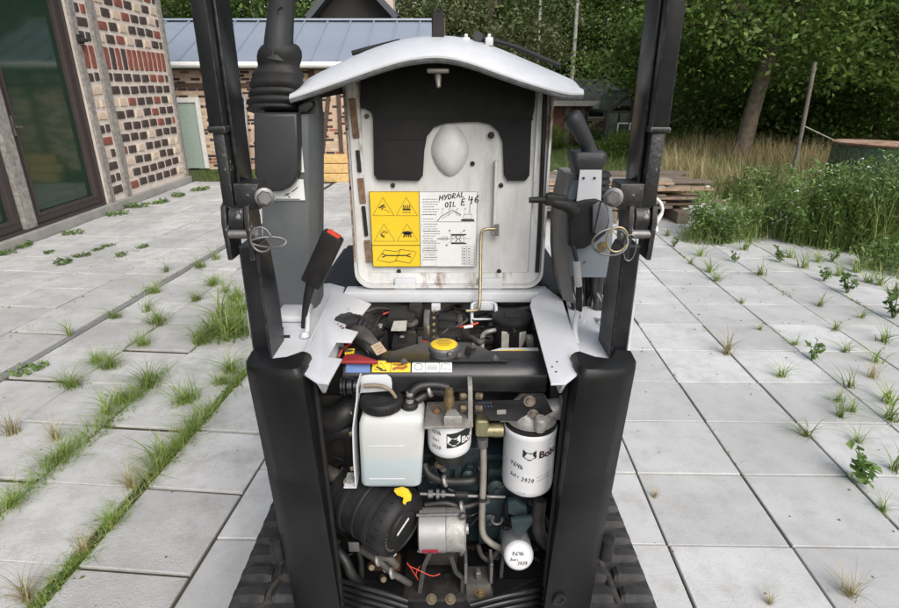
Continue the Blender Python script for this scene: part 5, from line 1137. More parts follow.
podpx = [(253, 113), (297, 113), (298, 150), (298, 172), (295, 181), (289, 188), (281, 191.5), (272, 192), (264, 189), (257, 182), (254, 172)]
b = BM(); prism(b, [P(x, y, 1.28) for x, y in podpx], (0, .045, 0), .007, 3); pod = obj('lever_pod', b, M['pod'], lc, 45)
b = BM(); pm = planemap(P(266, 134, 1.28), (1, 0, 0), (0, 0, 1), .0006); 
for k, st_ in enumerate(([(0, 1), (0, 0), (.5, 0)], [(0, 0), (0, 1)], [(0, 1), (.8, 1)], [(.4, 1), (.4, 0)], [(.7, 1), (0, 1), (0, 0), (.7, 0)], [(0, .5), (.6, .5)], [(0, 0), (.35, 1), (.7, 0)])):
    ribbon(b, [(.0+.0055*k+s_*.005, t_*.010) for s_, t_ in st_], .0006, pm)
obj('faint_mark', b, mat('faint_print', (.07, .065, .06), .6), pod)
# bellows boot
ax = P(275, 112, 1.36); b = BM(); prof = []
zc0 = ax.z; hgt = P(277, 38, 1.36).z-zc0
bp = [(.0, 1.06), (.03, 1.08), (.06, 1.0), (.10, 1.07), (.14, 1.08), (.18, .96), (.22, 1.03), (.26, 1.04), (.30, .93), (.34, 1.0), (.40, 1.0), (.45, .92), (.50, .95), (.55, .90), (.60, .82), (.64, .80), (.69, .84), (.76, .87), (.83, .84), (.89, .74), (.92, .62), (.91, .5)]
secs = []
for f, w in bp:
    s_ = []; z = zc0+hgt*f; wx = .0575*w*(1 if f < .5 else 1-.06*(f-.5)); wy = .045*w
    for k in range(32):
        a = 2*math.pi*k/32; ca, sa = math.cos(a), math.sin(a); e = .65 if f < .6 else 1.0
        s_.append((ax.x+.032*f+wx*math.copysign(abs(ca)**e, ca), 1.366+wy*math.copysign(abs(sa)**e, sa)-.012*f, z-.012*sa*(-1 if False else 1)*(1-f)))
    secs.append(s_)
loft(b, secs); obj('lever_boot', b, M['rub'], lc, 60)
b = BM(); lt = [P(278, 60, 1.35), P(279, 40, 1.35), P(281, 15, 1.35), P(283, -12, 1.345), P(285, -40, 1.34)]; tube(b, lt, [.033, .031, .028, .0275, .032], 18, k=5); obj('lever_grip', b, M['pod'], lc, 60)
b = BM(); Mx = frame(P(281, 11, 1.32), (0, -1, .05)); tube(b, [Mx @ Vector((math.cos(a)*.008, math.sin(a)*.006, 0)) for a in np.linspace(3.3, 6.1, 9)], .0012, 6); obj('grip_mark', b, M['rub'], lc, 60)
b = BM(); prism(b, [P(x, y, 1.35) for x, y in ((303, 116), (303, 84), (311, 79), (317, 79), (319, 116))], (0, .05, 0), .004); obj('console_cheek', b, M['grey'], lc, 35)
b = BM(); prism(b, [P(x, y, 1.31) for x, y in ((298, 113), (307, 112), (313, 106), (312, 101), (304, 102), (298, 106))], (0, .03, 0), .004); obj('boot_collar', b, M['rub'], lc, 40)

# seat belt buckle
b = BM(); p, q = P(311, 284, 1.21), P(334, 234, 1.19); d = (q-p).normalized(); bar(b, p, q, .048, .022, (0, -1, .3), .005); bu = obj('belt_buckle', b, M['rub'], exc, 40)
b = BM(); bar(b, q-d*.010, q+d*.003, .030, .016, (0, -1, .3), .0015); obj('red_button', b, M['red'], bu)
b = BM(); tube(b, [p, P(307, 300, 1.21), P(304, 318, 1.215), P(303, 334, 1.215)], [.012, .009, .006, .005], 10); obj('buckle_stalk', b, M['rub'], bu, 60)

# ---- right console
b = BM(); secs = []
for py, x0, x1 in ((277, 571, 611), (255, 569, 613), (225, 567, 614), (205, 568, 613), (190, 571, 610), (180, 575, 605)):
    p, q = P(x0, py, 1.29), P(x1, py, 1.29); secs.append([(p.x, 1.30, p.z), (p.x+.012, 1.288, p.z), (q.x-.012, 1.288, p.z), (q.x, 1.30, p.z), (q.x, 1.48, p.z), (p.x, 1.48, p.z)])
loft(b, secs); rc_ = obj('right_console', b, M['grey_l'], exc, 40)
b = BM(); lathe(b, [(.003, 0), (.003, .004), (0, .004)], frame(P(585, 262, 1.287), (0, -1, 0)), 10); obj('screw', b, M['steel'], rc_)
b = BM(); secs = []
for px, py in ((573, 175), (567, 200), (563.5, 225), (563, 255), (565, 285), (568, 300)):
    p = P(px, py, 1.33); secs.append([(p.x-.012, 1.33, p.z), (p.x+.012, 1.305, p.z), (p.x+.014, 1.46, p.z), (p.x-.01, 1.46, p.z)])
loft(b, secs); obj('console_shell', b, mat('dusty_grey_plastic', (.17, .165, .155), .6, var=.2, scale=20), rc_, 40)
kn = [(568, 208), (573, 203), (585, 200), (596, 199), (604, 202), (609, 210), (610, 222), (606, 234), (598, 241), (585, 249), (575, 250), (569, 246)]
b = BM(); prism(b, [P(x, y, 1.255) for x, y in kn], (0, .035, 0), .006, 3); lk = obj('control_housing', b, M['rub'], rc_, 45)
b = BM(); prism(b, [P(x, y, 1.2515) for x, y in ((592, 205), (598, 201), (604, 203), (608, 212), (608, 222), (604, 230), (597, 234), (592, 232))], (0, -.007, 0), .003, 2); obj('side_cap', b, mat('mid_grey_cap', (.10, .105, .115), .5, bmp=.1, bscale=600), lk, 45)
b = BM(); tube(b, [P(601, 201, 1.2435), P(594, 233, 1.2435)], .0013, 6); obj('cap_groove', b, M['ink'], lk)
b = BM(); a = [P(x, y, 1.235) for x, y in ((529, 200), (545, 200), (558, 203), (568, 206), (575, 213))]; tube(b, a, [.006, .008, .013, .015, .016], 10); bar(b, P(545, 199, 1.235), P(566, 201, 1.235), .02, .026, (0, 0, 1), .004); obj('latch_lever', b, M['rub'], rc_, 50)
b = BM(); prism(b, [P(x, y, 1.262) for x, y in ((580, 170), (602, 170), (601, 206), (576, 206))], (0, .004, 0), .001); wp = obj('white_side_plate', b, M['white'], rc_)
for px in (583.5, 594.5):
    b = BM(); lathe(b, [(.0028, 0), (.0028, .002), (0, .002)], frame(P(px, 178, 1.261), (0, -1, 0)), 10); obj('rivet', b, M['ink'], rc_)
b = BM(); secs = []
for k in range(11):
    f = k/10; z = P(600, 205, 1.30).z*(1-f)+P(600, 172, 1.30).z*f; r_ = .036+.005*(k % 2); c0 = P(593, 190, 1.30); secs.append([(c0.x+math.cos(a)*r_, 1.31+math.sin(a)*r_, z) for a in np.linspace(0, 6.283, 25)[:-1]])
loft(b, secs); obj('joystick_boot', b, M['rub'], rc_, 30)
b = BM(); secs = []
for py, x0, x1, ins in ((175.5, 576, 603, .004), (168, 574.5, 605, 0), (161, 573, 608, 0), (155, 573, 608.5, 0), (152.5, 575, 607, .004)):
    p, q = P(x0, py, 1.265), P(x1, py, 1.265); w = q.x-p.x; secs.append([((p.x+q.x)/2+x, 1.30+y, p.z) for x, y in rrect(w, .07-2*ins, .012)])
loft(b, secs); obj('joystick_base', b, M['pod'], rc_, 40)
b = BM(); tube(b, [P(592, 158, 1.29), P(588, 146, 1.29), P(581, 132, 1.285), P(575, 121, 1.285), P(572.5, 115.5, 1.285), P(571.3, 113.3, 1.285), P(570.8, 112.4, 1.285)], [.0175, .0165, .018, .0205, .019, .013, .004], 18, k=5); obj('joystick_grip', b, M['pod'], rc_, 60)
# hoses and cable below it
for k, (px, w) in enumerate(((572, .009), (580, .011), (588, .012), (596, .011), (603, .009), (584, .008), (600, .010), (592, .009))):
    b = BM(); yy = 1.33+.03*(k % 3); tube(b, [P(px, 268, yy), P(px+random.uniform(-3, 3), 290, yy+.01), P(px+random.uniform(-5, 5), 305, yy), P(px+random.uniform(-3, 4), 326, yy+.02)], w, 10); obj('hose', b, mat('glossy_hose', (.02, .02, .022), .3, var=.2), rc_, 60)
b = BM(); tube(b, [P(573, 246, 1.235), P(576, 258, 1.22), P(578.5, 275, 1.215), P(578.5, 300, 1.215), P(578.5, 318, 1.216)], .005, 9); cb = obj('control_cable', b, M['rub'], rc_, 60)
b = BM(); tube(b, [P(576.5, 262, 1.21), P(578.5, 286, 1.21)], [.008, .0085], 12); obj('cable_sleeve', b, mat('grey_sleeve', (.36, .37, .36), .5), cb, 60)
b = BM(); tube(b, [P(579, 285, 1.212), P(579, 311, 1.213)], .0075, 12); obj('cable_collar', b, M['rub'], cb, 60)
b = BM(); tube(b, [PZ(582, 323, 1.013), P(590, 318, 1.30), P(606, 322, 1.2)], .004, 8); obj('deck_edge_trim', b, M['white'], dr, 60)

# ---- tracks
lug_b = BM(); secs = []
for x, h, y in ((-.09, .010, .017), (-.07, .018, .02), (-.02, .02, .022), (-.01, .012, .018)): secs.append([(x, -y, 0), (x, -y*.6, h), (x, y*.6, h), (x, y, 0)])
loft(lug_b, secs); secs = []
for x, h, y in ((.09, .010, .017), (.07, .018, .02), (.02, .02, .022), (.01, .012, .018)): secs.append([(x, -y-.0, 0), (x, -y*.6, h), (x, y*.6, h), (x, y, 0)])
loft(lug_b, secs); bmesh.ops.recalc_face_normals(lug_b, faces=lug_b.faces); lug_me = bpy.data.meshes.new('lug'); lug_b.to_mesh(lug_me); lug_b.free(); lug_me.materials.append(M['mud'])
for sg in (-1, 1):
    cx = XC+sg*.435; y0, y1, rz, zc = .86, 2.05, .165, .185; r_ = rz
    loop = [];  
    L1 = y1-y0-2*r_; per = 2*L1+2*math.pi*r_
    def at(s):
        s %= per
        if s < L1: return Vector((cx, y0+r_+s, zc+r_)), Vector((0, 0, 1)), Vector((0, 1, 0))
        s -= L1
        if s < math.pi*r_: a = s/r_; n_ = Vector((0, math.sin(a), math.cos(a))); return Vector((cx, y1-r_, zc))+n_*r_, n_, Vector((0, math.cos(a), -math.sin(a)))
        s -= math.pi*r_
        if s < L1: return Vector((cx, y1-r_-s, zc-r_)), Vector((0, 0, -1)), Vector((0, -1, 0))
        s -= L1; a = s/r_; n_ = Vector((0, -math.sin(a), -math.cos(a))); return Vector((cx, y0+r_, zc))+n_*r_, n_, Vector((0, -math.cos(a), math.sin(a)))
    b = BM(); N_ = 72; secs = []
    for k in range(N_+1):
        p, n_, t_ = at(per*k/N_); o_ = p; w = .095
        secs.append([o_+Vector((-w, 0, 0))-n_*.004, o_+Vector((-w, 0, 0))-n_*.022, o_+Vector((w, 0, 0))-n_*.022, o_+Vector((w, 0, 0))-n_*.004, o_+Vector((w*.9, 0, 0)), o_+Vector((-w*.9, 0, 0))])
    loft(b, secs, True, False); bmesh.ops.remove_doubles(b, verts=b.verts, dist=.0005); tk = obj('track', b, M['mud'], exc, 40)
    nl = 44
    for k in range(nl):
        p, n_, t_ = at(per*(k+.3)/nl); o = share('lug', lug_me, p, (0, 0, 0), tk); m3 = Matrix((Vector((1, 0, 0)), t_, n_)).transposed(); o.rotation_euler = m3.to_euler()
    b = BM(); box(b, (cx-.045, y0+r_, zc-.05), (cx+.045, y1-r_, zc+.06), .01)
    for yy in (y0+r_, y1-r_): lathe(b, [(.05, -.04), (r_-.03, -.035), (r_-.03, .035), (.05, .04)], frame((cx, yy, zc), (1, 0, 0)), 24)
    obj('track_frame', b, M['mud'], tk, 40)
    # packed mud ridge between the inner and outer lugs
    b = BM(); pts = [(cx+random.gauss(0, .006), y, zc+r_-.001+random.uniform(-.002, .003)) for y in np.linspace(y0+.16, 1.6, 16)]; tube(b, pts, [random.uniform(.006, .013) for _ in pts], 6); obj('mud_ridge', b, mat('dark_mud', (.04, .035, .03), .9, var=.5, scale=40, bmp=.8, bscale=120), tk, 60)
b = BM(); box(b, (XC-.34, 1.15, .12), (XC+.34, 1.8, .29), .02); lathe(b, [(.24, .28), (.24, .34)], frame((XC, 1.5, 0), (0, 0, 1)), 32); obj('undercarriage', b, M['mud'], exc)
# seat behind the hood
b = BM(); secs = []
for z, w, y in ((1.0, .19, 1.68), (1.06, .2, 1.66), (1.1, .2, 1.66)): secs.append([(XC-w, y-.08, z), (XC+w, y-.08, z), (XC+w*.9, y+.24, z), (XC-w*.9, y+.24, z)])
loft(b, secs); st_ = obj('seat', b, M['rub'], exc, 30)
b = BM(); box(b, (XC-.18, 1.57, 1.1), (XC+.18, 1.64, 1.42), .03, 3); obj('backrest', b, M['rub'], st_, 40)
# ================================================================== ENGINE BAY
M['eng'] = mat('dark_teal_engine_paint', (.016, .032, .04), .5, var=.3, scale=30, dirt=(.04, .036, .03), dirt_amt=.7, dirt_scale=20, bmp=.3, bscale=150)
M['grime'] = mat('oily_black_metal', (.009, .0085, .008), .5, var=.4, scale=25, dirt=(.04, .033, .026), dirt_amt=.6, dirt_scale=14, bmp=.4, bscale=120)
M['hose'] = mat('rubber_hose', (.011, .011, .0115), .5, var=.2, scale=40, dirt=(.035, .032, .028), dirt_amt=.5, dirt_scale=25)
M['hose_g'] = mat('dusty_hose', (.045, .043, .04), .7, var=.25, scale=40, dirt=(.14, .12, .10), dirt_amt=.5, dirt_scale=25)
M['beam'] = mat('satin_black_beam', (.010, .0105, .012), .3, var=.15, scale=14, dirt=(.06, .06, .062), dirt_amt=.35, dirt_scale=10)
M['wfilt'] = mat('white_filter_paint', (.60, .61, .625), .28, var=.03, scale=10, dirt=(.55, .53, .5), dirt_amt=.25, dirt_scale=20)
M['sil'] = mat('silver_motor_paint', (.3, .3, .3), .45, .4, var=.08, scale=20, dirt=(.2, .18, .16), dirt_amt=.5, dirt_scale=22)
M['olive'] = mat('olive_zinc', (.27, .25, .14), .42, .55, var=.2, scale=40, dirt=(.12, .11, .07), dirt_amt=.5, dirt_scale=30)
M['dullbolt'] = mat('dull_zinc_bolt', (.13, .105, .07), .55, .6, var=.3, scale=60)
M['card'] = mat('cardboard_tag', (.5, .37, .25), .85, var=.12, scale=30)
def T(px, py, Y): return P(px, py, Y)
def part(name, bm_, m, parent=exc, sm=40): return obj(name, bm_, m, parent, sm)
def hose(pts, r, m='hose', name='hose', parent=exc, n=12):
    b = BM(); tube(b, pts, r, n, k=6); return part(name, b, M[m], parent, 60)

# ---- cross beam with stickers
b = BM(); x0, x1 = T(343, 378, 1.06).x, T(547, 378, 1.06).x
prof = [(1.064, .925), (1.060, .930), (1.060, .964), (1.063, .971), (1.086, .9905), (1.093, .992), (1.132, .992), (1.132, .925)]
loft(b, [[(x, y, z) for y, z in prof] for x in (x0, x0+.004, x1-.004, x1)]); beam = part('cross_beam', b, M['beam'], exc, 30)
for px in (349, 540):
    b = BM(); q = T(px, 372, 1.0); box(b, (q.x-.012, 1.07, .86), (q.x+.012, 1.12, .926), .004); part('beam_foot', b, M['beam'], beam)
om = planemap((0, 1.063, .971), (1, 0, 0), (0, .023, .0195), .0007); om2 = planemap((0, 1.063, .971), (1, 0, 0), (0, .023, .0195), .0013)
def sx(px): return T(px, 368, 1.085).x
def bs(name, xa, xb, t0, t1, m): b = BM(); fill(b, [(xa, t0), (xb, t0), (xb, t1), (xa, t1)], om); return part(name, b, m, beam, None)
bs('warning_sticker', sx(373), sx(411), .003, .031, M['yel']); bs('info_sticker', sx(412.5), sx(452), .003, .029, M['wht_s']); bs('blue_sticker', sx(347), sx(371), .003, .026, mat('faded_blue_sticker', (.10, .17, .36), .5))
b = BM(); xa, xm, xb = sx(373), sx(391.5), sx(411)
ribbon(b, [(xa, .003), (xb, .003), (xb, .031), (xa, .031)], .0012, om2, True); ribbon(b, [(xm, .003), (xm, .031)], .0012, om2)
ribbon(b, [(xa+.005, .009), (xa+.018, .026), (xa+.031, .009)], .0018, om2, True); ribbon(b, [(xa+.009, .016), (xa+.022, .010)], .004, om2); ribbon(b, [(xa+.018, .007), (xa+.032, .007)], .002, om2)
x_ = sx(412.5); w_b = sx(452)-x_; ribbon(b, [(x_, .003), (x_+w_b, .003), (x_+w_b, .029), (x_, .029)], .0009, om2, True)
for q in (.33, .68): ribbon(b, [(x_+w_b*q, .003), (x_+w_b*q, .029)], .0008, om2)
ribbon(b, [(x_+w_b*.16+math.cos(a)*.009, .016+math.sin(a)*.008) for a in np.linspace(0, 5.5, 9)], .0013, om2, True)
for q in range(3): ribbon(b, [(x_+w_b*.37, .011+.0045*q), (x_+w_b*.64, .011+.0045*q)], .0011, om2)
ribbon(b, [(x_+w_b*.73, .009), (x_+w_b*.82, .011), (x_+w_b*.96, .009), (x_+w_b*.96, .021), (x_+w_b*.83, .023), (x_+w_b*.73, .021)], .0012, om2, True)
part('sticker_print', b, M['ink'], beam, None)
b = BM(); ribbon(b, [(xm+.004, .010), (xm+.014, .014), (xm+.026, .012), (xm+.035, .018)], .007, om2); ribbon(b, [(xm+.004, .022), (xm+.02, .020), (xm+.036, .025)], .004, om2); part('hand_symbol', b, mat('red_brown_print', (.3, .09, .02), .6), beam, None)
# ---- radiator top with cap behind the beam
b = BM(); prism(b, [PZ(x, y, 0.996) for x, y in ((386, 360.5), (393, 351), (412, 345), (424, 342), (466, 342), (480, 346), (498, 355), (508, 360.5))], (0, 0, -.005), .0015); rad = part('radiator_top', b, M['beam'], exc, 40)
cc = PZ(444, 350, 1.004); b = BM(); lathe(b, [(.031, -.008), (.031, .0), (.0345, .002), (.0345, .010), (.031, .013)], frame(cc, (0, 0, 1)), 28)
for a in (0.35, 3.5): box(b, (-.006, .03, .002), (.006, .043, .012), .002, 1, Matrix.Translation(cc) @ Matrix.Rotation(a, 4, 'Z'))
cap = part('radiator_cap', b, M['steel'], rad, 40)
b = BM(); lathe(b, [(.029, .0132), (.029, .015), (.024, .0175), (0, .018)], frame(cc, (0, 0, 1)), 28); part('cap_label', b, M['yel'], rad, 40)
b = BM(); cm = lambda s, t: Vector((cc.x+s, cc.y+t, cc.z+.0188))
for k in range(5): ribbon(b, [(-.018+.003*abs(k-2), -.014+.007*k), (.018-.003*abs(k-2), -.014+.007*k)], .0016, cm)
part('cap_print', b, mat('brown_print', (.2, .1, .0), .6), rad, None)
for px, py, h in ((473, 347, .008), (459, 356, .006), (468, 352, .012), (495, 359, .007), (404, 362, .006)):
    b = BM(); hexbolt(b, PZ(px, py, .997), (0, 0, 1), .0055, h); part('bolt', b, M['steel'] if px != 468 else M['rub'], rad, None)
# white document box right of the radiator
b = BM(); prism(b, [PZ(x, y, .978) for x, y in ((488, 351), (500, 347.5), (538, 347), (543, 361), (510, 362))], (0, 0, -.03), .003); wb = part('white_box', b, M['wht_s'], exc, 40)
b = BM(); fill(b, [(PZ(x, y, .978).x, PZ(x, y, .978).y) for x, y in ((497, 351), (525, 350), (525, 352.5), (506, 353), (506, 355.5), (498, 355.5))], lambda s, t: Vector((s, t, .9795))); part('yellow_sticker', b, M['yel'], wb, None)
b = BM(); box(b, (PZ(505, 354, .96).x, 1.10, .90), (PZ(540, 354, .96).x, 1.2, .968), .006); part('box_tray', b, M['grime'], exc)
# ---- things in the top of the bay
def bx(name, px0, px1, py0, py1, Y, dep, m, bev=.004, parent=exc, topZ=None):
    a, c = T(px0, py1, Y), T(px1, py0, Y); b = BM(); box(b, (a.x, Y, a.z), (c.x, Y+dep, c.z), bev); return part(name, b, M[m] if isinstance(m, str) else m, parent)
inner = mat('grey_brown_inner_panel', (.16, .15, .135), .8, var=.3, scale=10)
b = BM(); box(b, (T(355, 310, 1.46).x, 1.462, .80), (T(548, 310, 1.46).x, 1.474, 1.003)); part('rear_bulkhead', b, inner, exc)
bat = bx('battery', 331, 372, 366, 420, 1.14, .12, 'rub')
b = BM(); p = T(333, 358, 1.10); prism(b, [PZ(x, y, .965) for x, y in ((333, 357), (338, 343), (372, 343), (385, 357))], (0, 0, -.12), .004); part('fuse_tray', b, M['rub'], exc)
b = BM(); prism(b, [PZ(x, y, 1.0) for x, y in ((341, 361), (344, 355), (352, 353), (362, 355), (378, 360), (378, 361.5))], (0, 0, -.008), .003, 3); part('terminal_cover', b, mat('dull_red_rubber', (.24, .02, .025), .55, var=.15, scale=20), exc)
b = BM(); box(b, tuple(PZ(348, 354, .99)-Vector((.006, .005, 0))), tuple(PZ(353, 352, .99)+Vector((.004, .005, .006)))); part('yellow_fuse', b, M['yel'], exc)
hose([PZ(352, 343, .99), PZ(343, 349, 1.0), PZ(339, 357, .99)], .0022, 'red', 'red_wire')
for (pts, r_, mm) in (([PZ(337, 347, .992), PZ(345, 350, 1.0), PZ(356, 352, .99)], .003, 'hose'), ([PZ(360, 344, .985), PZ(366, 350, 1.0), PZ(372, 356, .985)], .004, 'hose')): hose(pts, r_, mm, 'wire')
# big corrugated intake hose and harness at left
b = BM(); pts = spline([PZ(342, 324, 1.025), PZ(352, 323, 1.02), PZ(366, 328, 1.01), PZ(378, 340, .985)], 8); m = len(pts)
tube(b, pts, [.021+.0035*(k % 2) for k in range(m)], 14, smooth=False); hh_ = part('ribbed_hose', b, M['rub'], exc, 50)
b = BM(); tube(b, [PZ(340.5, 325, 1.028), PZ(351, 321.5, 1.026)], [.0225, .0235], 18); part('hose_cuff', b, mat('glossy_black_cuff', (.02, .02, .022), .2), hh_, 60)
hose([PZ(349, 333, 1.0), PZ(360, 334, 1.01), PZ(372, 345, 1.0), PZ(385, 362, .97)], [.016, .02, .017, .012], 'hose_g', 'taped_harness')
hose([PZ(356, 340, .99), PZ(366, 346, 1.005), PZ(380, 357, .985)], .010, 'hose', 'harness')
b = BM(); prism(b, [PZ(x, y, 1.012) for x, y in ((370.5, 346), (380, 341.5), (387, 351), (377, 355.5))], (0, .002, -.0012)); tg = part('paper_tag', b, M['card'], exc, None)
b = BM(); 
for a, c in (((374, 347), (379, 345)), ((376, 350), (382, 347)), ((378, 352.5), (383, 350))):
    p, q = PZ(*a, 1.0135), PZ(*c, 1.0135); ribbon(b, [(p.x, p.y), (q.x, q.y)], .0013, lambda s, t: Vector((s, t, 1.0135)))
part('tag_writing', b, M['ink'], tg, None)
hose([T(366, 312, 1.4), T(378, 308, 1.42), T(392, 309, 1.43), T(410, 308, 1.44)], .005, 'hose_g', 'hose'); hose([T(372, 335, 1.33), T(377, 322, 1.36), T(384, 315, 1.4), T(398, 316, 1.42)], .006, 'hose', 'hose'); hose([T(380, 318, 1.39), T(384, 314, 1.395), T(390, 312, 1.40)], .0028, 'red', 'red_wire')
bx('relay_box', 388, 415, 320, 350, 1.30, .08, 'rub'); b = BM(); prism(b, [PZ(x, y, .999) for x, y in ((391, 331), (394, 322), (407, 321.5), (406, 331))], (0, 0, .0025)); lb = part('relay_label', b, mat('dusty_label', (.42, .41, .37), .7, var=.25, scale=60), exc, None)
b = BM(); box(b, tuple(PZ(389, 333, .955)), tuple(PZ(408, 320, .955)+Vector((0, 0, .042)))); part('relay_base', b, M['rub'], exc)
bx('relay', 409, 422, 308, 330, 1.36, .06, 'rub'); bx('relay', 411, 424, 305, 314, 1.41, .03, 'pod')
b = BM(); a = T(424, 338, 1.30); box(b, (a.x, 1.30, .945), (a.x+.014, 1.304, 1.0), .001); box(b, (a.x, 1.304, .985), (a.x+.014, 1.36, 1.0), .001); part('bracket_plate', b, M['steel'], exc)
bx('black_block', 392, 416, 345, 366, 1.19, .07, 'rub')
for k in range(3): bx('relay_socket', 438, 456, 317+9*k, 325+9*k, 1.34-.04*k, .035, 'rub', .003)
b = BM(); 
for k in range(5): lathe(b, [(.004, 0), (.004, .006), (0, .006)], frame(T(434.5, 311+6.5*k, 1.36-.02*k), (-.3, -1, .3)), 8)
part('terminals', b, M['zincy'], exc, 50)
hose([T(424, 350, 1.2), T(432, 345, 1.22), T(420, 341, 1.25)], .0035, 'red', 'red_wire'); hose([T(416, 352, 1.2), T(424, 346, 1.22), T(433, 349, 1.21)], .003, 'red', 'red_wire')
hose([T(458, 327, 1.33), T(468, 326, 1.33), T(478, 323, 1.34)], .0032, 'red', 'red_wire'); b = BM(); tube(b, [T(464, 327.5, 1.32), T(473, 326, 1.32)], .0045, 8); part('connector', b, M['wht_s'], exc, 50)
hose([T(456, 345, 1.28), T(470, 342, 1.3), T(490, 338, 1.33), T(505, 336, 1.34)], .02, 'hose', 'radiator_hose'); hose([T(455, 312, 1.43), T(475, 320, 1.40), T(490, 315, 1.42), T(505, 310, 1.44)], .012, 'hose', 'hose')
b = BM(); tube(b, [T(483, 358, 1.22), T(482, 340, 1.26), T(485, 333, 1.29), T(493, 330.5, 1.30), T(500, 329.5, 1.31)], .006, 10); part('bent_pipe', b, M['cast'], exc, 60)
# hydraulic breather drum with flat black lid
dc = PZ(512, 331, .955); dc.y += .0; b = BM(); lathe(b, [(.050, -.09), (.050, .02), (.052, .03)], frame(dc, (0, 0, 1)), 28); dr_ = part('reservoir_neck', b, M['rub'], exc, 40)
b = BM(); lathe(b, [(.050, .0305), (.0525, .032), (.0525, .041), (.049, .044), (0, .045)], frame(dc, (0, 0, 1)), 32); box(b, (-.022, -.018, .0445), (.022, .018, .0475), .002, 1, Matrix.Translation(dc)); part('lid', b, M['rub'], dr_, 40)
for a in (-.45, .45):
    b = BM(); M_ = Matrix.Translation(dc) @ Matrix.Rotation(a, 4, 'Z'); box(b, (-.010, -.0525, -.03), (.010, -.048, .018), .002, 1, M_); part('sight_window', b, mat('cream_plastic', (.55, .53, .46), .5), dr_)
b = BM(); lathe(b, [(.06, -.05), (.056, .0), (.04, .028), (.018, .04), (0, .042)], frame(PZ(541, 345, .93), (0, 0, 1)), 24); part('pump_dome', b, M['rub'], exc, 50)
hose([T(496, 309, 1.44), T(512, 311, 1.43), T(530, 308, 1.43), T(540, 306, 1.44)], .016, 'hose', 'hose'); hose([T(488, 312, 1.42), T(500, 316, 1.40), T(516, 317, 1.40), T(528, 314, 1.40)], .010, 'hose_g', 'hose')
b = BM(); lathe(b, [(.006, 0), (.006, .02), (0, .02)], frame(T(524, 319, 1.36), (1, -.3, 0)), 10); part('fitting', b, M['brass'], exc, 50)

# ---- expansion bottle with bracket, cap and hoses
def bottlemat():
    m, N, L, b = nodes('milky_plastic_half_full'); tc = N.new('ShaderNodeTexCoord'); sp = N.new('ShaderNodeSeparateXYZ'); L.new(tc.outputs['Object'], sp.inputs[0])
    c = ramp(N, L, sp.outputs[2], [(.0, (.36, .42, .45)), (.40, (.40, .46, .485)), (.48, (.45, .465, .455)), (1, (.47, .48, .465))]); mr = N.new('ShaderNodeMapRange'); mr.inputs[1].default_value = -.11; mr.inputs[2].default_value = .11; L.new(sp.outputs[2], mr.inputs[0]); L.new(mr.outputs[0], c.inputs[0])
    t = tex(N, L, 14, 5); f = ramp(N, L, t.outputs[0], [(.5, (0, 0, 0)), (.8, (.25, .25, .25))]).outputs[0]
    L.new(mix(N, L, f, c.outputs[0], (.5, .47, .4)), b.inputs['Base Color']); b.inputs['Roughness'].default_value = .38; b.inputs['Subsurface Weight'].default_value = .35; b.inputs['Subsurface Radius'].default_value = (.02, .02, .02); b.inputs['Subsurface Scale'].default_value = 1.0; return m
YB = .995; a, c = T(361, 489, YB), T(421, 489, YB); a2, c2 = T(357.5, 418, YB), T(425, 418, YB); zb_, zt_ = a.z, a2.z
secs = []
for z, f, ins, yo in ((zb_, 0, .008, 0), (zb_+.006, .03, .002, 0), (zb_+.012, .06, 0, 0), (zt_-.05, .74, 0, 0), (zt_-.02, .9, .001, .002), (zt_-.006, .97, .006, .006), (zt_+.001, 1, .014, .010)):
    xl, xr = a.x+(a2.x-a.x)*f, c.x+(c2.x-c.x)*f; w = xr-xl-2*ins; secs.append([((xl+xr)/2+x, YB+.045+y+yo*.3, z) for x, y in rrect(w, .09-2*ins, .012)])
b = BM(); loft(b, secs); bot = part('expansion_bottle', b, bottlemat(), exc, 40)
for py in (446, 479):
    b = BM(); p, q = T(369, py, YB-.0005), T(405, py, YB-.0005); tube(b, [p, q], .0011, 6); part('level_mark', b, mat('pale_mould_line', (.5, .52, .52), .5), bot, 60)
cp = Vector((T(382, 409, YB+.04).x, YB+.045, zt_+.002)); b = BM(); prof = [(.03, -.002), (.044, .0), (.0455, .004), (.0455, .018), (.0425, .0225), (.034, .023), (.032, .0215), (.006, .0215), (.004, .023), (0, .023)]; lathe(b, prof, frame(cp, (0, 0, 1)), 36)
for k in range(36): a_ = k/36*6.283; box(b, (.0445, -.0012, .005), (.0468, .0012, .017), 0, 1, Matrix.Translation(cp) @ Matrix.Rotation(a_, 4, 'Z'))
part('bottle_cap', b, M['rub'], bot, 40)
op = Vector((T(409.5, 413, YB+.03).x, YB+.04, zt_+.001)); b = BM(); lathe(b, [(.017, -.001), (.018, .004), (.018, .010), (.015, .013), (0, .013)], frame(op, (0, 0, 1)), 24); part('outlet_collar', b, M['rub'], bot, 40)
b = BM(); lathe(b, [(.009, .0), (.009, .024), (.0, .024)], frame(op+Vector((0, 0, .012)), (.1, .1, 1)), 14); part('hose_clip', b, M['cast'], bot, 40)
b = BM(); tube(b, [op+Vector((.002, 0, .02)), op+Vector((.004, .004, .032)), op+Vector((.022, .012, .044)), op+Vector((.055, .02, .043)), op+Vector((.083, .02, .036))], .0098, 12); part('outlet_hose', b, M['hose'], bot, 60)
b = BM(); prism(b, [T(x, y, YB+.055) for x, y in ((357, 394), (358, 381), (362, 376), (369, 375), (387, 375), (391, 378), (392, 383), (392, 391), (363, 393))], (0, .003, 0), .001); br_ = part('bottle_bracket', b, M['white'], exc, 40)
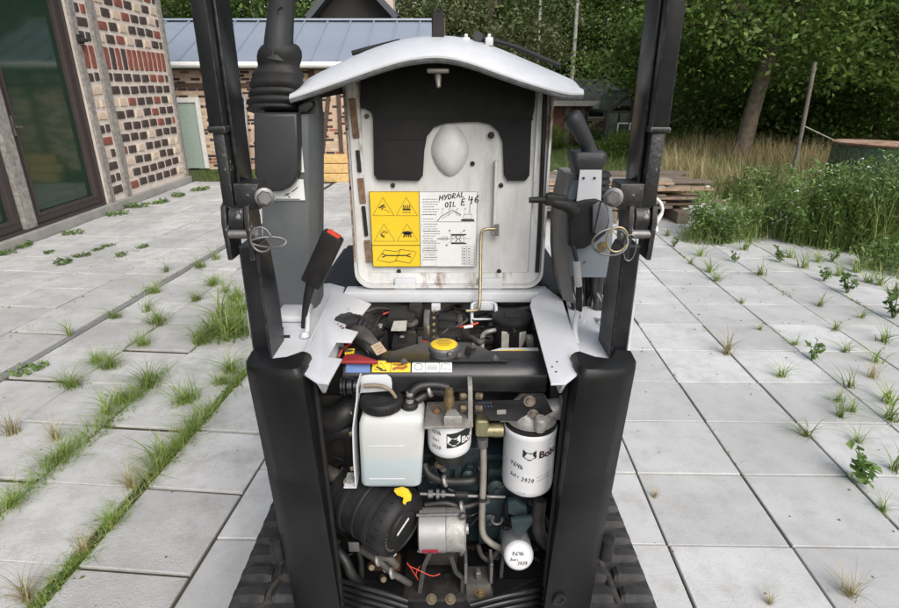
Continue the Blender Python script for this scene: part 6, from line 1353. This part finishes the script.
b = BM(); pts = [T(x, y, YB+.0) for k, (x, y) in enumerate(((358, 385), (357.5, 400), (355.5, 413), (353.5, 430), (354.5, 460), (356.5, 487)))]
for p, q in zip(pts[:-1], pts[1:]): prism(b, [p+Vector((-.003, 0, 0)), p+Vector((-.003, .05, 0)), q+Vector((-.003, .05, 0)), q+Vector((-.003, 0, 0))], (.003, 0, 0))
p = pts[-1]; prism(b, [p+Vector((-.028, .0, -.004)), p+Vector((0, .0, -.004)), p+Vector((0, .05, -.004)), p+Vector((-.028, .05, -.004))], (0, 0, .003)); part('bracket_arm', b, M['white'], br_, None)
b = BM(); hexbolt(b, T(350, 482, YB+.02), (0, -.3, 1), .010, .010); part('bracket_nut', b, M['cast'], br_, None)
b = BM(); tube(b, [T(364, 386, YB+.047), T(374, 385.5, YB+.045), T(384, 387, YB+.04), T(392, 392, YB+.04), T(398, 402, YB+.045)], [.005, .005, .0045, .004, .004], 9); part('overflow_pipe', b, mat('dirty_tan_pipe', (.21, .17, .12), .6, var=.2), br_, 60)
for px, py in ((353, 433), (354, 468)):
    b = BM(); lathe(b, [(.0055, 0), (.0055, .008), (0, .008)], frame(T(px, py, YB+.02), (-1, -.6, 0)), 6); part('zinc_bolt', b, M['zincy'], br_, None)
# hydraulic coupling under the beam, left
b = BM(); p, q = T(341, 386, 1.02), T(358, 386, 1.02); ax_ = q-p
for f0, f1, r_ in ((0, .18, .019), (.2, .35, .021), (.38, .72, .018), (.75, 1.1, .015)): lathe(b, [(r_*.9, f0*ax_.length), (r_, f0*ax_.length+.001), (r_, f1*ax_.length-.001), (r_*.9, f1*ax_.length)], frame(p, ax_), 22)
part('coupling', b, mat('dark_chrome', (.06, .06, .065), .3, .9, var=.3, scale=60), exc, 40)

# ---- fuel filter
fc = T(449.5, 440, 1.03); fr_ = .0475; zt1, zb1 = T(449, 428, .985).z, T(449, 458, .985).z
b = BM(); lathe(b, [(0, -.018), (fr_*.45, -.017), (fr_*.8, -.011), (fr_*.96, -.003), (fr_, .008), (fr_, zt1-zb1), (fr_*.97, zt1-zb1+.004)], frame((fc.x, 1.035, zb1), (0, 0, 1)), 44); ff = part('fuel_filter', b, M['wfilt'], exc, 50)
FM = lambda s, t: Vector((fc.x+math.sin(s/fr_)*(fr_+.0006), 1.035-math.cos(s/fr_)*(fr_+.0006), zb1+t)); FM2 = lambda s, t: Vector((fc.x+math.sin(s/fr_)*(fr_+.0011), 1.035-math.cos(s/fr_)*(fr_+.0011), zb1+t))
hz_ = zt1-zb1
b = BM(); n_ = 14
for k in range(n_):
    s0_, s1_ = -.006+.062*k/n_, -.006+.062*(k+1)/n_; fill(b, [(s0_, hz_*.30+s0_*.12), (s1_, hz_*.30+s1_*.12), (s1_, hz_*.78+s1_*.12), (s0_, hz_*.78+s0_*.12)], FM)
part('filter_band', b, M['ink'], ff, None)
CAT = [(-.52, .12), (-.66, .62), (-.28, .33), (.0, .29), (.28, .33), (.66, .62), (.52, .12), (.74, -.06), (.55, -.10), (.66, -.26), (.40, -.26), (.26, -.46), (.12, -.60), (0, -.62), (-.12, -.60), (-.26, -.46), (-.40, -.26), (-.66, -.26), (-.55, -.10), (-.74, -.06)]
def cat(bm_, cx, cy, s_, mpf): fill(bm_, [(cx+x*s_, cy+y*s_) for x, y in CAT], mpf)
b = BM(); cat(b, .0095, hz_*.54, .021, FM2); lettering(b, 'Bobcat', .021, .026, hz_*.43, FM2, .0006); part('filter_lettering', b, M['wht_s'], ff, None)
b = BM(); FM3 = lambda s, t: FM2(s, t)+Vector((0, -.0004, 0))
for x, y in ((.0045, .585), (.0145, .585)): fill(b, [(x-.002, hz_*y), (x+.002, hz_*(y-.02)), (x+.0015, hz_*(y+.045))], FM3)
fill(b, [(.0075, hz_*.47), (.0115, hz_*.47), (.0095, hz_*.43)], FM3)
pen(b, 'V64h', .0095, -.043, hz_*.70, FM, .0015, .0); pen(b, 'Juni', .0075, -.041, hz_*.48, FM, .0013, -.05); pen(b, '2020', .009, -.042, hz_*.22, FM, .0014, -.05); part('filter_writing', b, M['ink'], ff, None)
b = BM(); lathe(b, [(.02, -.045), (.03, -.04), (.034, -.02), (.03, -.012), (0, -.012)], frame((fc.x, 1.035, zb1), (0, 0, 1)), 24); part('water_bowl', b, M['rub'], ff, 50)
b = BM(); z1 = zt1+.005
q = [PZ(x, y, z1+.006) for x, y in ((424, 427), (427, 402), (473, 400), (471, 426))]; prism(b, q, (0, 0, -.006), .001); fb = part('filter_head_plate', b, mat('grimy_aluminium', (.34, .32, .29), .5, .6, var=.25, scale=30, dirt=(.16, .14, .12), dirt_amt=.7, dirt_scale=25), exc, 35)
b = BM(); prism(b, [PZ(x, y, z1+.03) for x, y in ((444, 416), (447, 409), (456, 408), (462, 416))], (0, 0, -.025), .004); part('filter_head_boss', b, M['cast'], fb, 40)
b = BM(); bp_ = PZ(449, 408, z1+.03); lathe(b, [(.0085, -.01), (.0085, .006), (.0115, .008), (.0115, .026), (.009, .032), (.0105, .038), (.008, .046), (0, .048)], frame(bp_, (0, 0, 1)), 8); part('banjo_bolt', b, M['brass'], fb, 50)
b = BM(); lathe(b, [(.009, 0), (.009, .005), (.006, .007), (.006, .012), (0, .012)], frame(PZ(437, 412, z1+.007), (0, 0, 1)), 14); part('rusty_stud', b, mat('rusty_stud', (.16, .09, .05), .7, .3, var=.3), fb, 50)
b = BM(); prism(b, [T(x, y, 1.0) for x, y in ((468, 386), (472.5, 386), (473, 428), (468, 426))], (0, .04, 0), .001); part('filter_strap', b, M['cast'], fb, 35)
for px, py in ((464, 396), (478, 396), (464, 408), (478, 408)):
    b = BM(); lathe(b, [(.0075, -.004), (.0075, .008), (.006, .010), (0, .010)], frame(T(px, py, 1.01), (1 if px > 470 else -1, -.35, .1)), 6); part('strap_bolt', b, M['dullbolt'], fb, None)
hose([T(447, 394, 1.05), T(435, 391, 1.06), T(425, 395, 1.06), T(414, 401, 1.05), T(405, 398, 1.07)], .010, 'hose', 'fuel_hose'); hose([T(424, 382, 1.1), T(436, 380, 1.09), T(446, 386, 1.08), T(447, 394, 1.06)], .011, 'hose', 'fuel_hose')

# ---- black bracket, filter head and hydraulic filter
b = BM(); prism(b, [T(x, y, 1.01) for x, y in ((474, 402), (520, 401), (523, 397.5), (544, 396), (553, 412), (545, 416), (543, 421), (522, 421.5), (490, 421), (485, 415), (474, 414))], (0, .005, 0), .001); kb = part('filter_bracket', b, M['beam'], exc, 35)
b = BM(); prism(b, [T(x, y, 1.0092) for x, y in ((497, 410), (506, 409.5), (506, 414), (497, 414.5))], (0, -.0006, 0)); part('bracket_slot', b, M['cast'], kb, None)
for px, py in ((529.5, 401), (533, 414.5)):
    b = BM(); hexbolt(b, T(px, py, 1.009), (0, -1, .15), .0085, .008); part('bracket_bolt', b, mat('rusted_zinc', (.26, .22, .18), .45, .7, var=.3), kb, None)
b = BM(); mb = planemap(T(477, 406, 1.0095), (1, 0, 0), (0, 0, 1), .0004)
for k in range(5): ribbon(b, [(.002+.006*k, .006), (.006+.006*k, .010)], .001, mb); ribbon(b, [(.003+.0065*k, .002), (.005+.0065*k, -.003)], .001, mb)
part('chalk_marks', b, mat('blue_chalk', (.08, .12, .2), .8), kb, None)
hc = T(528, 470, 1.045); hr = .0575; zt2 = T(528, 441, .993).z; zb2 = T(528, 496, .993).z
b = BM(); lathe(b, [(0, -.020), (hr*.5, -.019), (hr*.82, -.013), (hr*.97, -.004), (hr, .008), (hr, zt2-zb2-.006), (hr*1.015, zt2-zb2-.004), (hr*1.015, zt2-zb2+.006), (hr*.98, zt2-zb2+.009)], frame((hc.x, 1.05, zb2), (0, 0, 1)), 48); hf = part('hydraulic_filter', b, M['wfilt'], exc, 50)
b = BM(); lathe(b, [(hr*.99, 0), (hr*.99, .006), (hr*.9, .008), (hr*.9, .012)], frame((hc.x, 1.05, zt2+.009), (0, 0, 1)), 40); part('filter_gasket', b, M['rub'], hf, 40)
HM = lambda s, t: Vector((hc.x+math.sin(s/hr)*(hr+.0006), 1.05-math.cos(s/hr)*(hr+.0006), zb2+t)); hz2 = zt2-zb2
b = BM(); cat(b, -.0075, hz2*.74, .022, HM); part('filter_emblem', b, M['ink'], hf, None)
b = BM(); HM3 = lambda s, t: Vector((hc.x+math.sin(s/hr)*(hr+.001), 1.05-math.cos(s/hr)*(hr+.001), zb2+t))
for x in (-.0125, -.0025): fill(b, [(x-.002, hz2*.76), (x+.002, hz2*.75), (x+.0015, hz2*.785)], HM3)
fill(b, [(-.0115, hz2*.70), (-.0035, hz2*.70), (-.0075, hz2*.665)], HM3); part('emblem_face', b, M['wfilt'], hf, None)
b = BM(); lettering(b, 'Bobcat', .024, .0125, hz2*.69, HM, .0009); part('brand_lettering', b, mat('dark_maroon_print', (.035, .01, .015), .5), hf, None)
b = BM(); pen(b, 'V64h', .0115, -.050, hz2*.50, HM, .0021, -.18); pen(b, 'Juli', .009, -.050, hz2*.31, HM, .0019, -.1); pen(b, '2020', .0105, -.022, hz2*.26, HM, .0019, -.1)
for r0, n1 in ((.335, 9), (.27, 9)):
    for k in range(n1): ribbon(b, [(.012+.0042*k, hz2*r0+.0009*k), (.0145+.0042*k, hz2*r0+.0009*k+.0006)], .0014, HM)
for k in range(4): ribbon(b, [(-.03+.005*k, hz2*.03-.0007*k), (-.027+.005*k, hz2*.03+.002)], .0008, HM)
part('filter_writing', b, M['ink'], hf, None)
b = BM(); lathe(b, [(.055, 0), (.056, .012), (.050, .022), (.040, .036), (.030, .044)], frame((hc.x, 1.05, zt2+.021), (0, 0, 1)), 30)
box(b, (hc.x-.03, 1.02, zt2+.03), (hc.x+.035, 1.08, zt2+.07), .012, 3); tube(b, [(hc.x-.07, 1.04, zt2+.04), (hc.x+.075, 1.04, zt2+.05)], [.021, .024], 18); lathe(b, [(.012, 0), (.013, .03), (.010, .034)], frame((hc.x+.01, .995, zt2+.028), (0, -.25, 1)), 14)
fh_ = part('filter_head', b, M['cast'], exc, 45)
for x_, r_, w_r in ((.062, .03, .012), (.078, .026, .014), (.094, .022, .02)):
    b = BM(); lathe(b, [(r_*.95, 0), (r_, .002), (r_, w_r-.002), (r_*.9, w_r)], frame((hc.x+x_, 1.04, zt2+.049), (1, 0, .12)), 6); part('hex_fitting', b, M['cast'] if x_ < .07 else M['olive'], fh_, None)
b = BM(); lathe(b, [(.017, 0), (.018, .003), (.018, .018), (.015, .02)], frame((hc.x-.068, 1.04, zt2+.04), (-1, 0, 0)), 6); part('hex_fitting', b, M['olive'], fh_, None)
# elbow, pipe
b = BM(); box(b, tuple(T(475.5, 438, 1.03)), tuple(T(489, 421, 1.03)+Vector((0, .035, 0))), .006, 3); tube(b, [T(484, 430, 1.045), T(503, 430, 1.045)], .015, 14); el = part('elbow_fitting', b, M['olive'], exc, 40)
b = BM(); lathe(b, [(.015, 0), (.016, .002), (.016, .016), (.013, .018)], frame(T(493, 430, 1.045), (1, 0, 0)), 6); part('elbow_nut', b, M['brass'], el, None)
b = BM(); lathe(b, [(.0125, 0), (.0125, -.022), (.010, -.024)], frame(T(482.5, 438, 1.045), (0, 0, 1)), 16); part('pipe_collar', b, M['steel'], el, 40)
b = BM(); tube(b, [T(483, 440, 1.045), T(483.5, 470, 1.045), T(482.5, 500, 1.04), T(482, 525, 1.035), T(484, 536, 1.03), T(492, 544, 1.03), T(501, 549, 1.04), T(505, 556, 1.06)], .0078, 12, k=5); part('steel_pipe', b, mat('dusty_pipe', (.36, .34, .3), .45, .6, var=.15, scale=30, dirt=(.2, .17, .13), dirt_amt=.5), exc, 60)
b = BM(); lathe(b, [(.0105, 0), (.0105, .008)], frame(T(482.5, 500, 1.04), (0, 0, 1)), 14); part('pipe_clip', b, M['grime'], exc, 40)

# ---- air cleaner
e = T(404, 527, .985); ad = Vector((.80, -.56, -.12)).normalized(); AM = frame(e-ad*.155, ad, (0, 0, 1)); ar = .078
b = BM(); lathe(b, [(.05, -.03), (.066, -.025), (.068, .0), (ar*.93, .004), (ar*.95, .02), (ar*1.02, .022), (ar*1.02, .03), (ar*.97, .032), (ar*.98, .06), (ar*1.0, .062), (ar*1.0, .068), (ar*.98, .07), (ar*.985, .098), (ar*1.05, .10), (ar*1.05, .112), (ar*1.0, .114)], AM, 44); ac = part('air_cleaner', b, M['rub'], exc, 35)
b = BM(); lathe(b, [(ar*1.0, .1145), (ar*1.01, .118), (ar*1.0, .138), (ar*.94, .15), (ar*.86, .155), (ar*.84, .151), (ar*.5, .151), (ar*.47, .154), (0, .154)], AM, 44)
for k in range(22): box(b, (ar*.99, -.002, .117), (ar*1.045, .002, .137), 0, 1, AM @ Matrix.Rotation(k/22*6.283, 4, 'Z'))
lid = part('air_cleaner_lid', b, M['rub'], ac, 35)
Am = lambda s, t: AM @ Vector((t, -s, .1555)); Am2 = lambda s, t: AM @ Vector((t, -s, .1522))
b = BM(); c45, s45 = math.cos(.5), math.sin(.5)
fill(b, [(x*c45-y*s45-.004, x*s45+y*c45+.004) for x, y in ((-.022, -.0045), (.022, -.0045), (.022, .0045), (-.022, .0045))], lambda s, t: Am(s, t)); part('maker_mark', b, M['wht_s'], lid, None)
b = BM(); 
for k in range(9): a_ = -2.6+.17*k; fill(b, [(math.sin(a_)*.058+dx, math.cos(a_)*.058+dy) for dx, dy in ((-.002, -.0015), (.002, -.0015), (.002, .0015), (-.002, .0015))], Am2)
part('lid_print', b, mat('grey_print', (.2, .19, .15), .6), lid, None)
b = BM(); yp = [T(x, y, .965) for x, y in ((394, 491.5), (402, 489.5), (408, 492), (411.5, 497), (411, 501), (407, 502), (405, 505.5), (402.5, 503), (403.5, 498), (397, 495.5))]; prism(b, yp, (0, .012, -.002), .001); part('yellow_clip', b, mat('yellow_plastic', (.75, .5, .02), .4), ac, 40)
b = BM(); pts = [T(x, y, yy) for x, y, yy in ((322, 495, 1.17), (333, 500, 1.15), (345, 505, 1.13), (356, 509, 1.115))]; pp = spline(pts, 8); tube(b, pp, [.062+.006*(k % 2) for k in range(len(pp))], 24, smooth=False); part('intake_bellows', b, M['rub'], ac, 45)
b = BM(); q = e-ad*.05-Vector((0, 0, ar*.95)); lathe(b, [(.021, .01), (.021, -.03), (.017, -.034), (.017, -.05), (0, -.05)], frame(q, (0, 0, 1)), 18); lathe(b, [(.024, -.024), (.026, -.02), (.024, -.016)], frame(q, (0, 0, 1)), 18); part('dust_valve', b, M['rub'], ac, 40)
# ---- starter motor
p, q = T(419, 530, 1.03), T(467, 529, 1.03); ln = (q-p).length; SM = frame(p, q-p, (0, 0, 1)); sr = .0505
b = BM(); lathe(b, [(sr*.9, 0), (sr, .003), (sr, ln*.56), (sr*.985, ln*.565)], SM, 40); sm_ = part('starter_motor', b, M['sil'], exc, 40)
b = BM(); lathe(b, [(sr*.97, ln*.57), (sr*.985, ln*.59), (sr*.985, ln*.93), (sr*.9, ln*.97), (sr*.5, ln*.975), (.012, ln*.98), (.012, ln*1.03), (0, ln*1.03)], SM, 40); part('starter_end_housing', b, M['cast'], sm_, 40)
for z_ in (sr+.004, -sr-.002):
    b = BM(); tube(b, [p+Vector((-.004, -.012, z_)), q+Vector((-.006, -.012, z_))], .0035, 8); lathe(b, [(.0085, 0), (.009, .002), (.009, .010), (.006, .012), (0, .012)], frame(q+Vector((-.014, -.014, z_)), (.5, -1, 0)), 6); part('through_bolt', b, M['steel'], sm_, 40)
SMf = lambda s, t: SM @ (Matrix.Rotation(0, 4, 'Z') @ Vector((math.cos(t)*(sr+.0006), math.sin(t)*(sr+.0006), s)))
tt = None
for cand in np.linspace(0, 6.28, 64):
    v_ = SMf(ln*.25, cand)-p
    if tt is None or (v_.y*.86+v_.z*.5) < tt[0]: tt = ((v_.y*.86+v_.z*.5), cand)
b = BM(); t0_ = tt[1]
for k in range(5): fill(b, [(ln*.08, t0_-.30+k*.12), (ln*.40, t0_-.30+k*.12), (ln*.40, t0_-.18+k*.12), (ln*.08, t0_-.18+k*.12)], SMf)
part('red_label', b, mat('red_black_label', (.36, .012, .035), .4), sm_, None)
b = BM(); SMg = lambda s, t: SM @ Vector((math.cos(t)*(sr+.0011), math.sin(t)*(sr+.0011), s))
for k in range(6): ribbon(b, [(ln*(.11+.045*k), t0_+.02), (ln*(.135+.045*k), t0_+.02)], .05, SMg)
part('label_print', b, M['wht_s'], sm_, None)
bx('starter_cradle', 425, 458, 553, 566, 1.02, .05, 'grime', .004)
# solenoids below, with orange wire
for px in (424, 447):
    b = BM(); lathe(b, [(.026, -.05), (.027, -.045), (.027, .0), (.02, .006), (.008, .008), (.008, .016), (0, .016)], frame(T(px, 580, 1.03), (0, -.25, 1)), 22); part('solenoid', b, M['rub'], exc, 40)
hose([T(407, 563, .985), T(412, 570, .985), T(418, 580, .99), T(416, 574, .985), T(420, 566, .99)], .0010, 'red', 'orange_wire'); hose([T(409, 566, .985), T(420, 571, .98), T(432, 576, .98), T(440, 574, .985)], .0010, 'red', 'orange_wire')
# ---- bracket legs, rubber mount, bolts on the base plate
for pts in (((430, 553), (424, 566), (420, 590), (418, 612)), ((451, 556), (456, 572), (463, 578), (462, 612))):
    b = BM(); q = [T(x, y, .985) for x, y in pts]
    for a, c in zip(q[:-1], q[1:]): bar(b, a, c, .010, .005, (0, -1, 0))
    part('mount_leg', b, mat('scuffed_black_steel', (.05, .048, .045), .5, .3, var=.3), exc, None)
b = BM(); a, c = T(402, 600, .965), T(466, 590, .965); box(b, (a.x, .965, .36), (c.x, 1.12, a.z), .004); bpz = part('base_plate', b, M['grime'], exc)
for px, py in ((431.5, 599.5), (450.5, 599.5)):
    b = BM(); hexbolt(b, T(px, py, .968), (0, -.5, 1), .0085, .008); part('plate_bolt', b, M['dullbolt'], bpz, None)
b = BM(); mc = T(478, 582, .99); box(b, (mc.x-.030, mc.y-.02, mc.z-.03), (mc.x+.030, mc.y+.04, mc.z+.01), .006); lathe(b, [(.034, -.04), (.036, -.036), (.036, -.03), (.03, -.026)], frame(mc, (0, 0, 1)), 20); mt = part('engine_mount', b, mat('dusty_dark_steel', (.075, .07, .062), .6, .3, var=.3), exc, 40)
b = BM(); box(b, (mc.x-.033, mc.y-.015, mc.z+.01), (mc.x-.026, mc.y+.03, mc.z+.07), .001); box(b, (mc.x+.026, mc.y-.015, mc.z+.01), (mc.x+.033, mc.y+.03, mc.z+.07), .001); lathe(b, [(.007, 0), (.007, .02), (.004, .022), (.004, .03)], frame(mc+Vector((0, 0, .01)), (0, 0, 1)), 6); part('mount_stud', b, M['steel'], mt, None)
b = BM(); hexbolt(b, mc+Vector((.004, -.021, -.012)), (0, -1, .2), .009, .008); part('mount_bolt', b, M['brass'], mt, None)
# ---- small oil filter with dark bracket
oe = T(519, 557, .985); od = Vector((.0, -.95, .30)).normalized(); OM = frame(oe, od, (1, 0, 0)); orr = .035
b = BM(); lathe(b, [(orr*.96, -.115), (orr, -.11), (orr, -.012), (orr*.93, -.003), (orr*.75, .003), (orr*.4, .005), (0, .0055)], OM, 36); of = part('oil_filter', b, mat('grimy_grey_can', (.26, .27, .275), .4, var=.15, scale=20, dirt=(.12, .11, .10), dirt_amt=.6), exc, 50)
b = BM(); lathe(b, [(orr*.985, -.010), (orr*.945, -.0015), (orr*.76, .0042), (orr*.4, .0058), (0, .006)], OM, 36); part('can_end', b, M['wfilt'], of, 50)
sd = (OM.inverted().to_3x3() @ Vector((1, 0, 0))); 
b = BM(); Om = lambda s, t: OM @ Vector((s, t, .0068)); pen(b, '064h', .010, -.016, .006, Om, .0015); pen(b, 'Juni', .008, -.022, -.006, Om, .0014); pen(b, '2020', .0085, -.004, -.016, Om, .0015); part('filter_writing', b, M['ink'], of, None)
b = BM(); prism(b, [T(x, y, 1.0) for x, y in ((511, 520.5), (532, 518), (533, 523), (520, 540), (512, 528))], (0, .012, 0), .002); part('dark_teal_plate', b, M['eng'], exc, 40)
b = BM(); q = T(518, 513, 1.04); prism(b, [T(x, y, 1.03) for x, y in ((508, 503), (516, 501), (527, 509), (527, 515), (518, 518), (508, 514))], (0, .02, 0), .003); part('lifting_eye', b, M['eng'], exc, 40)
b = BM(); tube(b, [q+Vector((math.cos(a)*.010, -.025, math.sin(a)*.010)) for a in np.linspace(0, 6.283, 14)], .0035, 8); part('eye_ring', b, M['eng'], exc, 60)
# ---- engine block, pulleys, pipes, hoses in the depth
def eb(px0, px1, py0, py1, Y, dep, m='eng', bev=.006, name='engine_casting'): return bx(name, px0, px1, py0, py1, Y, dep, m, bev)
eb(420, 545, 455, 600, 1.16, .28); eb(440, 480, 448, 492, 1.12, .06); eb(487, 540, 470, 500, 1.12, .06); eb(478, 512, 500, 545, 1.10, .08); eb(345, 425, 430, 600, 1.22, .2, 'grime'); eb(350, 545, 398, 440, 1.2, .2, 'grime', name='shroud')
for k in range(5): eb(430+12*k, 438+12*k, 466, 486, 1.105, .03, 'eng', .004, 'casting_rib')
for px, py, r_ in ((452, 460, .02), (468, 474, .016), (496, 486, .022), (489, 518, .018), (503, 536, .014), (432, 476, .014), (540, 520, .02)):
    b = BM(); lathe(b, [(r_, 0), (r_, .012), (r_*.7, .016), (r_*.3, .017), (r_*.3, .024), (0, .024)], frame(T(px, py, 1.10), (0, -1, .1)), 20); part('engine_plug', b, M['eng'], exc, 40)
for k in range(14):
    px, py = random.choice([(random.uniform(430, 500), random.uniform(455, 505)), (random.uniform(485, 540), random.uniform(500, 560))]); b = BM(); hexbolt(b, T(px, py, 1.095), (0, -1, .2), .006, .008); part('engine_bolt', b, random.choice([M['eng'], M['grime'], M['brass'], M['steel']]), exc, None)
b = BM(); tube(b, [T(420, 494, 1.05), T(440, 494.5, 1.05), T(470, 496, 1.05), T(505, 497, 1.06)], .0042, 10, k=3); rl = part('throttle_rod', b, M['steel'], exc, 60)
for px, r_, w_r in ((428, .010, .012), (436, .012, .008), (441, .009, .010), (455, .007, .03)):
    b = BM(); lathe(b, [(r_*.9, 0), (r_, .001), (r_, w_r-.001), (r_*.9, w_r)], frame(T(px, 494, 1.05), (1, 0, -.02)), 8); part('rod_fitting', b, M['steel'] if px < 445 else M['grime'], rl, None)
hose([T(424, 463, 1.07), T(429, 474, 1.06), T(445, 481, 1.06), T(470, 481, 1.06), T(480, 476, 1.08)], .010, 'hose', 'fuel_hose'); hose([T(425, 505, 1.06), T(445, 503, 1.06), T(462, 507, 1.06), T(478, 503, 1.07)], .008, 'hose', 'fuel_hose'); hose([T(420, 448, 1.08), T(421, 462, 1.08), T(430, 470, 1.08)], .009, 'hose', 'fuel_hose')
hose([T(318, 418, 1.08), T(332, 420, 1.07), T(347, 412, 1.07), T(356, 402, 1.1)], .030, 'hose', 'air_hose'); hose([T(319, 438, 1.10), T(335, 428, 1.08), T(350, 430, 1.08), T(357, 446, 1.1), T(352, 470, 1.12)], .026, 'hose', 'air_hose'); hose([T(322, 470, 1.1), T(335, 476, 1.08), T(345, 482, 1.08)], .018, 'hose_g', 'hose')
hose([T(335, 548, 1.04), T(345, 560, 1.02), T(352, 575, 1.01), T(362, 588, 1.02)], .012, 'hose', 'hose'); hose([T(356, 545, 1.05), T(361, 560, 1.04), T(362, 590, 1.03)], .007, 'hose', 'hose'); hose([T(366, 552, 1.02), T(378, 560, 1.0), T(392, 573, 1.0), T(408, 583, 1.01), T(418, 592, 1.02)], .008, 'hose_g', 'hose'); hose([T(360, 548, 1.03), T(372, 556, 1.01), T(388, 558, 1.0), T(396, 566, 1.0)], .009, 'hose_g', 'hose')
hose([T(540, 500, 1.08), T(538, 520, 1.07), T(540, 535, 1.06), T(548, 545, 1.06)], .016, 'hose_g', 'hose'); hose([T(500, 548, 1.05), T(490, 560, 1.06), T(482, 556, 1.07), T(478, 545, 1.08)], .006, 'hose_g', 'pipe'); hose([T(503, 556, 1.05), T(501, 575, 1.04), T(500, 600, 1.03)], .005, 'hose_g', 'pipe'); hose([T(508, 500, 1.09), T(506, 515, 1.08), T(508, 525, 1.08)], .008, 'hose', 'hose')
b = BM(); tube(b, [T(497, 520, 1.05)+Vector((math.cos(a)*.012, 0, math.sin(a)*.013)) for a in np.linspace(2.2, 6.6, 10)], .003, 8); part('hose_clamp', b, M['steel'], exc, 60)
b = BM(); box(b, tuple(T(349, 552, 1.0)), tuple(T(359, 543, 1.0)+Vector((0, .004, 0))), .001); part('perforated_strap', b, M['steel'], exc)
for px, py in ((385, 568), (383, 578), (371, 566), (393, 552)):
    b = BM(); lathe(b, [(.008, -.006), (.009, 0), (.007, .012), (0, .012)], frame(T(px, py, 1.01), (.3, -1, .5)), 8); part('pipe_fitting', b, M['dullbolt'] if py > 560 else M['cast'], exc, 40)
bx('rusty_bracket', 372, 400, 562, 590, 1.06, .03, mat('oily_rust', (.07, .035, .015), .6, var=.5, scale=30))
bx('inner_cheek', 318, 345, 396, 610, 1.13, .02, 'grime'); bx('inner_cheek', 552, 580, 400, 610, 1.1, .02, 'grime')
# ---- curved louvre ribs across the bottom of the tail
for k in range(5):
    d_ = 6.2*k; b = BM()
    tube(b, [T(331, 578+d_, 1.02), T(352, 584+d_, .985), T(380, 592+d_, .955), T(408, 601+d_, .94)], .0055, 8); part('louvre_rib', b, M['beam'], exc, 50)
    b = BM(); tube(b, [T(553, 586+d_, 1.02), T(535, 590+d_, .985), T(505, 596+d_, .955), T(470, 605+d_, .94)], .0055, 8); part('louvre_rib', b, M['beam'], exc, 50)
b = BM(); prism(b, [(XC-.24, 1.03, .30), (XC-.1, .965, .30), (XC+.1, .965, .30), (XC+.24, 1.03, .30)], (0, 0, .125), .004); part('tail_sill', b, M['blk'], exc)

# small wires and pipes threaded through the bay
wr = random.Random(21)
for k in range(26):
    x0_, y0_ = wr.choice([(wr.uniform(345, 420), wr.uniform(545, 590)), (wr.uniform(425, 545), wr.uniform(455, 580)), (wr.uniform(325, 352), wr.uniform(440, 600))]); Yk = wr.uniform(1.06, 1.11)
    pts = [(x0_, y0_)]
    for j in range(3): pts.append((pts[-1][0]+wr.uniform(-16, 16), pts[-1][1]+wr.uniform(-4, 20)))
    hose([T(x, min(y, 600), Yk+wr.uniform(-.015, .015)) for x, y in pts], wr.choice([.0025, .004, .006]), wr.choice(['hose', 'hose', 'hose_g', 'grime']), 'wire', exc, 8)

for k in range(24):
    x0_, y0_ = wr.uniform(362, 535), wr.uniform(309, 340); Zk = wr.uniform(.945, .985); pts = [(x0_, y0_)]
    for j in range(3): pts.append((pts[-1][0]+wr.uniform(-14, 14), min(343, max(306, pts[-1][1]+wr.uniform(-7, 8)))))
    hose([PZ(x, y, Zk+wr.uniform(-.01, .01)) for x, y in pts], wr.choice([.0025, .0035, .005, .007]), wr.choice(['hose', 'hose', 'hose_g', 'hose_g', 'grime']), 'wire', exc, 7)
for px, py, w, h, mm in ((402, 338, 5, 2, 'cast'), (428, 327, 4, 3, 'zincy'), (466, 333, 7, 4, 'rub'), (380, 327, 6, 4, 'cast'), (474, 344, 5, 3, 'grime'), (530, 338, 5, 4, 'cast'), (420, 340, 5, 4, 'hose_g'), (460, 318, 5, 4, 'hose_g')):
    a, c = PZ(px-w/2, py+h/2, .975), PZ(px+w/2, py-h/2, .975); b = BM(); box(b, (a.x, a.y, .955), (c.x, c.y, .98), .002); part('connector_block', b, M[mm], exc)
# dust caught on the engine floor and cable ties on the hoses
for px, py, Y in ((430, 391, 1.05), (352, 412, 1.06), (445, 481, 1.05), (462, 507, 1.05), (378, 560, .995), (392, 573, .995)):
    b = BM(); lathe(b, [(.0135, -.003), (.0145, 0), (.0135, .003)], frame(T(px, py, Y), (1, 0, .3)), 16); part('hose_clamp', b, M['cast'], exc, 40)
